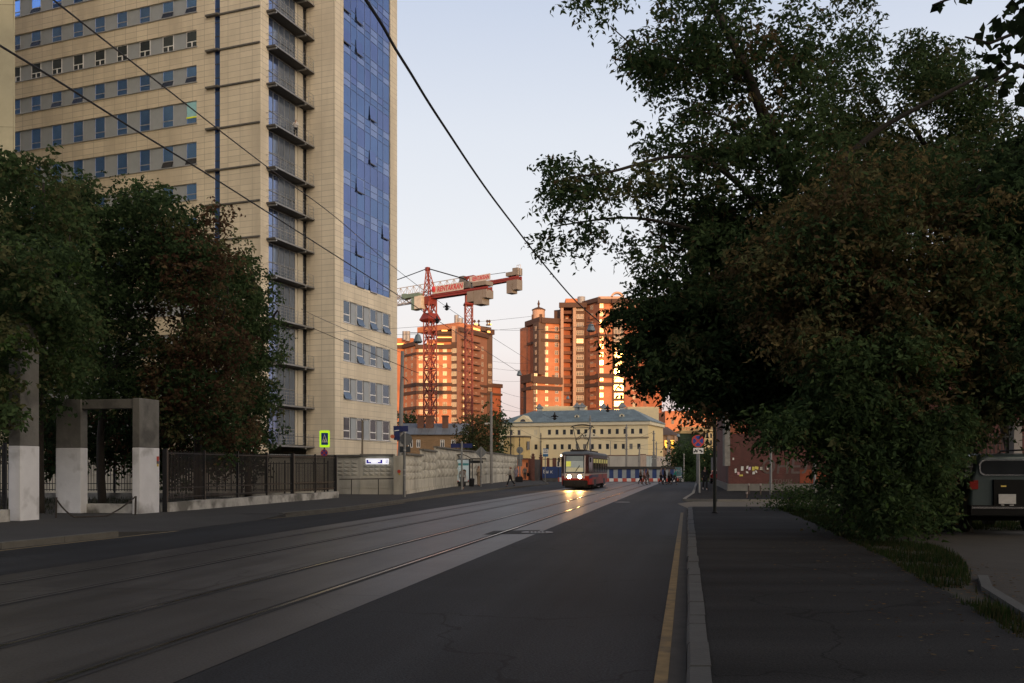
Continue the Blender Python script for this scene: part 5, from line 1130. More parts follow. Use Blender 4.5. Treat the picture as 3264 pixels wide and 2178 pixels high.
# kiosk, red car behind the black pole
ks = thing('kiosk', 'small kiosk with yellow-lit window and white sign beside the brick building', 'kiosk', (gX(2300, 108), 108, 0))
m = MB(); m.box((gX(2284, 108), 108, 0), (gX(2310, 108), 111, 3.0)); m.build('body', mat('kiosk_grey', (.16, .15, .15)), ks)
m = MB(); m.box((gX(2287, 108), 107.9, zz(1506, 108)), (gX(2304, 108), 108, zz(1488, 108))); m.build('lit_window', mat('kiosk_light', (1, .8, .2), emit=(1, .72, .12, 1.0)), ks)
m = MB(); m.box((gX(2286, 108), 107.7, zz(1483, 108)), (gX(2306, 108), 107.9, zz(1472, 108))); m.build('sign_board', mat('kiosk_sign', (.42, .46, .52), rough=.6), ks)
# SUV parked right, small red car by the kiosk
CARP = mat('suv_paint', (.07, .095, .10), rough=.32, metal=.3, var=.06, coat=.5); TYRE = mat('tyre_rubber', (.012, .012, .012), rough=.9); CHR = mat('chrome', (.6, .6, .6), rough=.2, metal=1); PLAS = mat('black_plastic', (.008, .008, .008), rough=.7, spec=.15); REDL = mat('tail_red', (.22, .012, .008), rough=.25); GLS = mat('car_glass', (.01, .013, .016), rough=.06, spec=.7); CHRM = mat('window_chrome', (.75, .78, .8), rough=.15, metal=1)
def car(name, label, o, ang, Lc, Wc, Hc, paint, suv=True, lights=None):
    """o = middle of the rear bumper on the ground; car points along heading ang (world), built by lofted sections"""
    t = thing(name, label, 'car', o); f = Vector((math.sin(ang), math.cos(ang), 0)); r = Vector((f.y, -f.x, 0)); o = Vector(o)
    def W_(x, y, z): return o+r*x+f*y+Zv*z
    zb, zs_, zt = .42, Hc*.60, Hc
    def ring(y, z0, z1, zt_, w0, w1): return [W_(-w0, y, z0), W_(w0, y, z0), W_(w0*1.0, y, (z0+z1)/2), W_(w0*.98, y, z1), W_(w1, y, zt_-.10), W_(w1*.85, y, zt_), W_(-w1*.85, y, zt_), W_(-w1, y, zt_-.10), W_(-w0*.98, y, z1), W_(-w0, y, (z0+z1)/2)]
    hw = Wc/2; lo_ = zs_+.02
    m = MB(); m.loft([ring(.02, zb+.1, zs_, Hc-.10, hw*.93, hw*.74), ring(.10, zb, zs_, Hc-.03, hw*.98, hw*.80), ring(.5, zb, zs_, Hc, hw, hw*.82), ring(Lc*.55, zb, zs_, Hc, hw, hw*.82), ring(Lc*.70, zb, zs_, lo_+.12, hw, hw*.9), ring(Lc*.95, zb, zs_-.1, lo_-.02, hw*.95, hw*.85), ring(Lc, zb+.1, zs_-.2, lo_-.22, hw*.85, hw*.75)]); b = m.build('body', paint, t, smooth=False)
    bv = b.modifiers.new('soft', 'BEVEL'); bv.width = .04; bv.segments = 3; bv.limit_method = 'ANGLE'
    # rear window with bright seal
    m = MB(); 
    def rr_(w, h, zc, y, n=6):
        pts = []
        for (sx, sz, a0) in ((1, -1, -90), (1, 1, 0), (-1, 1, 90), (-1, -1, 180)):
            for k in range(n): a = math.radians(a0+90*k/(n-1)); c_ = .13; pts.append(W_(sx*(w-c_)+c_*math.cos(a), y+(.05*(sz*(h-c_)+c_*math.sin(a)+h)), zc+sz*(h-c_)+c_*math.sin(a)))
        return pts
    zc = (zs_+Hc)/2+.04
    A_ = rr_(hw*.74, Hc*.098, zc, -.03); B2 = rr_(hw*.70, Hc*.088, zc, -.045); m.loft([A_, [p+f*.12 for p in A_]]); s_ = m.build('rear_window_seal', CHRM, t)
    m = MB(); m.loft([B2, [p+f*.05 for p in B2]]); m.build('rear_window', GLS, t)
    for sx in (-1, 1):
        m = MB(); m.obox(W_(sx*hw*.88-.10, -.035, zs_-.10), r*.20, f*.3, Zv*.22); m.build('tail_light', REDL, t)
        m = MB(); m.obox(W_(sx*(hw*.90), .9, zs_+.06), f*(Lc*.36), r*sx*-.12, Zv*(Hc-zs_-.24)); m.build('side_window', GLS, t)
        if suv:
            m = MB(); m.tube([W_(sx*hw*.66, .35, Hc-.02), W_(sx*hw*.66, .5, Hc+.09), W_(sx*hw*.66, Lc*.5, Hc+.09), W_(sx*hw*.66, Lc*.53, Hc)], .025, 6); m.build('roof_rail', PLAS, t)
        m = MB(); q = W_(sx*(hw+.1), Lc*.62, zs_+.06); m.obox(q-r*.1, r*.22, f*.1, Zv*.18); m.build('side_mirror', PLAS, t)
        for y in (.85, Lc-.85):
            c = W_(sx*(hw-.12), y, .37); m = MB(); m.loft([[c+r*sx*k+f*.37*s2*math.cos(a)+Zv*.37*s2*math.sin(a) for a in [2*math.pi*j/18 for j in range(18)]] for k, s2 in ((-.12, .9), (-.12, 1), (.10, 1), (.12, .9))]); w = m.build('wheel', TYRE, t)
            m = MB(); m.loft([[c+r*sx*k+f*.23*math.cos(a)+Zv*.23*math.sin(a) for a in [2*math.pi*j/14 for j in range(14)]] for k in (.1, .13)]); m.build('rim', CHR, w)
    m = MB(); m.obox(W_(-hw, -.16, .46), r*Wc, f*.3, Zv*.24); bm_ = m.build('rear_bumper', PLAS, t)
    m = MB(); m.obox(W_(-hw*.98, -.175, .62), r*Wc*.98, f*.03, Zv*.05); m.build('bumper_trim', CHR, bm_)
    m = MB(); m.obox(W_(-hw+.1, .3, .3), r*(Wc-.2), f*(Lc-.6), Zv*.16); m.build('underbody', PLAS, t)
    return t, W_, f, r, hw, zs_
t, W_, f, r, hw, zs_ = car('parked_car', 'dark grey-green off-road car parked under trees at the right edge, plate on its rear door', (12.35, 23.0, .12), math.radians(9), 4.7, 1.86, 2.0, CARP)
m = MB(); m.obox(W_(-.36, -.06, .62), r*.72, f*.10, Zv*.72); pn = m.build('rear_panel', PLAS, t)
m = MB(); m.obox(W_(-.26, -.09, .74), r*.40, f*.02, Zv*.24); pl_ = m.build('number_plate', mat('plate_pale', (.50, .49, .47), rough=.5, var=.15, scale=8), pn)
m = MB(); m.obox(W_(-.20, -.075, 1.16), r*.12, f*.02, Zv*.035); m.build('gold_badge', mat('badge_gold', (.6, .42, .12), rough=.3, metal=1, emit=(.6, .4, .1, .25)), pn)
m = MB(); m.obox(W_(-.2, -.085, .64), r*.07, f*.02, Zv*.08); m.obox(W_(.0, -.085, .64), r*.09, f*.02, Zv*.08); m.build('sticker', mat('plate_pale', (.5, .5, .5)), pn)
car('red_car', 'small red car with glowing tail light half hidden by the black pole', (gX(2290, 96), 96, 0), math.radians(10), 4.0, 1.65, 1.5, mat('red_paint', (.22, .012, .012), rough=.3, coat=.5), suv=False)
c = at(2290, 1515, 95.9); m = MB(); m.box((c.x-.14, 95.80, c.z-.09), (c.x+.14, 95.86, c.z+.09)); o = [k for k in COL.objects if k.name.startswith('red_car')][0]; m.build('brake_light', mat('brake_glow', (1, .05, .02), emit=(1, .06, .02, 2.5)), o)
# fence with pale pillar behind the SUV
iron_fence((12.5, 30.5), (24, 32), 0, 2.9, 'dark iron fence behind the parked off-road car', plinth=.2, dense=.14, posts=3)
t = thing('gate_pillar', 'pale square pillar in the dark fence behind the parked car roof', 'pillar', (gX(3240, 30), 30, 0))
m = MB(); q = gX(3240, 30); m.box((q-.13, 29.9, 0), (q+.13, 30.2, 3.3)); m.build('shaft', mat('pillar_pale', (.34, .32, .31), rough=.9, var=.2), t)
# ---------------------------------------------------------------- tram
TRED = mat('tram_red', (.52, .036, .02), rough=.45, var=.15, scale=1.2, c2=(.22, .03, .02), c2s=.7); TWH = mat('tram_cream', (.60, .50, .44), rough=.45, var=.08); TDK = mat('tram_roof_grey', (.12, .135, .15), rough=.6, var=.2); TBR = mat('tram_dark_fascia', (.075, .03, .028), rough=.5)
TBL = mat('tram_blue', (.05, .04, .12), rough=.45); TUND = mat('tram_underframe', (.03, .022, .016), rough=.9, var=.3); TGL = mat('tram_side_glass', (.05, .048, .03), rough=.1, spec=.6)
tu, tv = Vector((.1957, .9807, 0)).normalized(), Vector((.9807, -.1957, 0)).normalized()
Yt = 73.0; to = Vector((-9.625+.1995*Yt, Yt, 0))
def TP(x, y, z): return to+tv*x+tu*y+Zv*z
tr = thing('tram', 'red and cream single-car tram coming towards us with headlights on and raised pantograph', 'tram', to)
def outl(z, nose=0, s=1.0, tail=15.0): return [TP(*p, z) for p in ((-.80*s, nose), (.80*s, nose), (1.08*s, nose+.45), (1.25*s, nose+1.5), (1.25*s, tail-1), (.9*s, tail), (-.9*s, tail), (-1.25*s, tail-1), (-1.25*s, nose+1.5), (-1.08*s, nose+.45))]
m = MB(); m.loft([outl(.42, .10), outl(.85, -.02), outl(1.22, 0)]); lb_ = m.build('lower_body', TRED, tr)
m = MB(); m.loft([outl(1.221, 0), outl(1.30, .01)]); m.build('waist_stripe', TWH, tr)
m = MB(); m.loft([outl(1.301, .01), outl(2.55, .16), outl(2.82, .25)]); ub = m.build('upper_body', TBR, tr)
m = MB(); m.loft([outl(2.821, .22, 1.02), outl(2.96, .32, 1.0), outl(3.06, .6, .86)]); rf = m.build('roof', TDK, tr)
def front(pts, z_off=.03): return pts
nz = lambda z: .01+(.16-.01)*(z-1.3)/1.25 if z > 1.3 else 0
# cream mask round the lamps and windscreen corners
m = MB(); m.loft([[TP(-.80, -.028, .93), TP(.80, -.028, .93), TP(.80, .05, .93), TP(-.80, .05, .93)], [TP(-.80, -.028, 1.34), TP(.80, -.028, 1.34), TP(.80, .05, 1.34), TP(-.80, .05, 1.34)]])
for s_ in (-1, 1):
    m.loft([[TP(s_*x, y+nz(z)-.02, z) for x, y in ((.76, -.01), (.84, .02), (.84, .08), (.76, .08))] for z in (1.34, 2.72)])
    m.loft([[TP(s_*.80, -.025, z), TP(s_*1.09, .44, z), TP(s_*1.07, .50, z), TP(s_*.80, .03, z)] for z in (1.12, 1.20)])
m.build('front_mask', TWH, tr)
m = MB(); P_ = [(-.76, 1.37), (.76, 1.37), (.72, 2.74), (-.72, 2.74)]
m.loft([[TP(x*1.03, nz(z)-.035, z+(.03 if z > 2 else -.03)) for x, z in P_], [TP(x*1.03, nz(z)+.03, z+(.03 if z > 2 else -.03)) for x, z in P_]]); wf = m.build('windscreen_frame', BLK, tr)
P2_ = [(-.70, 1.43), (.70, 1.43), (.67, 2.68), (-.67, 2.68)]
m = MB(); m.quad(*[TP(x, nz(z)-.040, z) for x, z in P2_]); m.build('windscreen', mat('windscreen_glass', (.30, .33, .31), rough=.08, spec=.6, var=.15, scale=1.5, emit=(.30, .32, .26, .22)), wf)
m = MB(); m.quad(*[TP(x, nz(z)-.046, z) for x, z in ((-.68, 1.45), (.68, 1.45), (.68, 1.76), (-.64, 1.80))]); m.build('dashboard', mat('dash_cream', (.55, .50, .33), rough=.6, emit=(.5, .45, .26, .25)), wf)
m = MB(); m.quad(*[TP(x, nz(z)-.047, z) for x, z in ((-.68, 1.85), (-.30, 1.86), (-.30, 2.28), (-.67, 2.28))]); m.build('route_board', mat('route_yellow', (.72, .70, .12), rough=.6, emit=(.7, .68, .1, .35)), wf)
m = MB(); m.quad(*[TP(x, nz(z)-.0465, z) for x, z in ((-.67, 2.30), (.67, 2.30), (.66, 2.66), (-.66, 2.66))]); m.build('sun_visor', mat('visor_grey', (.28, .32, .31), rough=.5), wf)
m = MB(); m.tube([TP(-.02, -.06, 1.32), TP(.15, -.05, 1.6), TP(.38, -.02, 1.92)], .014, 5); m.tube([TP(.12, -.05, 1.52), TP(.42, -.02, 1.95)], .02, 4); m.build('wiper', BLK, wf)
HL = mat('headlight_glow', (1, .9, .7), emit=(1, .72, .36, 42)); HLR = mat('headlight_rim', (.3, .3, .3), rough=.3, metal=1)
for x in (-.42, .42):
    m = MB(); c = TP(x, -.05, 1.06); m.loft([[c+tv*k*math.cos(2*math.pi*j/20)+Zv*k*math.sin(2*math.pi*j/20)-tu*y for j in range(20)] for k, y in ((.18, -.03), (.18, .02), (.16, .035))]); hr = m.build('headlight', HLR, tr)
    m = MB(); m.loft([[c+tv*k*math.cos(2*math.pi*j/20)+Zv*k*math.sin(2*math.pi*j/20)-tu*y for j in range(20)] for k, y in ((.155, .036), (.12, .06), (.03, .07))]); m.build('lens', HL, hr)
    sp = bpy.data.lights.new('headlamp', 'SPOT'); spo = bpy.data.objects.new('headlamp', sp); COL.objects.link(spo); sp.energy = 520; sp.color = (1, .50, .15); sp.spot_size = math.radians(75); sp.spot_blend = .8; sp.shadow_soft_size = .12
    spo.location = c-tu*.12; spo.rotation_euler = (tu+Vector((0, 0, .17))).to_track_quat('Z', 'Y').to_euler()
m = MB(); m.loft([[TP(x, y, z) for x, y in ((-.78, -.10), (.78, -.10), (1.0, .35), (-1.0, .35))] for z in (.30, .78)]); m.build('bumper', TUND, tr)
m = MB(); m.tube([TP(0, -.30, .55), TP(0, .1, .55)], .05, 6); m.build('coupler', BLK, tr)
m = MB(); m.loft([outl(.16, .5, .82, 14.2), outl(.43, .5, .86, 14.2)]); m.build('underframe', TUND, tr)
# right-hand side: blue wedge, dark door bays, window band with yellow transoms
sx = 1.252
m = MB(); m.quad(*[TP(x, y, z) for x, y, z in ((1.255, 1.5, 1.21), (1.256, 1.55, .98), (1.096, .46, .86), (1.088, .44, 1.10))]); m.quad(*[TP(sx+.002, y, z) for y, z in ((1.5, 1.0), (6, .98), (6, 1.2), (1.5, 1.2))]); m.build('blue_flash', TBL, tr)
for k, y in enumerate((2.2, 4.3, 6.4, 8.5, 10.6, 12.6)):
    m = MB(); m.obox(TP(sx, y, 1.42), tu*1.75, -tv*.02, Zv*1.15); w = m.build('side_window', TGL, tr)
    m = MB(); m.obox(TP(sx+.006, y+.15, 2.16), tu*1.4, -tv*.01, Zv*.34); m.build('lit_transom', mat('tram_transom', (.55, .50, .18), rough=.4, emit=(.5, .42, .08, .35)), w)
    m = MB(); m.obox(TP(sx+.01, y+.85, 1.42), tu*.05, -tv*.02, Zv*1.15); m.build('window_bar', BLK, w)
m = MB(); m.loft([[TP(1.085, .47, z), TP(1.25, 1.46, z), TP(1.22, 1.46, z), TP(1.06, .47, z)] for z in (1.4, 2.6)]); m.build('corner_window', TGL, tr)
m = MB(); m.loft([[TP(-1.085, .47, z), TP(-1.25, 1.46, z), TP(-1.22, 1.46, z), TP(-1.06, .47, z)] for z in (1.4, 2.6)]); m.build('corner_window', TGL, tr)
for y in (3.3, 11):
    m = MB(); m.obox(TP(sx+.004, y-.8, .30), tu*1.6, -tv*.02, Zv*.52); m.build('bogie_opening', BLK, tr)
    for dy in (-.6, .6):
        m = MB(); c = TP(1.02, y+dy, .34); m.loft([[c+tv*k+tu*.32*math.cos(2*math.pi*j/16)+Zv*.32*math.sin(2*math.pi*j/16) for j in range(16)] for k in (-.06, .06)]); m.build('wheel', TUND, tr)
for s_ in (-1, 1):
    m = MB(); m.tube([TP(s_*1.0, .2, 2.62), TP(s_*1.25, -.02, 2.60)], .02, 5); m.obox(TP(s_*1.25-.06, -.05, 2.2), tv*.14, tu*.05, Zv*.36); m.build('side_mirror', BLK, tr)
# roof gear and pantograph
m = MB()
for y, w_, h, x in ((1.2, 1.2, .16, -.5), (2.8, 1.0, .22, -.6), (8, 2.2, .2, -.5), (11, 1.5, .22, -.55)): m.obox(TP(x, y, 3.04), tv*1.1, tu*w_, Zv*h)
for x in (-.75, -.3, .3, .8): m.obox(TP(x, 4.0, 3.0), tv*.1, tu*.1, Zv*.34)
m.build('roof_gear', TUND, rf)
m = MB(); yp = 5.0; zl, zm, zt = 3.25, 4.15, 5.25
for s_ in (-1, 1):
    m.tube([TP(s_*.28, yp-.8, zl), TP(s_*.55, yp, zm)], .035, 5); m.tube([TP(s_*.28, yp+.8, zl), TP(s_*.55, yp, zm)], .035, 5)
    m.tube([TP(s_*.55, yp, zm), TP(s_*.80, yp, zt)], .028, 5); m.tube([TP(s_*.55, yp, zm), TP(-s_*.78, yp, zt-.05)], .022, 5)
    m.tube([TP(s_*.55, yp, zm), TP(s_*.22, yp, zm+.05), TP(0, yp, zm+.45)], .03, 5)
m.tube([TP(-.80, yp, zt-.12), TP(.80, yp, zt-.12)], .03, 5)
m.tube([TP(-.98, yp, zt-.10), TP(-.80, yp, zt+.02), TP(-.4, yp, zt+.12), TP(0, yp, zt+.15), TP(.4, yp, zt+.12), TP(.80, yp, zt+.02), TP(.98, yp, zt-.10)], .04, 5)
m.obox(TP(-.5, yp-1, 3.05), tv*1.0, tu*2, Zv*.2); m.build('pantograph', BLK, rf)

# ---------------------------------------------------------------- signs
SIGB = mat('sign_back_grey', (.17, .18, .185), rough=.6, metal=.3, var=.1); POLE = mat('galvanised_pole', (.22, .225, .225), rough=.55, metal=.4, var=.2, scale=3); SBLU = mat('sign_blue', (.012, .055, .30), rough=.4); SRED = mat('sign_red', (.50, .05, .04), rough=.4); SWH = mat('sign_white', (.72, .72, .70), rough=.5); LIME = mat('sign_lime', (.55, 1.0, .02), rough=.5, emit=(.55, 1, .02, .55))
CONP = mat('concrete_pole', (.25, .245, .235), rough=.9, var=.15, scale=1.5)
u_, wv_ = Vector((1, 0, 0)), Vector((0, -1, 0))
def nostop(c, r, parent, par_w=.012):
    m = MB(); m.disc(c, u_, wv_, r, par_w, 32); d_ = m.build('disc', SRED, parent)
    m = MB(); c2 = c+wv_*(par_w+.001); ri, g = r*.80, r*.135
    for k in range(4):
        a0 = math.pi/4+k*math.pi/2; dl = math.asin(g/ri); n = 8
        aa = [a0+dl+(math.pi/2-2*dl)*j/n for j in range(n+1)]; mid = a0+math.pi/4; q = g*math.sqrt(2)
        pts = [(q*math.cos(mid), q*math.sin(mid))]+[(ri*math.cos(x), ri*math.sin(x)) for x in aa]
        m.loft([[c2+u_*x+Zv*z for x, z in pts], [c2+wv_*.003+u_*x+Zv*z for x, z in pts]])
    m.build('blue_field', SBLU, d_)
# no stopping sign with tow-away plate, right pavement
t = thing('no_stopping_sign', 'round red and blue no-stopping sign above a tow-truck plate on a grey post', 'road sign', (gX(2229, 61), 61, .12))
m = MB(); q = Vector((gX(2229, 61), 61, .12)); q2 = q+Vector((-.06, 0, 0)); m.tube([q, Vector((gX(2226, 61), 61, 3.95))], .075, 10); m.build('post', POLE, t)
nostop(at(2225, 1406, 60.88), .42, t)
c = at(2226, 1437.5, 60.88); m = MB(); m.obox(c-u_*.335-Zv*.19, u_*.67, wv_*.012, Zv*.38); pt = m.build('tow_plate', SWH, t)
m = MB(); y = -.014
def pp(pts): m.loft([[c+u_*a+Zv*b+wv_*.0125 for a, b in pts], [c+u_*a+Zv*b+wv_*.016 for a, b in pts]])
pp([(-.31, -.06), (-.04, -.06), (-.04, .02), (-.12, .03), (-.16, .10), (-.22, .10), (-.22, .0), (-.31, -.02)]); pp([(-.10, .06), (.02, .13), (.03, .11), (-.09, .04)]); pp([(.02, .02), (.10, .09), (.20, .05), (.30, -.05), (.28, -.09), (.08, -.01)])
pp([(-.29, -.11), (-.23, -.11), (-.23, -.05), (-.29, -.05)]); pp([(-.13, -.11), (-.07, -.11), (-.07, -.05), (-.13, -.05)]); pp([(.16, -.11), (.25, -.11), (.25, -.06), (.16, -.06)]); m.build('tow_symbol', BLK, pt)
t = thing('steel_post', 'thin grey post without sign standing just behind the no-stopping sign', 'post', (gX(2222, 100), 100, .12))
m = MB(); m.tube([(gX(2222, 100), 100, .1), (gX(2222, 100), 100, 5.2)], .09, 8); m.build('shaft', POLE, t); m = MB(); m.cyl((gX(2222, 100), 100), .2, .1, .3, 10); m.build('base', POLE, t)
# pedestrian crossing sign + no stopping sign
Yp = 50.2; t = thing('crossing_sign', 'lime-bordered pedestrian crossing sign with a small no-stopping sign beneath', 'road sign', (gX(1034, Yp), Yp, .13))
m = MB(); m.tube([(gX(1034, Yp), Yp, .1), (gX(1034, Yp), Yp, zz(1373, Yp))], .04, 8); m.build('post', BLK, t)
c = at(1035, 1399.5, Yp-.08); w_, h_ = .275, .455
def rrect(c, w, h, r_, n=5):
    pts = []
    for (sx_, sz, a0) in ((1, -1, -90), (1, 1, 0), (-1, 1, 90), (-1, -1, 180)):
        for k in range(n): a = math.radians(a0+90*k/(n-1)); pts.append(c+u_*(sx_*(w-r_)+r_*math.cos(a))+Zv*(sz*(h-r_)+r_*math.sin(a)))
    return pts
m = MB(); A_ = rrect(c, w_, h_, .05); m.loft([A_, [p+wv_*.015 for p in A_]]); fr_ = m.build('lime_board', LIME, t)
m = MB(); A_ = rrect(c+wv_*.016, w_*.68, h_*.72, .02); m.loft([A_, [p+wv_*.003 for p in A_]]); m.build('blue_panel', SBLU, fr_)
m = MB(); cc_ = c+wv_*.0195; m.loft([[cc_+u_*a+Zv*b for a, b in ((-.165, -.20), (.165, -.20), (0, .26))], [cc_+wv_*.003+u_*a+Zv*b for a, b in ((-.165, -.20), (.165, -.20), (0, .26))]]); m.build('white_triangle', SWH, fr_)
m = MB(); cc_ = c+wv_*.0227
def pl2(pts): m.loft([[cc_+u_*a+Zv*b for a, b in pts], [cc_+wv_*.002+u_*a+Zv*b for a, b in pts]])
pl2([(.02*math.cos(k)+.0, .125+.024*math.sin(k)) for k in [i*math.pi/4 for i in range(8)]]); pl2([(-.03, .095), (.025, .095), (.03, 0), (-.03, 0)]); pl2([(-.03, .0), (-.005, .0), (-.055, -.13), (-.085, -.13)]); pl2([(.0, .0), (.03, .0), (.075, -.12), (.045, -.13)]); pl2([(-.03, .09), (-.02, .07), (-.065, .0), (-.08, .01)]); pl2([(.025, .09), (.03, .06), (.075, .03), (.07, .05)])
for k in range(4): pl2([(-.14+k*.075, -.20), (-.105+k*.075, -.20), (-.10+k*.07, -.15), (-.125+k*.07, -.15)])
m.build('walking_figure', BLK, fr_)
nostop(at(1033.5, 1444, Yp-.08), .20, t)
# backs of signs along the left pavement
Y_ = 51.4; t = thing('road_sign', 'grey back of a round sign over a dark plate by the concrete wall corner', 'road sign', (gX(1289, Y_), Y_, .13), 'road signs seen from behind')
m = MB(); m.tube([(gX(1288.5, Y_), Y_, .1), (gX(1290, Y_), Y_, zz(1380, Y_))], [.085]+[.07], 10); m.build('post', POLE, t)
m = MB(); m.disc(at(1294, 1401, Y_+.1), u_, Vector((0, 1, 0)), .345, .01); m.build('disc_back', SIGB, t); c = at(1290.5, 1433, Y_+.1); m = MB(); m.obox(c-u_*.31-Zv*.17, u_*.62, (0, .012, 0), Zv*.34); m.build('plate_back', mat('plate_back_dark', (.05, .06, .07), rough=.6), t)
m = MB()
for y in (1500, 1517, 1437, 1380): q = at(1289.3, y, Y_); m.cyl((q.x, q.y), .088, q.z, q.z+.06, 10)
m.build('clamp', mat('clamp_pale', (.4, .4, .4), rough=.5, metal=.5), t)
Y_ = 69; t = thing('direction_sign', 'narrow dark blue direction board on the post before the bus shelter', 'road sign', (gX(1472, Y_), Y_, .13))
m = MB(); m.tube([(gX(1472, Y_), Y_, .1), (gX(1472, Y_), Y_, zz(1408, Y_))], .075, 10); m.build('post', POLE, t)
m = MB(); p = at(1437, 1428, Y_+.15); m.obox(p, Vector((1.62, -.3, 0)), (0, .03, 0), Zv*.32); m.build('board', mat('board_navy', (.012, .02, .10), rough=.5), t)
Y_ = 80; t = thing('road_sign', 'grey back of a diamond-shaped sign right of the bus shelter roof', 'road sign', (gX(1533, Y_), Y_, .13), 'road signs seen from behind')
m = MB(); m.tube([(gX(1532.5, Y_), Y_, .1), (gX(1533, Y_), Y_, zz(1430, Y_))], .065, 8); m.build('post', POLE, t)
m = MB(); c = at(1533, 1442, Y_+.08); k = .52; m.loft([[c+u_*a*k+Zv*b*k+Vector((0, d, 0)) for a, b in ((0, -1), (1, 0), (0, 1), (-1, 0))] for d in (0, .012)]); m.build('diamond_back', SIGB, t)
Y_ = 112; t = thing('road_sign', 'grey back of a round sign over two plates near the orange booth', 'road sign', (gX(1657, Y_), Y_, .13), 'road signs seen from behind')
m = MB(); m.tube([(gX(1657, Y_), Y_, .1), (gX(1657, Y_), Y_, zz(1432, Y_))], .075, 8); m.build('post', POLE, t)
m = MB(); m.disc(at(1657, 1435, Y_+.1), u_, Vector((0, 1, 0)), .42, .01); m.build('disc_back', SIGB, t)
for y, w_, h in ((1457, .36, .36), (1476, .26, .55)): m = MB(); c = at(1657.5, y, Y_+.1); m.obox(c-u_*w_-Zv*h*.75, u_*2*w_, (0, .012, 0), Zv*h*1.5); m.build('plate_back', SIGB, t)
Y_ = 100; t = thing('stop_sign', 'white and blue transit stop sign on a thin post left of the tram', 'stop sign', (gX(1738, Y_), Y_, .13))
m = MB(); m.tube([(gX(1738, Y_), Y_, .1), (gX(1738, Y_), Y_, zz(1430, Y_))], .045, 8); m.build('post', POLE, t)
c = at(1739, 1443, Y_-.08); m = MB(); m.obox(c-u_*.29-Zv*.44, u_*.58, (0, .02, 0), Zv*.88); bd = m.build('board', SWH, t)
for z0, z1, mm in ((-.44, -.16, mat('stop_blue', (.02, .13, .30), rough=.5)), (.36, .44, mat('stop_blue', (.02, .13, .30))), (.0, .07, BLK)): m = MB(); m.obox(c-u_*(.29 if mm is not BLK else .22)-Zv*-z0-Vector((0, .004, 0)), u_*(.58 if mm is not BLK else .44), (0, .003, 0), Zv*(z1-z0)); m.build('stripe', mm, bd)
text('lettering', 'Т А', .2, bd, BLK, c+Vector((0, -.006, .22)), (1, 0, 0))
# bus shelter with lit poster
Y_ = 82; t = thing('bus_shelter', 'dark framed transit shelter with arched end roof and poster panel', 'shelter', (gX(1441, Y_), Y_, .13))
xl, xr = gX(1442, Y_), gX(1497, Y_); zb_, zt_ = .55, zz(1463, Y_)
m = MB()
for x in (xl, xr): m.box((x-.06, Y_-.08, .13), (x+.06, Y_+.08, zt_))
m.box((xl, Y_-.08, zt_-.06), (xr, Y_+.08, zt_)); m.box((xl, Y_-.08, zb_-.08), (xr, Y_+.08, zb_)); m.box((xl+.35, Y_-.06, .13), (xr-.35, Y_+.06, zb_)); m.build('poster_frame', BLK, t)
m = MB(); m.box((xl+.07, Y_-.03, zb_+.01), (xr-.07, Y_+.03, zt_-.08)); po = m.build('poster', mat('poster_pale_blue', (.50, .60, .63), rough=.4, emit=(.45, .56, .60, .18), var=.06), t)
def pq(x0, x1, y0, y1, mm, nm, d=.034): m = MB(); a, b = at(x0, y1, Y_), at(x1, y0, Y_); m.box((a.x, Y_-d, a.z), (b.x, Y_-d+.004, b.z)); m.build(nm, mm, po)
pq(1445, 1494, 1477, 1484, mat('poster_teal', (.06, .25, .27), emit=(.05, .2, .22, .15)), 'teal_band'); pq(1447, 1462, 1532, 1537, SRED, 'red_strip'); pq(1474, 1494, 1530, 1537, SRED, 'red_strip')
for i, y in enumerate(range(1489, 1531, 3)): pq(1447, 1468-(i*5) % 7, y, y+1.0, mat('poster_text', (.25, .32, .35)), 'text_line')
m = MB(); c = at(1480, 1507, Y_); m.lathe((0, 0, 0), [(.01, 0)], 3)
m = MB()
def fl(pts, d, mm, nm):
    m = MB(); m.loft([[Vector((c.x+a, Y_-d, c.z+b)) for a, b in pts], [Vector((c.x+a, Y_-d-.003, c.z+b)) for a, b in pts]]); m.build(nm, mm, po)
fl([(-.22, -.25), (.30, -.25), (.34, -.65), (.3, -.8), (-.15, -.8)], .036, mat('poster_shirt', (.60, .66, .70)), 'printed_shirt')
fl([(.15*math.cos(k*.314), .02+.23*math.sin(k*.314)) for k in range(20)], .040, mat('poster_skin', (.42, .25, .17)), 'printed_face')
fl([(.17*math.cos(a), .10+.19*math.sin(a)) for a in [math.pi*k/10 for k in range(11)]], .044, mat('poster_hair', (.06, .035, .025)), 'printed_hair')
m = MB(); n_ = 10; R0_ = [(gX(1435, Y_)+(gX(1504, Y_)-gX(1435, Y_))*k/n_, .42*math.sin(math.pi*k/n_)) for k in range(n_+1)]
m.loft([[Vector((x, y, zt_+.02+z)) for x, z in R0_]+[Vector((x, y, zt_-.04+z*.9)) for x, z in R0_[::-1]] for y in (Y_-.4, Y_+.3)]); m.build('arched_roof', mat('shelter_roof', (.06, .055, .045), rough=.6), t)
m = MB(); m.box((gX(1500, Y_), Y_-.2, zt_-.05), (gX(1549, Y_), Y_+1.4, zt_+.06)); m.build('flat_roof', mat('shelter_roof', (.06, .055, .045)), t)
m = MB(); m.tube([(gX(1503.5, Y_), Y_+1.2, .1), (gX(1503.5, Y_), Y_+1.2, zt_)], .05, 6); m.build('rear_post', BLK, t)
m = MB(); m.box((gX(1498, Y_+1), Y_+1.0, zz(1475, Y_)-.05), (gX(1540, Y_+1), Y_+1.05, zz(1468, Y_))); m.build('header_panel', mat('header_grey', (.22, .22, .21)), t)
t = thing('litter_bin', 'small dark litter bin beside the shelter rear post', 'bin', (gX(1504, 81), 81, .13))
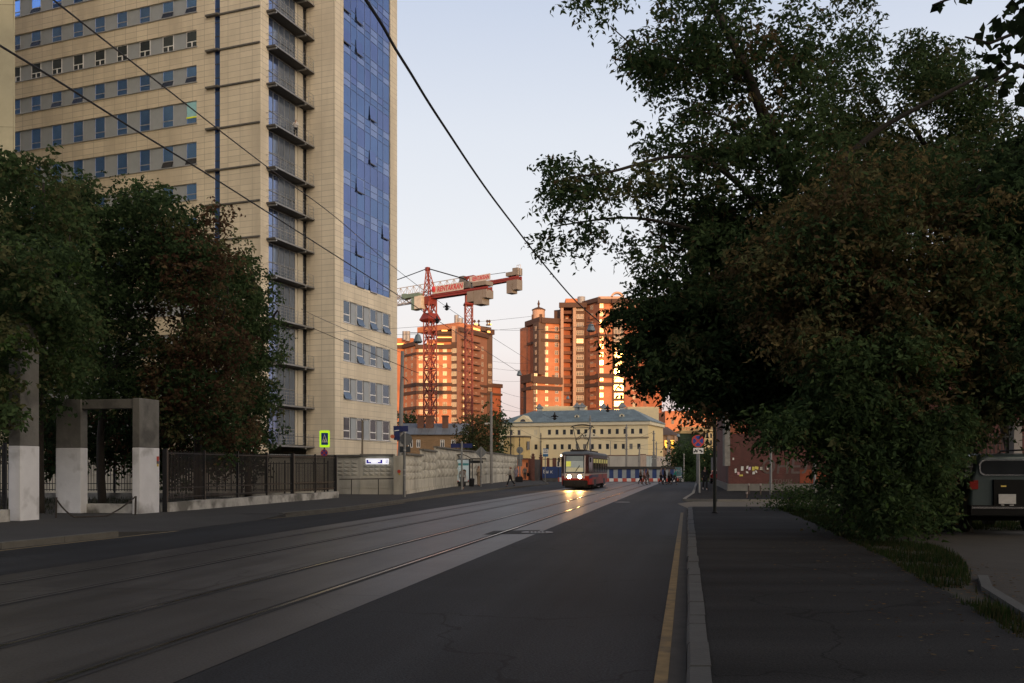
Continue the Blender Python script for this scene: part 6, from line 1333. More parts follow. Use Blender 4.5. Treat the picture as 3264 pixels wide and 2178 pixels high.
m = MB(); m.lathe((gX(1504, 81), 81, .13), [(.17, 0), (.2, .08), (.24, .55), (.25, .6)], 14); m.build('body', BLK, t); m = MB(); m.lathe((gX(1504, 81), 81, .73), [(.27, 0), (.25, .06), (.12, .12)], 14); m.build('lid', BLK, t)

# ---------------------------------------------------------------- poles
def pole(name, label, x, Y, ytop, r0, r1, mm, z0=0, xt=None, cat='pole', group=None):
    t = thing(name, label, cat, (gX(x, Y), Y, z0), group); b, e = Vector((gX(x, Y), Y, z0)), at(xt or x, ytop, Y)
    m = MB(); m.tube([b, b.lerp(e, .5), e], [r0, (r0+r1)/2, r1], 10); m.build('shaft', mm, t); return t, b, e
t, b, e = pole('steel_pole', 'dark metal pole rising from the near right pavement into the leaves', 2278, 33.8, 1180, .066, .06, mat('dark_pole', (.022, .026, .022), rough=.6, metal=.3), z0=.1); m = MB(); m.cyl((b.x, b.y), .1, .1, .16, 12); m.build('base_collar', BLK, t)
t, b, e = pole('concrete_pole', 'thick concrete catenary pole with blue sign boxes right of the tower', 1273, 62, 1120, .19, .11, CONP, xt=1283)
m = MB(); m.tube([at(1281, 1200, 62), at(1293, 1208, 61.6), at(1300, 1216, 61.4)], .03, 5); m.build('bracket', BLK, t)
t = thing('sign_box', 'dark blue sign boxes with an orange lamp on the thick pole by the tower', 'sign', at(1277, 1402, 61.7))
c = at(1255, 1391, 61.7); m = MB(); m.obox(at(1254, 1376, 61.7), (.98, .0, 0), (0, .12, 0), Zv*.38); m.obox(at(1255, 1403, 61.68), (.40, 0, 0), (0, .12, 0), Zv*.57); sb = m.build('box', mat('board_navy', (.012, .02, .10)), t)
m = MB(); q = at(1251, 1392, 61.6); m.tube([q+Vector((0, .1, 0)), q-Vector((0, .1, 0))], .13, 10); m.build('orange_lamp', mat('orange_lens', (.35, .09, .04), rough=.4, emit=(.5, .1, .03, .2)), t)
m = MB(); m.obox(at(1257, 1375, 61.66), (.32, 0, .04), (0, -.01, 0), Zv*.05); m.build('white_mark', SWH, sb)
t, b, e = pole('concrete_pole', 'concrete pole with small lamp arm beside the brownish trees', 1566, 96, 1250, .17, .12, CONP)
m = MB(); m.tube([at(1565, 1350, 96), at(1556, 1349, 96)], .05, 5); m.box(tuple(at(1545, 1353, 96)), tuple(at(1555, 1348, 96)+Vector((0, .3, 0)))); m.build('lamp_arm', mat('pale_lamp', (.55, .52, .48), rough=.5), t)
t, b, e = pole('lamp_post', 'slim lamp post with two lamp heads in front of the tower windows', 1155, 66, 1340, .085, .06, mat('post_ochre', (.17, .14, .10), rough=.8), cat='lamp post')
for s_ in (-1, 1): m = MB(); m.tube([e-Zv*.15, e+Vector((s_*.15, 0, .05))], .03, 5); m.loft([[e+Vector((s_*x, y, z)) for y, z in ((-.1, -.02), (.1, -.02), (.1, .05), (-.1, .05))] for x, dz in ((.12, 0), (.32, 0))]); m.build('lamp_head', mat('pale_lamp', (.55, .52, .48)), t)
for lab, x, Y, yt, r, mm in (('thin dark pole before the left end of the yellow building', 1628, 150, 1349, .13, BLK), ('short dark pole above the round sign back by the annex', 1656, 170, 1395, .14, BLK), ('dark pole behind the transit stop sign', 1724, 150, 1381, .13, BLK), ('tapered grey catenary pole rising right behind the tram pantograph', 1881, 132, 1325, .16, CONP),
        ('grey pole in front of the streaked site cabin', 1997, 128, 1353, .17, CONP), ('grey pole with grey sign backs before the blue-grey cabin', 2084, 122, 1373, .15, CONP), ('thin dark pole just right of the sign-carrying grey pole', 2092, 150, 1408, .14, CONP), ('thin pale pole before the warm shop windows', 2128, 150, 1395, .12, CONP), ('second thin pale pole by the right warm shop window', 2135, 155, 1400, .12, CONP), ('pale thin pole against the street trees behind the teal-clad walker', 2180, 120, 1445, .10, CONP), ('short dark pole with a box before the yellow building right end', 2038, 140, 1425, .14, CONP), ('thin pale pole on the yellow building front right of the tram', 1946, 170, 1405, .08, CONP)):
    t, b, e = pole('street_pole', lab, x, Y, yt, r, r*.6, mm, group='thin street poles'); m = MB()
    for k in (.55, .8, .93): q = b.lerp(e, k); m.cyl((q.x, q.y), r*1.25, q.z, q.z+.12, 8)
    m.build('clamp', mm, t)
Y_ = 121.5; t = thing('road_sign', 'grey backs of a triangle sign and two plates on the pole before the cabins', 'road sign', (gX(2084, Y_), Y_, 0), 'road signs seen from behind')
m = MB(); c = at(2084, 1456, Y_); m.loft([[c+u_*a+Zv*b+Vector((0, d, 0)) for a, b in ((-.34, -.2), (.34, -.2), (.1, .36), (-.1, .36))] for d in (0, .02)]); m.build('triangle_back', SIGB, t)
for y, w_, h in ((1470, .26, .3), (1482, .32, .22)): m = MB(); c = at(2084.5, y, Y_); m.obox(c-u_*w_-Zv*h, u_*2*w_, (0, .02, 0), Zv*2*h); m.build('plate_back', SIGB, t)
# two metal posts before the graffiti wall and short bollards
for lab, x, Y, yt in (('grey metal fence post before the graffiti wall, left of two', 2457, 56, 1424), ('grey metal fence post before the orange painted brick patch', 2597, 54, 1440)):
    t, b, e = pole('metal_post', lab, x, Y, yt, .075, .07, POLE, z0=.1, cat='post'); m = MB(); m.cyl((e.x, e.y), .1, e.z, e.z+.06, 10); m.build('cap', POLE, t)
for lab, x, Y, yt in (('thin low pale stake by the wall plinth near the drive corner', 2380, 50, 1575), ('short brown bollard with pale top before the brick plinth, left', 2386, 58, 1548), ('short brown bollard with pale top before the brick plinth, right', 2424, 56, 1548)):
    t, b, e = pole('bollard', lab, x, Y, yt, .045, .045, mat('bollard_brown', (.10, .07, .06), rough=.8), z0=.1, cat='bollard'); m = MB(); m.cyl((e.x, e.y), .06, e.z, e.z+.12, 10); m.build('cap', mat('bollard_pale', (.35, .30, .28)), t)

# ---------------------------------------------------------------- overhead wires and span lamps
WIRE = mat('wire_black', (.010, .010, .011), rough=.6); WTHIN = mat('wire_grey', (.08, .08, .085), rough=.6)
def wire(label, pts, r, mm=WIRE, sag=0, seg=24):
    P_ = [at(*p) for p in pts]
    if len(P_) == 2:
        P_ = [P_[0].lerp(P_[1], k/seg)-Zv*(sag*4*(k/seg)*(1-k/seg)) for k in range(seg+1)]
    else:
        out = []
        for i in range(len(P_)-1):
            p0, p1, p2, p3 = P_[max(i-1, 0)], P_[i], P_[i+1], P_[min(i+2, len(P_)-1)]
            for k in range(6):
                t_ = k/6; out.append(.5*((2*p1)+(p2-p0)*t_+(2*p0-5*p1+4*p2-p3)*t_**2+(3*p1-p0-3*p2+p3)*t_**3))
        P_ = out+[P_[-1]]
    m = MB(); m.tube(P_, r, 6); o = m.build('overhead_wire', mm); tag(o, label, 'wire', 'overhead tram and power wires'); return P_
w1 = [(1158, -12, 10.2), (1215, 75, 11.0), (1260, 155, 11.8), (1310, 235, 12.8), (1368, 330, 14.0), (1440, 440, 15.7), (1505, 538, 17.5), (1570, 630, 19.6), (1640, 722, 22.2), (1725, 832, 25.6), (1833, 958, 30), (1921, 1035, 34)]
wire('thick black twisted cable sweeping down across the open sky', w1, .021)
wire('short cable falling from the black junction into the tree leaves', [(1921, 1035, 34), (1948, 1125, 40)], .02)
wire('heavy straight wire from the left edge over the tower and nearer crane', [(-8, 141, 13.0), (180, 256, 14.6), (420, 408, 17.2), (700, 580, 21), (1060, 809, 29), (1260, 936, 38), (1393, 1021, 50), (1540, 1114, 70), (1672, 1198, 95)], .017)
wire('thinner wire from the top left corner crossing the balconies and glass front', [(160, -8, 14), (430, 205, 17.5), (835, 520, 26), (1070, 693, 36), (1250, 848, 52), (1424, 979, 68), (1570, 1076, 82), (1690, 1152, 100)], .015)
wire('thin wire leaving the upper balconies, passing under the front windows', [(960, 985, 60), (1050, 1028, 62), (1280, 1124, 78), (1480, 1190, 100)], .018, WTHIN)
wire('dark wire from the middle balconies past the tower corner towards the pole', [(998, 1047, 62), (1300, 1176, 62), (1335, 1188, 66)], .022)
wire('faint wire across the lower tower front above the concrete wall', [(820, 1382, 60), (1070, 1400, 60), (1275, 1415, 62)], .014, WTHIN)
for i, (a, b, lab) in enumerate((((1000, 1062, 70), (1700, 1008, 88), 'upper pale span wire crossing both cranes'), ((1262, 1067, 90), (1700, 1042, 95), 'second pale span wire level with the left block roofline'), ((1563, 1050, 92), (1921, 1035, 34), 'span wire running to the black junction through the hanging lamp'), ((1921, 1035, 34), (2120, 985, 26), 'span wire leaving the junction into the right-hand tree'),
        ((1560, 1150, 120), (1690, 1158, 120), 'faint high wire in the gap between the brick blocks'), ((1560, 1172, 120), (1690, 1182, 120), 'faint second wire in the gap between the brick blocks'), ((1565, 1212, 125), (1680, 1214, 125), 'faint middle wire in the gap between the brick blocks'), ((1595, 1248, 110), (1690, 1270, 120), 'dark feeder wire low in the gap between the brick blocks'), ((1595, 1281, 105), (1700, 1312, 120), 'lower dark feeder wire above the yellow building roof'), ((1566, 1300, 96), (1690, 1313, 120), 'thin wire from the concrete pole over the roof edge'),
        ((1725, 1317, 110), (1775, 1336, 120), 'short dark wire piece with insulator over the blue-grey roof'), ((1921, 1310, 115), (1985, 1298, 118), 'dark wire piece with insulator beside the right dormer'), ((1881, 1395, 132), (1997, 1408, 128), 'wire from the tapered pole to the cabin pole'), ((1997, 1404, 128), (2084, 1376, 122), 'rising wire between the two cabin poles'), ((1628, 1352, 150), (1594, 1395, 150), 'left stay wire of the thin dark pole'), ((1628, 1352, 150), (1724, 1400, 150), 'right stay wire of the thin dark pole'), ((1997, 1425, 128), (2200, 1395, 150), 'low wire right of the cabin pole towards the trees'), ((2038, 1428, 140), (2084, 1431, 122), 'short low wire before the yellow building end'), ((2084, 1434, 122), (2170, 1420, 150), 'wire from the sign-carrying pole to the netted building'))):
    wire(lab, [a, b], .014 if i != 2 else .012, WTHIN if i < 2 or 4 <= i < 7 else WIRE, sag=.15)
for lab, x, y, Y in (('black insulator joint where the thick cable meets the span wires', 1921, 1035, 34), ('small black insulator on the roof-edge wire left of the dormers', 1768, 1328, 119), ('small black insulator on the wire by the right dormer', 1937, 1303, 116), ('small insulator on the thin wire right of the nearer crane', 1424, 979, 68), ('small insulator on the heavy wire beside the crane mast', 1393, 1021, 50)):
    c = at(x, y, Y); s_ = Y/34*.085 if Y > 45 else .10; t = thing('insulator', lab, 'insulator', c); m = MB(); m.lathe((c.x, c.y, c.z-s_*1.5), [(s_*.3, -.0), (s_, s_*.6), (s_*.4, s_*1.2), (s_, s_*1.8), (s_*.4, s_*2.4), (s_*.2, s_*3.4)], 10); m.build('body', WIRE, t)
    m = MB(); m.beam(c-Vector((s_*1.6, 0, 0)), c+Vector((s_*1.6, 0, 0)), s_*.4); m.build('clamp', WIRE, t)
SHADE = mat('lamp_shade_grey', (.20, .25, .28), rough=.5, metal=.4, var=.15)
for lab, x, y, Y, wpx in (('large bell-shaped street lamp hanging beside the nearer crane mast', 1332, 1081, 60, 30), ('bell-shaped street lamp hanging before the right brick tower', 1884, 1046, 60, 28), ('small hanging street lamp at the end of the heavy wire', 1655, 1191, 95, 17), ('tiny hanging street lamp low on the right brick tower', 1810, 1268, 125, 12), ('hanging street lamp before the green netted building', 2162, 1388, 130, 12)):
    c = at(x, y, Y); s_ = wpx/FL*Y/2; t = thing('hanging_lamp', lab, 'street lamp', c, 'street lamps hung from span wires')
    m = MB(); m.lathe((c.x, c.y, c.z), [(s_*.25, s_*.95), (s_*.50, s_*.85), (s_*.58, s_*.6), (s_*.85, -.25*s_), (s_, -s_*.55), (s_*.98, -s_*.62)], 16); m.build('shade', SHADE, t, smooth=True)
    m = MB(); m.lathe((c.x, c.y, c.z), [(s_*.95, -s_*.60), (s_*.75, -s_*.85), (s_*.3, -s_*.95)], 16); m.build('lens', mat('lamp_lens', (.07, .08, .09), rough=.3), t, smooth=True)
    m = MB(); m.beam(c+Zv*s_*.9, c+Zv*s_*1.35, s_*.2); m.beam(c+Vector((-s_*1.6 if x != 1884 else -s_, 0, s_*1.3)), c+Vector((s_*.5, 0, s_*1.3)), s_*.14); m.build('hanger', BLK, t)

# ---------------------------------------------------------------- people
SKIN = mat('skin', (.40, .23, .16), rough=.6)
def skinmesh(name, verts, edges, rad, m_, parent, root=0, sub=2):
    bm = bmesh.new(); ly = bm.verts.layers.skin.verify(); vs = []
    for i, (v, r_) in enumerate(zip(verts, rad)):
        b = bm.verts.new(v); b[ly].radius = r_ if isinstance(r_, tuple) else (r_, r_); b[ly].use_root = (i == root); vs.append(b)
    for a, b in edges: bm.edges.new((vs[a], vs[b]))
    me = bpy.data.meshes.new(name); bm.to_mesh(me); bm.free(); me.materials.append(m_)
    o = bpy.data.objects.new(name, me); COL.objects.link(o); o.parent = parent
    o.modifiers.new('skin', 'SKIN').use_smooth_shade = True; s_ = o.modifiers.new('sub', 'SUBSURF'); s_.levels = s_.render_levels = sub
    return o
def person(label, loc, hgt, head, top, leg, hair, stride=.0, coat=0, arm=(0, 0), bag=None, hairlen=.0, lean=0.0, shoe=(.02, .02, .02), skirt=False, group=None):
    """standing / walking figure: heading in radians (0 faces away from the viewer), joints in metres for 1.72 m"""
    t = thing('person', label, 'person', loc, group); k = hgt/1.72
    def J(x, y, z):
        y += lean*(z-.9) if z > .9 else 0
        return (k*(x*math.cos(head)+y*math.sin(head)), k*(-x*math.sin(head)+y*math.cos(head)), k*z)
    s_ = stride; hp = .095
    leg_ = {}
    for sd, sg in ((-1, 1), (1, -1)):
        f_ = s_*sg; leg_[sd] = [(sd*hp, 0, .90), (sd*hp*1.0, .20*f_+.03*abs(f_), .49), (sd*hp*.95, .38*f_-(.10 if f_ < 0 else 0), .085+(.07 if f_ < 0 else 0)), (sd*hp*.95, .38*f_+.17-(.10 if f_ < 0 else 0), .035)]
    arms = {}
    for i, (sd, sg) in enumerate(((-1, -1), (1, 1))):
        f_ = s_*sg*.8; bend = arm[i]
        el = (sd*.245, .12*f_-.02, 1.12); wr = (sd*.24, .30*f_+.06, .86)
        if bend: el = (sd*.25, .05, 1.13); wr = (sd*(.10 if bend == 1 else .25), .30 if bend == 1 else .24, 1.18 if bend == 1 else 1.02)
        arms[sd] = [(sd*.175, 0, 1.42), el, wr]
    # body: pelvis root, spine, neck, head with nose, both legs, both arms with hands
    v = [J(0, 0, .93), J(0, 0, 1.12), J(0, 0, 1.33), J(0, 0, 1.47), J(0, .01, 1.53), J(0, .02, 1.61), J(0, .015, 1.70), J(0, .115, 1.585)]; r_ = [(.14*k, .10*k), (.125*k, .095*k), (.16*k, .10*k), .055*k, .06*k, (.078*k, .095*k), .05*k, .014*k]
    e = [(0, 1), (1, 2), (2, 3), (3, 4), (4, 5), (5, 6), (5, 7)]
    for sd in (-1, 1):
        b = len(v); v += [J(*p) for p in leg_[sd]]; r_ += [.085*k, .055*k, .042*k, .032*k]; e += [(0, b), (b, b+1), (b+1, b+2), (b+2, b+3)]
        b = len(v); A_ = arms[sd]; v += [J(*p) for p in A_]; r_ += [.055*k, .040*k, .030*k]; e += [(2, b), (b, b+1), (b+1, b+2)]
        w = Vector(A_[2]); d = (w-Vector(A_[1])).normalized(); b2 = len(v); v.append(J(*(w+d*.08))); r_.append((.034*k, .018*k)); e.append((b+2, b2))
        for q, (o_, ln) in enumerate(((-.03, .065), (-.01, .078), (.01, .072), (.03, .055))):
            c = len(v); y_ = Vector((0, o_, 0)); f1 = w+d*.115+y_; f2 = w+d*(.115+ln)+y_*1.1+Vector((-sd*.018, 0, 0)); v += [J(*f1), J(*f2)]; r_ += [.009*k, .008*k]; e += [(b2, c), (c, c+1)]
        c = len(v); v += [J(*(w+d*.05+Vector((-sd*.012, .045, 0))))]; r_ += [.009*k]; e += [(b+2, c)]
    skinmesh('body', v, e, r_, SKIN, t)
    # clothes
    vj = [J(0, 0, .84 if not coat else .62), J(0, 0, .97), J(0, 0, 1.14), J(0, 0, 1.34), J(0, 0, 1.46)]; rj = [(.165*k, .125*k), (.165*k, .125*k), (.15*k, .12*k), (.185*k, .125*k), .075*k]; ej = [(0, 1), (1, 2), (2, 3), (3, 4)]
    for sd in (-1, 1):
        b = len(vj); A_ = arms[sd]; vj += [J(*p) for p in A_]; rj += [.072*k, .056*k, .045*k]; ej += [(3, b), (b, b+1), (b+1, b+2)]
    skinmesh('jacket', vj, ej, rj, top, t, root=2)
    vt = [J(0, 0, .95)]; rt = [(.155*k, .12*k)]; et = []
    for sd in (-1, 1):
        b = len(vt); L_ = leg_[sd]; vt += [J(*L_[0]), J(*L_[1]), J(*(Vector(L_[2])+Vector((0, 0, .03))))]; rt += [.105*k, .075*k, .060*k]; et += [(0, b), (b, b+1), (b+1, b+2)]
    skinmesh('trousers', vt, et, rt, leg, t)
    for sd in (-1, 1):
        L_ = leg_[sd]; sm = mat('shoe_%d' % int(shoe[0]*1000), shoe, rough=.6); skinmesh('shoe', [J(*L_[2]), J(L_[2][0], L_[2][1]+.02, L_[2][2]-.035), J(*L_[3])], [(0, 1), (1, 2)], [.055*k, .052*k, .040*k], sm, t, sub=1)
    hv = [J(0, -.02, 1.655), J(0, -.035, 1.60)]; hr = [(.085*k, .092*k), .082*k]
    if hairlen: hv.append(J(0, -.06, 1.60-hairlen)); hr.append(.075*k)
    skinmesh('hair', hv, [(i, i+1) for i in range(len(hv)-1)], hr, hair, t)
    if skirt: pass
    if bag:
        bx, by, bz, bw, bh, bm = bag; q = Vector(J(bx, by, bz))+Vector(loc); bt = thing('bag', bag_label(label), 'bag', (q.x, q.y, q.z-bh/2))
        m = MB(); m.loft([[q+Vector((a*bw/2*s2, b*.11*s2, z)) for a, b in ((-1, -1), (1, -1), (1.08, 0), (1, 1), (-1, 1), (-1.08, 0))] for s2, z in ((.8, -bh/2), (1, -bh*.35), (1, bh*.25), (.7, bh/2))]); m.build('bag_body', bm, bt)
        m = MB(); m.tube([q+Vector((-bw*.3, 0, bh*.45)), q+Vector((-bw*.15, 0, bh*.5+.16)), q+Vector((bw*.15, 0, bh*.5+.16)), q+Vector((bw*.3, 0, bh*.45))], .015, 5); m.build('strap', bm, bt)
    return t
BAGL = []
def bag_label(l): return BAGL.pop(0)
cl = lambda n, c: mat('cloth_'+n, c, rough=.95, var=.2, scale=6)
DKH = mat('hair_dark', (.025, .018, .013), rough=.6); RDH = mat('hair_reddish', (.14, .05, .03), rough=.6); BRH = mat('hair_brown', (.06, .035, .02), rough=.6); GRH = mat('hair_grey', (.22, .21, .20), rough=.7)
BLKC = cl('black', (.018, .018, .02)); GREYC = cl('grey', (.20, .19, .18)); PUR = cl('greyviolet', (.22, .21, .27)); WHC = cl('white', (.62, .58, .55)); TAN = cl('tan', (.30, .24, .17)); BRC = cl('brown', (.15, .085, .05)); PNK = cl('pink', (.48, .28, .24)); TEAL = cl('teal', (.04, .36, .26)); MAUV = cl('mauve', (.24, .19, .19)); DGR = cl('darkgrey', (.06, .06, .065)); CRM = cl('cream_print', (.42, .39, .33)); RUST = cl('rust', (.20, .09, .05))
pi = math.pi
PV = .13
pos = lambda x, Y, z=PV: (gX(x, Y), Y, z)
person('person in beige clothes standing behind the diamond sign post, arm raised', pos(1526, 82.5), 1.84, pi*.75, TAN, TAN, BRH, arm=(0, 1), hairlen=.12)
BAGL.append('black travel bag carried low by the walking woman on the left pavement')
person('red-haired woman in a light patterned top striding left with a black bag', pos(1627, 80.5), 1.74, -pi*.5, CRM, BLKC, RDH, stride=.75, hairlen=.1, bag=(.1, -.75, .62, .62, .5, BLKC), arm=(0, 2))
person('person in grey-violet dress and white sleeves walking by the orange booth', pos(1645, 117), 1.82, pi, PUR, PUR, BRH, stride=.3, coat=1)
BAGL.append('small black bag in the hand of the man in front of the orange booth')
person('man in grey shirt walking before the orange booth holding a dark bag', pos(1673, 119), 1.80, pi, GREYC, DGR, DKH, stride=.25, bag=(-.42, .1, .72, .34, .42, BLKC))
person('person hidden behind the direction sign post, only dark shoes and legs showing', pos(1473.5, 71.5), 1.62, pi, GREYC, DGR, DKH, stride=.2)
P3 = .012
person('person in brown jacket and black trousers leading the group crossing the road', pos(2042, 97.5, P3), 1.64, pi*.5, BRC, BLKC, GRH, stride=.55, group='people crossing the road')
person('person in pale pink top and rust trousers in the crossing group', pos(2054, 96.5, P3), 1.66, pi*.55, PNK, RUST, DKH, stride=.6, hairlen=.15, group='people crossing the road')
person('person in long rust-brown coat close behind the pink-topped one', pos(2064, 98, P3), 1.70, pi*.5, RUST, GREYC, BRH, stride=.5, coat=1, group='people crossing the road')
person('person in mauve-grey jacket and black trousers left of the man in black', pos(2107, 97.5, P3), 1.72, pi*.5, MAUV, BLKC, DKH, stride=.45, group='people crossing the road')
person('man dressed all in black in the middle of the right crossing group', pos(2119, 97, P3), 1.74, pi*.6, BLKC, BLKC, BRH, stride=.3, group='people crossing the road')
BAGL.append('big black bag hanging beside the man in black, at the crossing')
person('person in pale top and black skirt between the man in black and the teal jacket', pos(2133, 98, P3), 1.62, pi*.5, GREYC, BLKC, DKH, stride=.2, coat=0, bag=(-.05, .1, .78, .5, .75, BLKC), group='people crossing the road')
person('person in bright teal jacket leaning forward at the right of the crossing group', pos(2149, 97, P3), 1.66, pi*.5, TEAL, DGR, BRH, stride=.65, arm=(1, 0), lean=.25, group='people crossing the road')
person('person in long black clothes with one white shoe walking on the right pavement', pos(2247, 68.5, .12), 1.74, pi*1.0, BLKC, BLKC, DKH, stride=.45, coat=1, hairlen=.2, shoe=(.6, .6, .58))
BAGL.append('pale grey bag held by the dark figure beside the brick corner')
person('dark figure walking by the brick corner with a pale grey bag', pos(2304, 94, .12), 1.66, 0, DGR, BLKC, DKH, stride=.35, bag=(.1, -.1, .95, .48, .62, cl('palegrey', (.38, .38, .38))))
q = AC+bB*3.4+nB*.45+Zv*(31.2+.02); person('person in white shirt standing on a high tower balcony', tuple(q), 1.7, pi, WHC, BLKC, BRH, arm=(1, 1))
# ---------------------------------------------------------------- trees
BARK = mat('bark', (.028, .023, .018), rough=.95, var=.3, scale=4)
LG = [leafmat('leaf_deep_green', (.042, .072, .030)), leafmat('leaf_green', (.062, .098, .039)), leafmat('leaf_olive', (.10, .105, .047)), leafmat('leaf_ochre', (.155, .122, .054)), leafmat('leaf_brown', (.112, .082, .043)), leafmat('leaf_red_brown', (.080, .046, .028)), leafmat('leaf_black_green', (.022, .034, .016)), leafmat('leaf_bright', (.055, .095, .026))]
D2F = 3264/2350
def crown_pts(poly, Y0, Y1, ncl, ntw, nlf, rad, tw, seed, gap=0.0):
    """leaf bases: clumps inside the outline given in picture columns (at distances Y0..Y1), twigs in clumps, leaves on twigs"""
    rg = np.random.default_rng(seed); rp = random.Random(seed); xs = [p[0] for p in poly]; ys = [p[1] for p in poly]; C = []
    ph = rp.uniform(0, 6)
    while len(C) < ncl:
        x, y = rp.uniform(min(xs), max(xs)), rp.uniform(min(ys), max(ys))
        if not inpoly(x, y, poly): continue
        if gap and math.sin(x*.021+ph)+math.sin(y*.025+ph*2)+math.sin((x+y)*.016) < -1.9+gap*2: continue
        C.append(tuple(at((x+rp.gauss(0, 13))*D2F, (y+rp.gauss(0, 13))*D2F, rp.uniform(Y0, Y1))))
    C = np.array(C); n = ncl*ntw
    d = rg.normal(size=(n, 3)); d /= np.linalg.norm(d, axis=1)[:, None]
    T0 = np.repeat(C, ntw, 0)+d*(rg.uniform(.15, 1, n)**.6)[:, None]*np.repeat(rad*np.exp(rg.normal(size=ncl)*.32), ntw)[:, None]*np.array([1, 1, .75])
    a = d*np.array([1, 1, .25])+rg.normal(size=(n, 3))*.35+np.array([0, 0, -.25]); a /= np.linalg.norm(a, axis=1)[:, None]
    s = np.tile(np.linspace(.1, 1, nlf), n)[:, None]
    P = np.repeat(T0, nlf, 0)+np.repeat(a, nlf, 0)*s*tw+rg.normal(size=(n*nlf, 3))*tw*.06; P[:, 2] -= (s[:, 0]**2)*tw*.35
    return P, np.repeat(np.arange(ncl), ntw*nlf), C
def tree(name, label, base, regions, limbs, cat='tree', group=None, seed=1):
    t = thing(name, label, cat, base, group); 
    if limbs:
        m = MB()
        for pts, r0, r1 in limbs:
            P = [Vector(p) for p in pts]; Q = []
            for i in range(len(P)-1):
                p0, p1, p2, p3 = P[max(i-1, 0)], P[i], P[i+1], P[min(i+2, len(P)-1)]
                for k in range(5):
                    u = k/5; Q.append(.5*((2*p1)+(p2-p0)*u+(2*p0-5*p1+4*p2-p3)*u**2+(3*p1-p0-3*p2+p3)*u**3))
            Q.append(P[-1]); n = len(Q); m.tube(Q, [r0+(r1-r0)*i/(n-1) for i in range(n)], 7)
        m.build('trunk', BARK, t, smooth=True)
    PP, MI, CC = [], [], []; rg = np.random.default_rng(seed); size = aspect = None
    for k, (poly, Y0, Y1, ncl, ntw, nlf, rad, tw, sz, asp, mi, wt, gap) in enumerate(regions):
        P, ci, C = crown_pts(poly, Y0, Y1, ncl, ntw, nlf, rad, tw, seed*31+k, gap)
        cm = rg.choice(len(mi), size=len(C), p=wt); per = rg.choice(len(mi), size=len(P), p=wt); pick = np.where(rg.random(len(P)) < .7, cm[ci], per)
        PP.append(P); MI.append(np.array(mi)[pick]); size, aspect = sz, asp; CC.append(C)
    P = np.concatenate(PP); M = np.concatenate(MI)
    used = sorted(set(M.tolist())); mp = {u: i for i, u in enumerate(used)}
    o = leaves('crown', P, 0, size, [LG[u] for u in used], t, seed=seed, aspect=aspect, midx=np.vectorize(mp.get)(M), droop=.55)
    return t
def dv(x, y, Y): return at(x*D2F, y*D2F, Y)
A_out = [(1345, -60), (1345, 20), (1400, 60), (1425, 120), (1455, 165), (1500, 205), (1560, 235), (1600, 270), (1570, 320), (1500, 335), (1420, 340), (1330, 365), (1275, 352), (1252, 385), (1262, 425), (1295, 440), (1250, 478), (1238, 518), (1260, 545), (1330, 548), (1400, 540), (1455, 575), (1460, 620), (1480, 650), (1450, 690), (1435, 740), (1445, 790), (1440, 830), (1475, 865), (1530, 900), (1600, 920), (1640, 925), (1700, 945), (1760, 960), (1850, 980), (1960, 800), (2000, 600), (1960, 350), (1900, 200), (1880, 60), (1870, -60)]
A_core = [(1600, 520), (1720, 470), (1830, 420), (1960, 450), (2000, 600), (1960, 900), (1850, 970), (1720, 930), (1560, 860), (1490, 830), (1500, 700), (1600, 620), (1620, 480)]
A_low = [(1430, 720), (1560, 690), (1720, 700), (1800, 935), (1700, 945), (1530, 895), (1470, 860)]
b = (9.9, 27, 0)
tree('ash_maple', 'big dark ash-leaved maple overhanging the right pavement, long branches against the sky', b,
     [(A_out, 23.5, 28.5, 430, 17, 9, .46, .44, .145, .40, (0, 1, 2, 4), (.42, .34, .16, .08), .36), (A_core, 25, 29, 300, 24, 9, .8, .4, .20, .42, (0, 1, 6), (.5, .2, .3), 0), (A_low, 24.5, 28, 130, 22, 9, .45, .4, .18, .42, (0, 6, 1), (.5, .3, .2), 0)],
     [([b, dv(1935, 1000, 26.5), dv(1905, 760, 26.2), dv(1870, 600, 26), dv(1780, 340, 25.6), dv(1722, 190, 25.2), dv(1690, 115, 25), dv(1640, 20, 24.8), dv(1600, -80, 24.5)], .26, .07),
      ([dv(1880, 640, 26), dv(1750, 480, 25.5), dv(1640, 380, 25), dv(1540, 360, 24.6), (dv(1400, 395, 24.2)), dv(1290, 410, 24)], .10, .02), ([dv(1880, 700, 26), dv(1700, 570, 25.6), dv(1560, 520, 25), dv(1430, 500, 24.6), dv(1270, 520, 24.2)], .09, .015),
      ([dv(1880, 420, 25.8), dv(2000, 310, 25.5), dv(2120, 240, 25), dv(2260, 170, 24.6)], .10, .04), ([dv(1722, 190, 25.2), dv(1600, 150, 25), dv(1480, 120, 24.8), dv(1400, 60, 24.5)], .05, .012), ([dv(1780, 340, 25.6), dv(1660, 270, 25.3), dv(1560, 250, 25)], .045, .012), ([dv(1905, 760, 26.2), dv(1700, 800, 25.8), dv(1540, 830, 25.4)], .09, .02)], seed=3)
B_ = [(1720, 590), (1800, 500), (1900, 430), (2000, 390), (2150, 330), (2260, 400), (2280, 600), (2310, 800), (2320, 930), (2230, 985), (2080, 910), (1920, 900), (1800, 790), (1720, 720)]
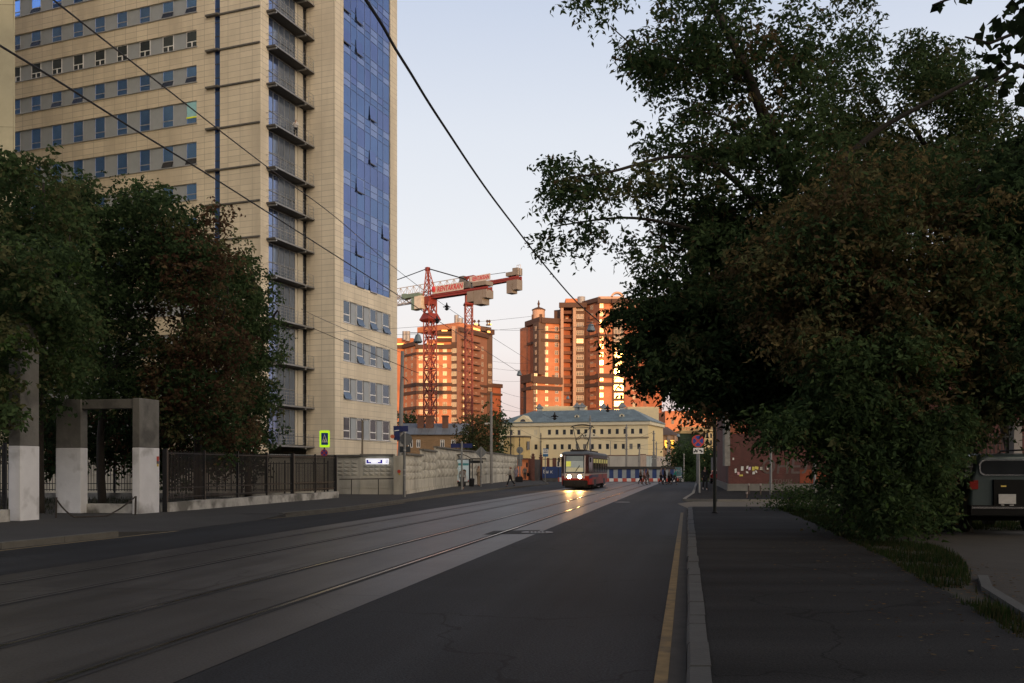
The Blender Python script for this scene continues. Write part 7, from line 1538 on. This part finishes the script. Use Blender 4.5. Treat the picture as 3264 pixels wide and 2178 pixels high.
tree('brownish_maple', 'brown and ochre leaved maple in the middle of the right-hand tree mass', (12.3, 25, 0), [(B_, 20.5, 24.5, 430, 22, 9, .58, .42, .155, .42, (3, 4, 2, 1, 0), (.24, .22, .24, .15, .15), .12)],
     [([(12.3, 25, 0), dv(2090, 1000, 24.5), dv(2080, 700, 24), dv(2040, 480, 23.5), dv(2000, 400, 23)], .2, .05), ([dv(2085, 760, 24), dv(1900, 620, 23), dv(1780, 560, 22.5)], .08, .02), ([dv(2085, 720, 24), dv(2200, 520, 23), dv(2250, 420, 22.5)], .08, .02)], seed=5)
C_p = [(1890, 220), (1925, 150), (1945, 40), (1955, -20), (1970, -20), (1982, 60), (1995, 130), (2050, 140), (2095, 110), (2125, 75), (2150, 75), (2165, 130), (2200, 150), (2260, 220), (2350, 260), (2420, 260), (2420, 900), (2250, 900), (2200, 500), (2000, 420), (1890, 340)]
tree('green_maple', 'olive green maple rising behind the brown one at the right', (19, 34, 0), [(C_p, 28, 33, 380, 20, 9, .62, .45, .18, .42, (1, 2, 0, 7), (.36, .3, .3, .04), .05)], [([(19, 34, 0), dv(2290, 900, 33), dv(2230, 500, 32), dv(2120, 330, 31), dv(2060, 240, 30)], .24, .04), ([dv(2230, 500, 32), dv(2330, 320, 31)], .1, .03)], seed=7)
E_p = [(2260, 420), (2330, 330), (2430, 300), (2430, 960), (2290, 950), (2270, 700)]
tree('dark_maple', 'nearly black leafy tree at the far right edge over the parked car', (15, 24, 0), [(E_p, 21, 25, 170, 20, 9, .7, .42, .18, .42, (0, 6, 1), (.5, .3, .2), 0)], [([(15, 24, 0), dv(2350, 900, 23.5), dv(2340, 600, 23), dv(2330, 400, 22.5)], .2, .05)], seed=9)
D_p = [(1730, 975), (1775, 915), (1830, 880), (1870, 800), (1930, 740), (1975, 790), (2030, 700), (2090, 790), (2160, 760), (2190, 900), (2200, 1000), (2180, 1080), (2165, 1150), (2110, 1195), (2000, 1190), (1940, 1130), (1900, 1060), (1860, 1000), (1790, 990)]
tree('understory_bush', 'dense dark green young maple bush below the big trees by the verge', (10.6, 25, 0), [(D_p, 20.2, 25.5, 400, 18, 9, .38, .42, .15, .42, (1, 0, 6, 7, 2), (.36, .32, .14, .10, .08), .1)], [([(10.6, 25, 0), dv(2000, 1050, 25), dv(1980, 900, 24.6)], .1, .03), ([(10.8, 25, 0), dv(2080, 1060, 25), dv(2130, 900, 24.6)], .09, .03)], cat='bush', seed=11)
# poplar branch hanging in from the upper right, close to the viewer
t = thing('poplar', 'black silhouetted poplar branches with broad leaves hanging into the top right corner', 'tree', (7.25, 6.2, 0))
m = MB(); Pb = [((7.25, 6.2, 0), (7.15, 6.25, 2.2), (7.1, 6.4, 5), (7.25, 6.5, 8), (7.2, 6.6, 11)), ((7.12, 6.35, 3.6), (6.5, 6.6, 4.3), (5.4, 7.0, 4.9), tuple(dv(2440, 60, 7.2))), (tuple(dv(2460, 120, 7.2)), tuple(dv(2370, 60, 7.2)), tuple(dv(2270, 100, 7.2)), tuple(dv(2215, 85, 7.1))), (tuple(dv(2440, 60, 7.2)), tuple(dv(2300, -60, 7)), tuple(dv(2200, -10, 6.9)), tuple(dv(2140, 12, 6.8))), (tuple(dv(2440, 200, 7.2)), tuple(dv(2340, 150, 7.2)), tuple(dv(2260, 200, 7.1)))]
for i, p in enumerate(Pb): m.tube(p, [.22, .18, .15, .11, .06] if i == 0 else [.07, .055, .04, .024] if i == 1 else [.022, .016, .012, .006][:len(p)], 8)
m.build('trunk', BARK, t, smooth=True)
ptsF = []
rp = random.Random(8)
for poly, n in (([(2235, 90), (2290, 20), (2350, -20), (2440, -40), (2440, 250), (2330, 215), (2290, 185), (2250, 170), (2230, 130)], 300), ([(2140, -8), (2215, -30), (2240, -8), (2150, 12)], 14), ([(2130, -15), (2440, -120), (2440, -30)], 120)):
    k = 0
    while k < n:
        x, y = rp.uniform(2120, 2440), rp.uniform(-120, 250)
        if inpoly(x, y, poly) and rp.random() < .25+.75*(x-2120)/300: ptsF.append(tuple(dv(x, y, rp.uniform(6.7, 8.2)))); k += 1
leaves('crown', np.array(ptsF), 0, .095, [leafmat('poplar_leaf', (.014, .022, .010)), leafmat('poplar_leaf_green', (.024, .040, .016))], t, seed=4, aspect=.85, droop=.7)

# left row of trees behind the iron fence
L1 = [(-70, 380), (20, 360), (60, 385), (100, 372), (170, 405), (195, 470), (190, 600), (200, 760), (215, 880), (130, 930), (60, 960), (-70, 1000)]
L2 = [(140, 440), (195, 405), (240, 440), (290, 405), (345, 392), (372, 402), (400, 450), (435, 462), (410, 560), (380, 700), (340, 890), (280, 925), (180, 910), (190, 700)]
L3 = [(370, 500), (430, 520), (470, 500), (490, 478), (505, 520), (515, 640), (535, 760), (555, 900), (560, 1000), (500, 1045), (400, 1020), (340, 900), (355, 700)]
L4 = [(505, 600), (545, 562), (575, 575), (590, 620), (605, 680), (625, 710), (615, 780), (600, 850), (630, 905), (650, 915), (615, 980), (590, 1030), (540, 1045), (520, 900), (515, 700)]
L5 = [(60, 940), (350, 890), (560, 970), (590, 1035), (480, 1050), (330, 960), (200, 985), (60, 1010)]
L5 = [(60, 940), (350, 890), (560, 970), (600, 1030), (600, 1070), (540, 1075), (480, 1060), (400, 1085), (330, 1060), (290, 1045), (250, 1060), (190, 1045), (120, 1060), (60, 1050)]
def tb(x, Y): return (gX(x*D2F, Y), Y, 0)
def lt(lab, x, poly, Y0, Y1, ncl, mi, wt, seed, gap=.08, nm='street_tree', extra=None):
    Ym = (Y0+Y1)/2; cx_ = sum(p[0] for p in poly)/len(poly); yt = min(p[1] for p in poly)
    tree(nm, lab, tb(x, Ym), [(poly, Y0, Y1, int(ncl*1.15), 16, 7, .48, .5, .20, .55, mi, wt, gap)]+(extra or []), [([tb(x, Ym), dv(x, 950, Ym), dv(cx_, 700, Ym), dv(cx_, yt+60, Ym)], .2, .04), ([dv(x, 900, Ym), dv(cx_-50, 700, Ym-.5), dv(cx_-70, yt+160, Ym-1)], .09, .02), ([dv(x, 880, Ym), dv(cx_+50, 720, Ym-.5), dv(cx_+60, yt+180, Ym-1)], .09, .02)], group='trees behind the left fence', seed=seed)
lt('leftmost dark green tree behind the tall pillar', 90, L1, 29.4, 37, 270, (0, 1, 2, 7), (.28, .44, .22, .06), 21, extra=[([(-60, 560), (110, 560), (140, 700), (120, 755), (75, 740), (30, 790), (20, 900), (30, 960), (-60, 980)], 27, 29.4, 70, 16, 7, .34, .4, .20, .55, (0, 1, 2, 7), (.28, .44, .22, .06), .05)])
lt('large dark green tree behind the concrete gateway', 235, L2, 38, 45, 280, (0, 1, 6, 2), (.52, .22, .20, .06), 22)
lt('tree with reddish brown leaves between two green ones behind the fence', 455, L3, 37, 43, 230, (5, 4, 0, 2), (.34, .22, .28, .16), 23)
lt('slim green tree in front of the tower balconies, rightmost of the row', 570, L4, 45, 50, 170, (0, 1, 2), (.4, .42, .18), 24)
tree('undergrowth', 'dark low branches and undergrowth behind the gateway lintel', tb(300, 43), [(L5, 43, 50, 280, 15, 7, .7, .5, .22, .55, (0, 6, 5), (.45, .4, .15), 0)], [([tb(330, 43), dv(330, 950, 43)], .12, .06)], cat='bush', seed=25)
def small(lab, x, Y, poly, ncl, mi, wt, seed, sz=.4, nm='small_tree', rad=1.2, cat='tree', dY=3):
    tree(nm, lab, (gX(x*D2F, Y), Y, 0), [(poly, Y-dY, Y+dY, ncl, 10, 6, rad, .8, sz, .6, mi, wt, 0)], [([(gX(x*D2F, Y), Y, 0), dv(x, min(p[1] for p in poly)+20, Y)], .18, .05)], cat=cat, seed=seed)
small('brownish tree behind the concrete wall, left of the concrete pole', 1085, 112, [(1055, 1020), (1062, 975), (1085, 958), (1110, 950), (1125, 965), (1120, 1040), (1060, 1040)], 60, (4, 2, 0), (.4, .35, .25), 31, rad=.75, sz=.32)
small('dark green tree right of the concrete pole near the yellow building', 1135, 116, [(1112, 960), (1125, 940), (1142, 945), (1148, 965), (1146, 1045), (1112, 1045)], 60, (0, 1), (.6, .4), 32, rad=.75, sz=.32)
small('dark round treetop beside the tower corner above the low house', 935, 150, [(920, 975), (925, 962), (942, 958), (955, 972), (958, 985), (920, 985)], 26, (0, 6), (.6, .4), 33)
small('dark green street tree left of the no-stopping sign', 1570, 128, [(1552, 1070), (1556, 1045), (1575, 1030), (1600, 1030), (1606, 1080), (1600, 1105), (1556, 1105)], 90, (0, 1, 6), (.45, .35, .2), 34, rad=1.3)
small('dark green street tree right of the no-stopping sign post', 1625, 124, [(1600, 1040), (1618, 1028), (1640, 1035), (1650, 1060), (1648, 1108), (1600, 1108)], 80, (0, 1, 6), (.5, .25, .25), 35, rad=1.3)
small('low hedge shrubs under the street trees beyond the crossing', 1600, 116, [(1560, 1100), (1600, 1094), (1650, 1096), (1655, 1112), (1560, 1112)], 50, (1, 0), (.5, .5), 36, nm='hedge_shrub', rad=.6, sz=.25, cat='shrub', dY=1.5)
small('bright green weedy shrub at the corner of the verge and the side drive', 1815, 37, [(1765, 1168), (1790, 1135), (1840, 1115), (1890, 1135), (1930, 1150), (1940, 1180), (1780, 1178)], 90, (1, 7, 2), (.5, .4, .1), 37, nm='weed_shrub', rad=.35, sz=.11, cat='shrub', dY=1.6)
small('low dark shrub at the foot of the big trees by the parking ground', 2030, 24, [(1900, 1215), (1990, 1185), (2100, 1190), (2160, 1225), (2080, 1250), (1950, 1245)], 80, (0, 1, 2, 3), (.5, .25, .15, .1), 38, nm='weed_shrub', rad=.3, sz=.10, cat='shrub', dY=1.2)
# info board near the crossing
t = thing('info_board', 'teal and pale advertising board behind the teal-clad walker', 'board', (gX(2163, 112), 112, 0))
m = MB(); m.box((gX(2153, 112), 112, .75), (gX(2173, 112), 112.15, zz(1490, 112))); m.build('panel', mat('board_teal', (.10, .20, .22), rough=.6, var=.6, scale=2.5, c2=(.45, .5, .5), c2s=1.6, c2t=(.52, .6)), t)
m = MB(); m.box((gX(2155, 112), 111.9, .62), (gX(2172, 112), 112, .75)); m.build('shelf', BWH, t)
for x in (2156, 2170): m = MB(); m.beam((gX(x, 112.1), 112.1, 0), (gX(x, 112.1), 112.1, .8), .1); m.build('leg', BLK, t)
# unseen blocks added behind the viewer, sized to keep evening sun off street and tower
BLOCKER = mat('blocker_wall', (.38, .33, .27), rough=.9, var=.12, brick=(3.2, 3.0, .5, .35, .08, 0))
for lab, xa, xb, ya, yb_, h in (('added tall block, unseen behind the viewer, shading the tower', -44, 26, -128, -110, 64), ('added long block, unseen behind the viewer to the left, shading the street', -190, -46, -126, -108, 35), ('added long block, unseen behind the viewer to the right, shading the street', 28, 190, -126, -108, 35)):
    m = MB(); m.box((xa, ya, 0), (xb, yb_, h)); m.box((xa-.4, ya-.4, h+.01), (xb+.4, yb_+.4, h+.8)); o = m.build('sun_blocker', BLOCKER); tag(o, lab, 'building')
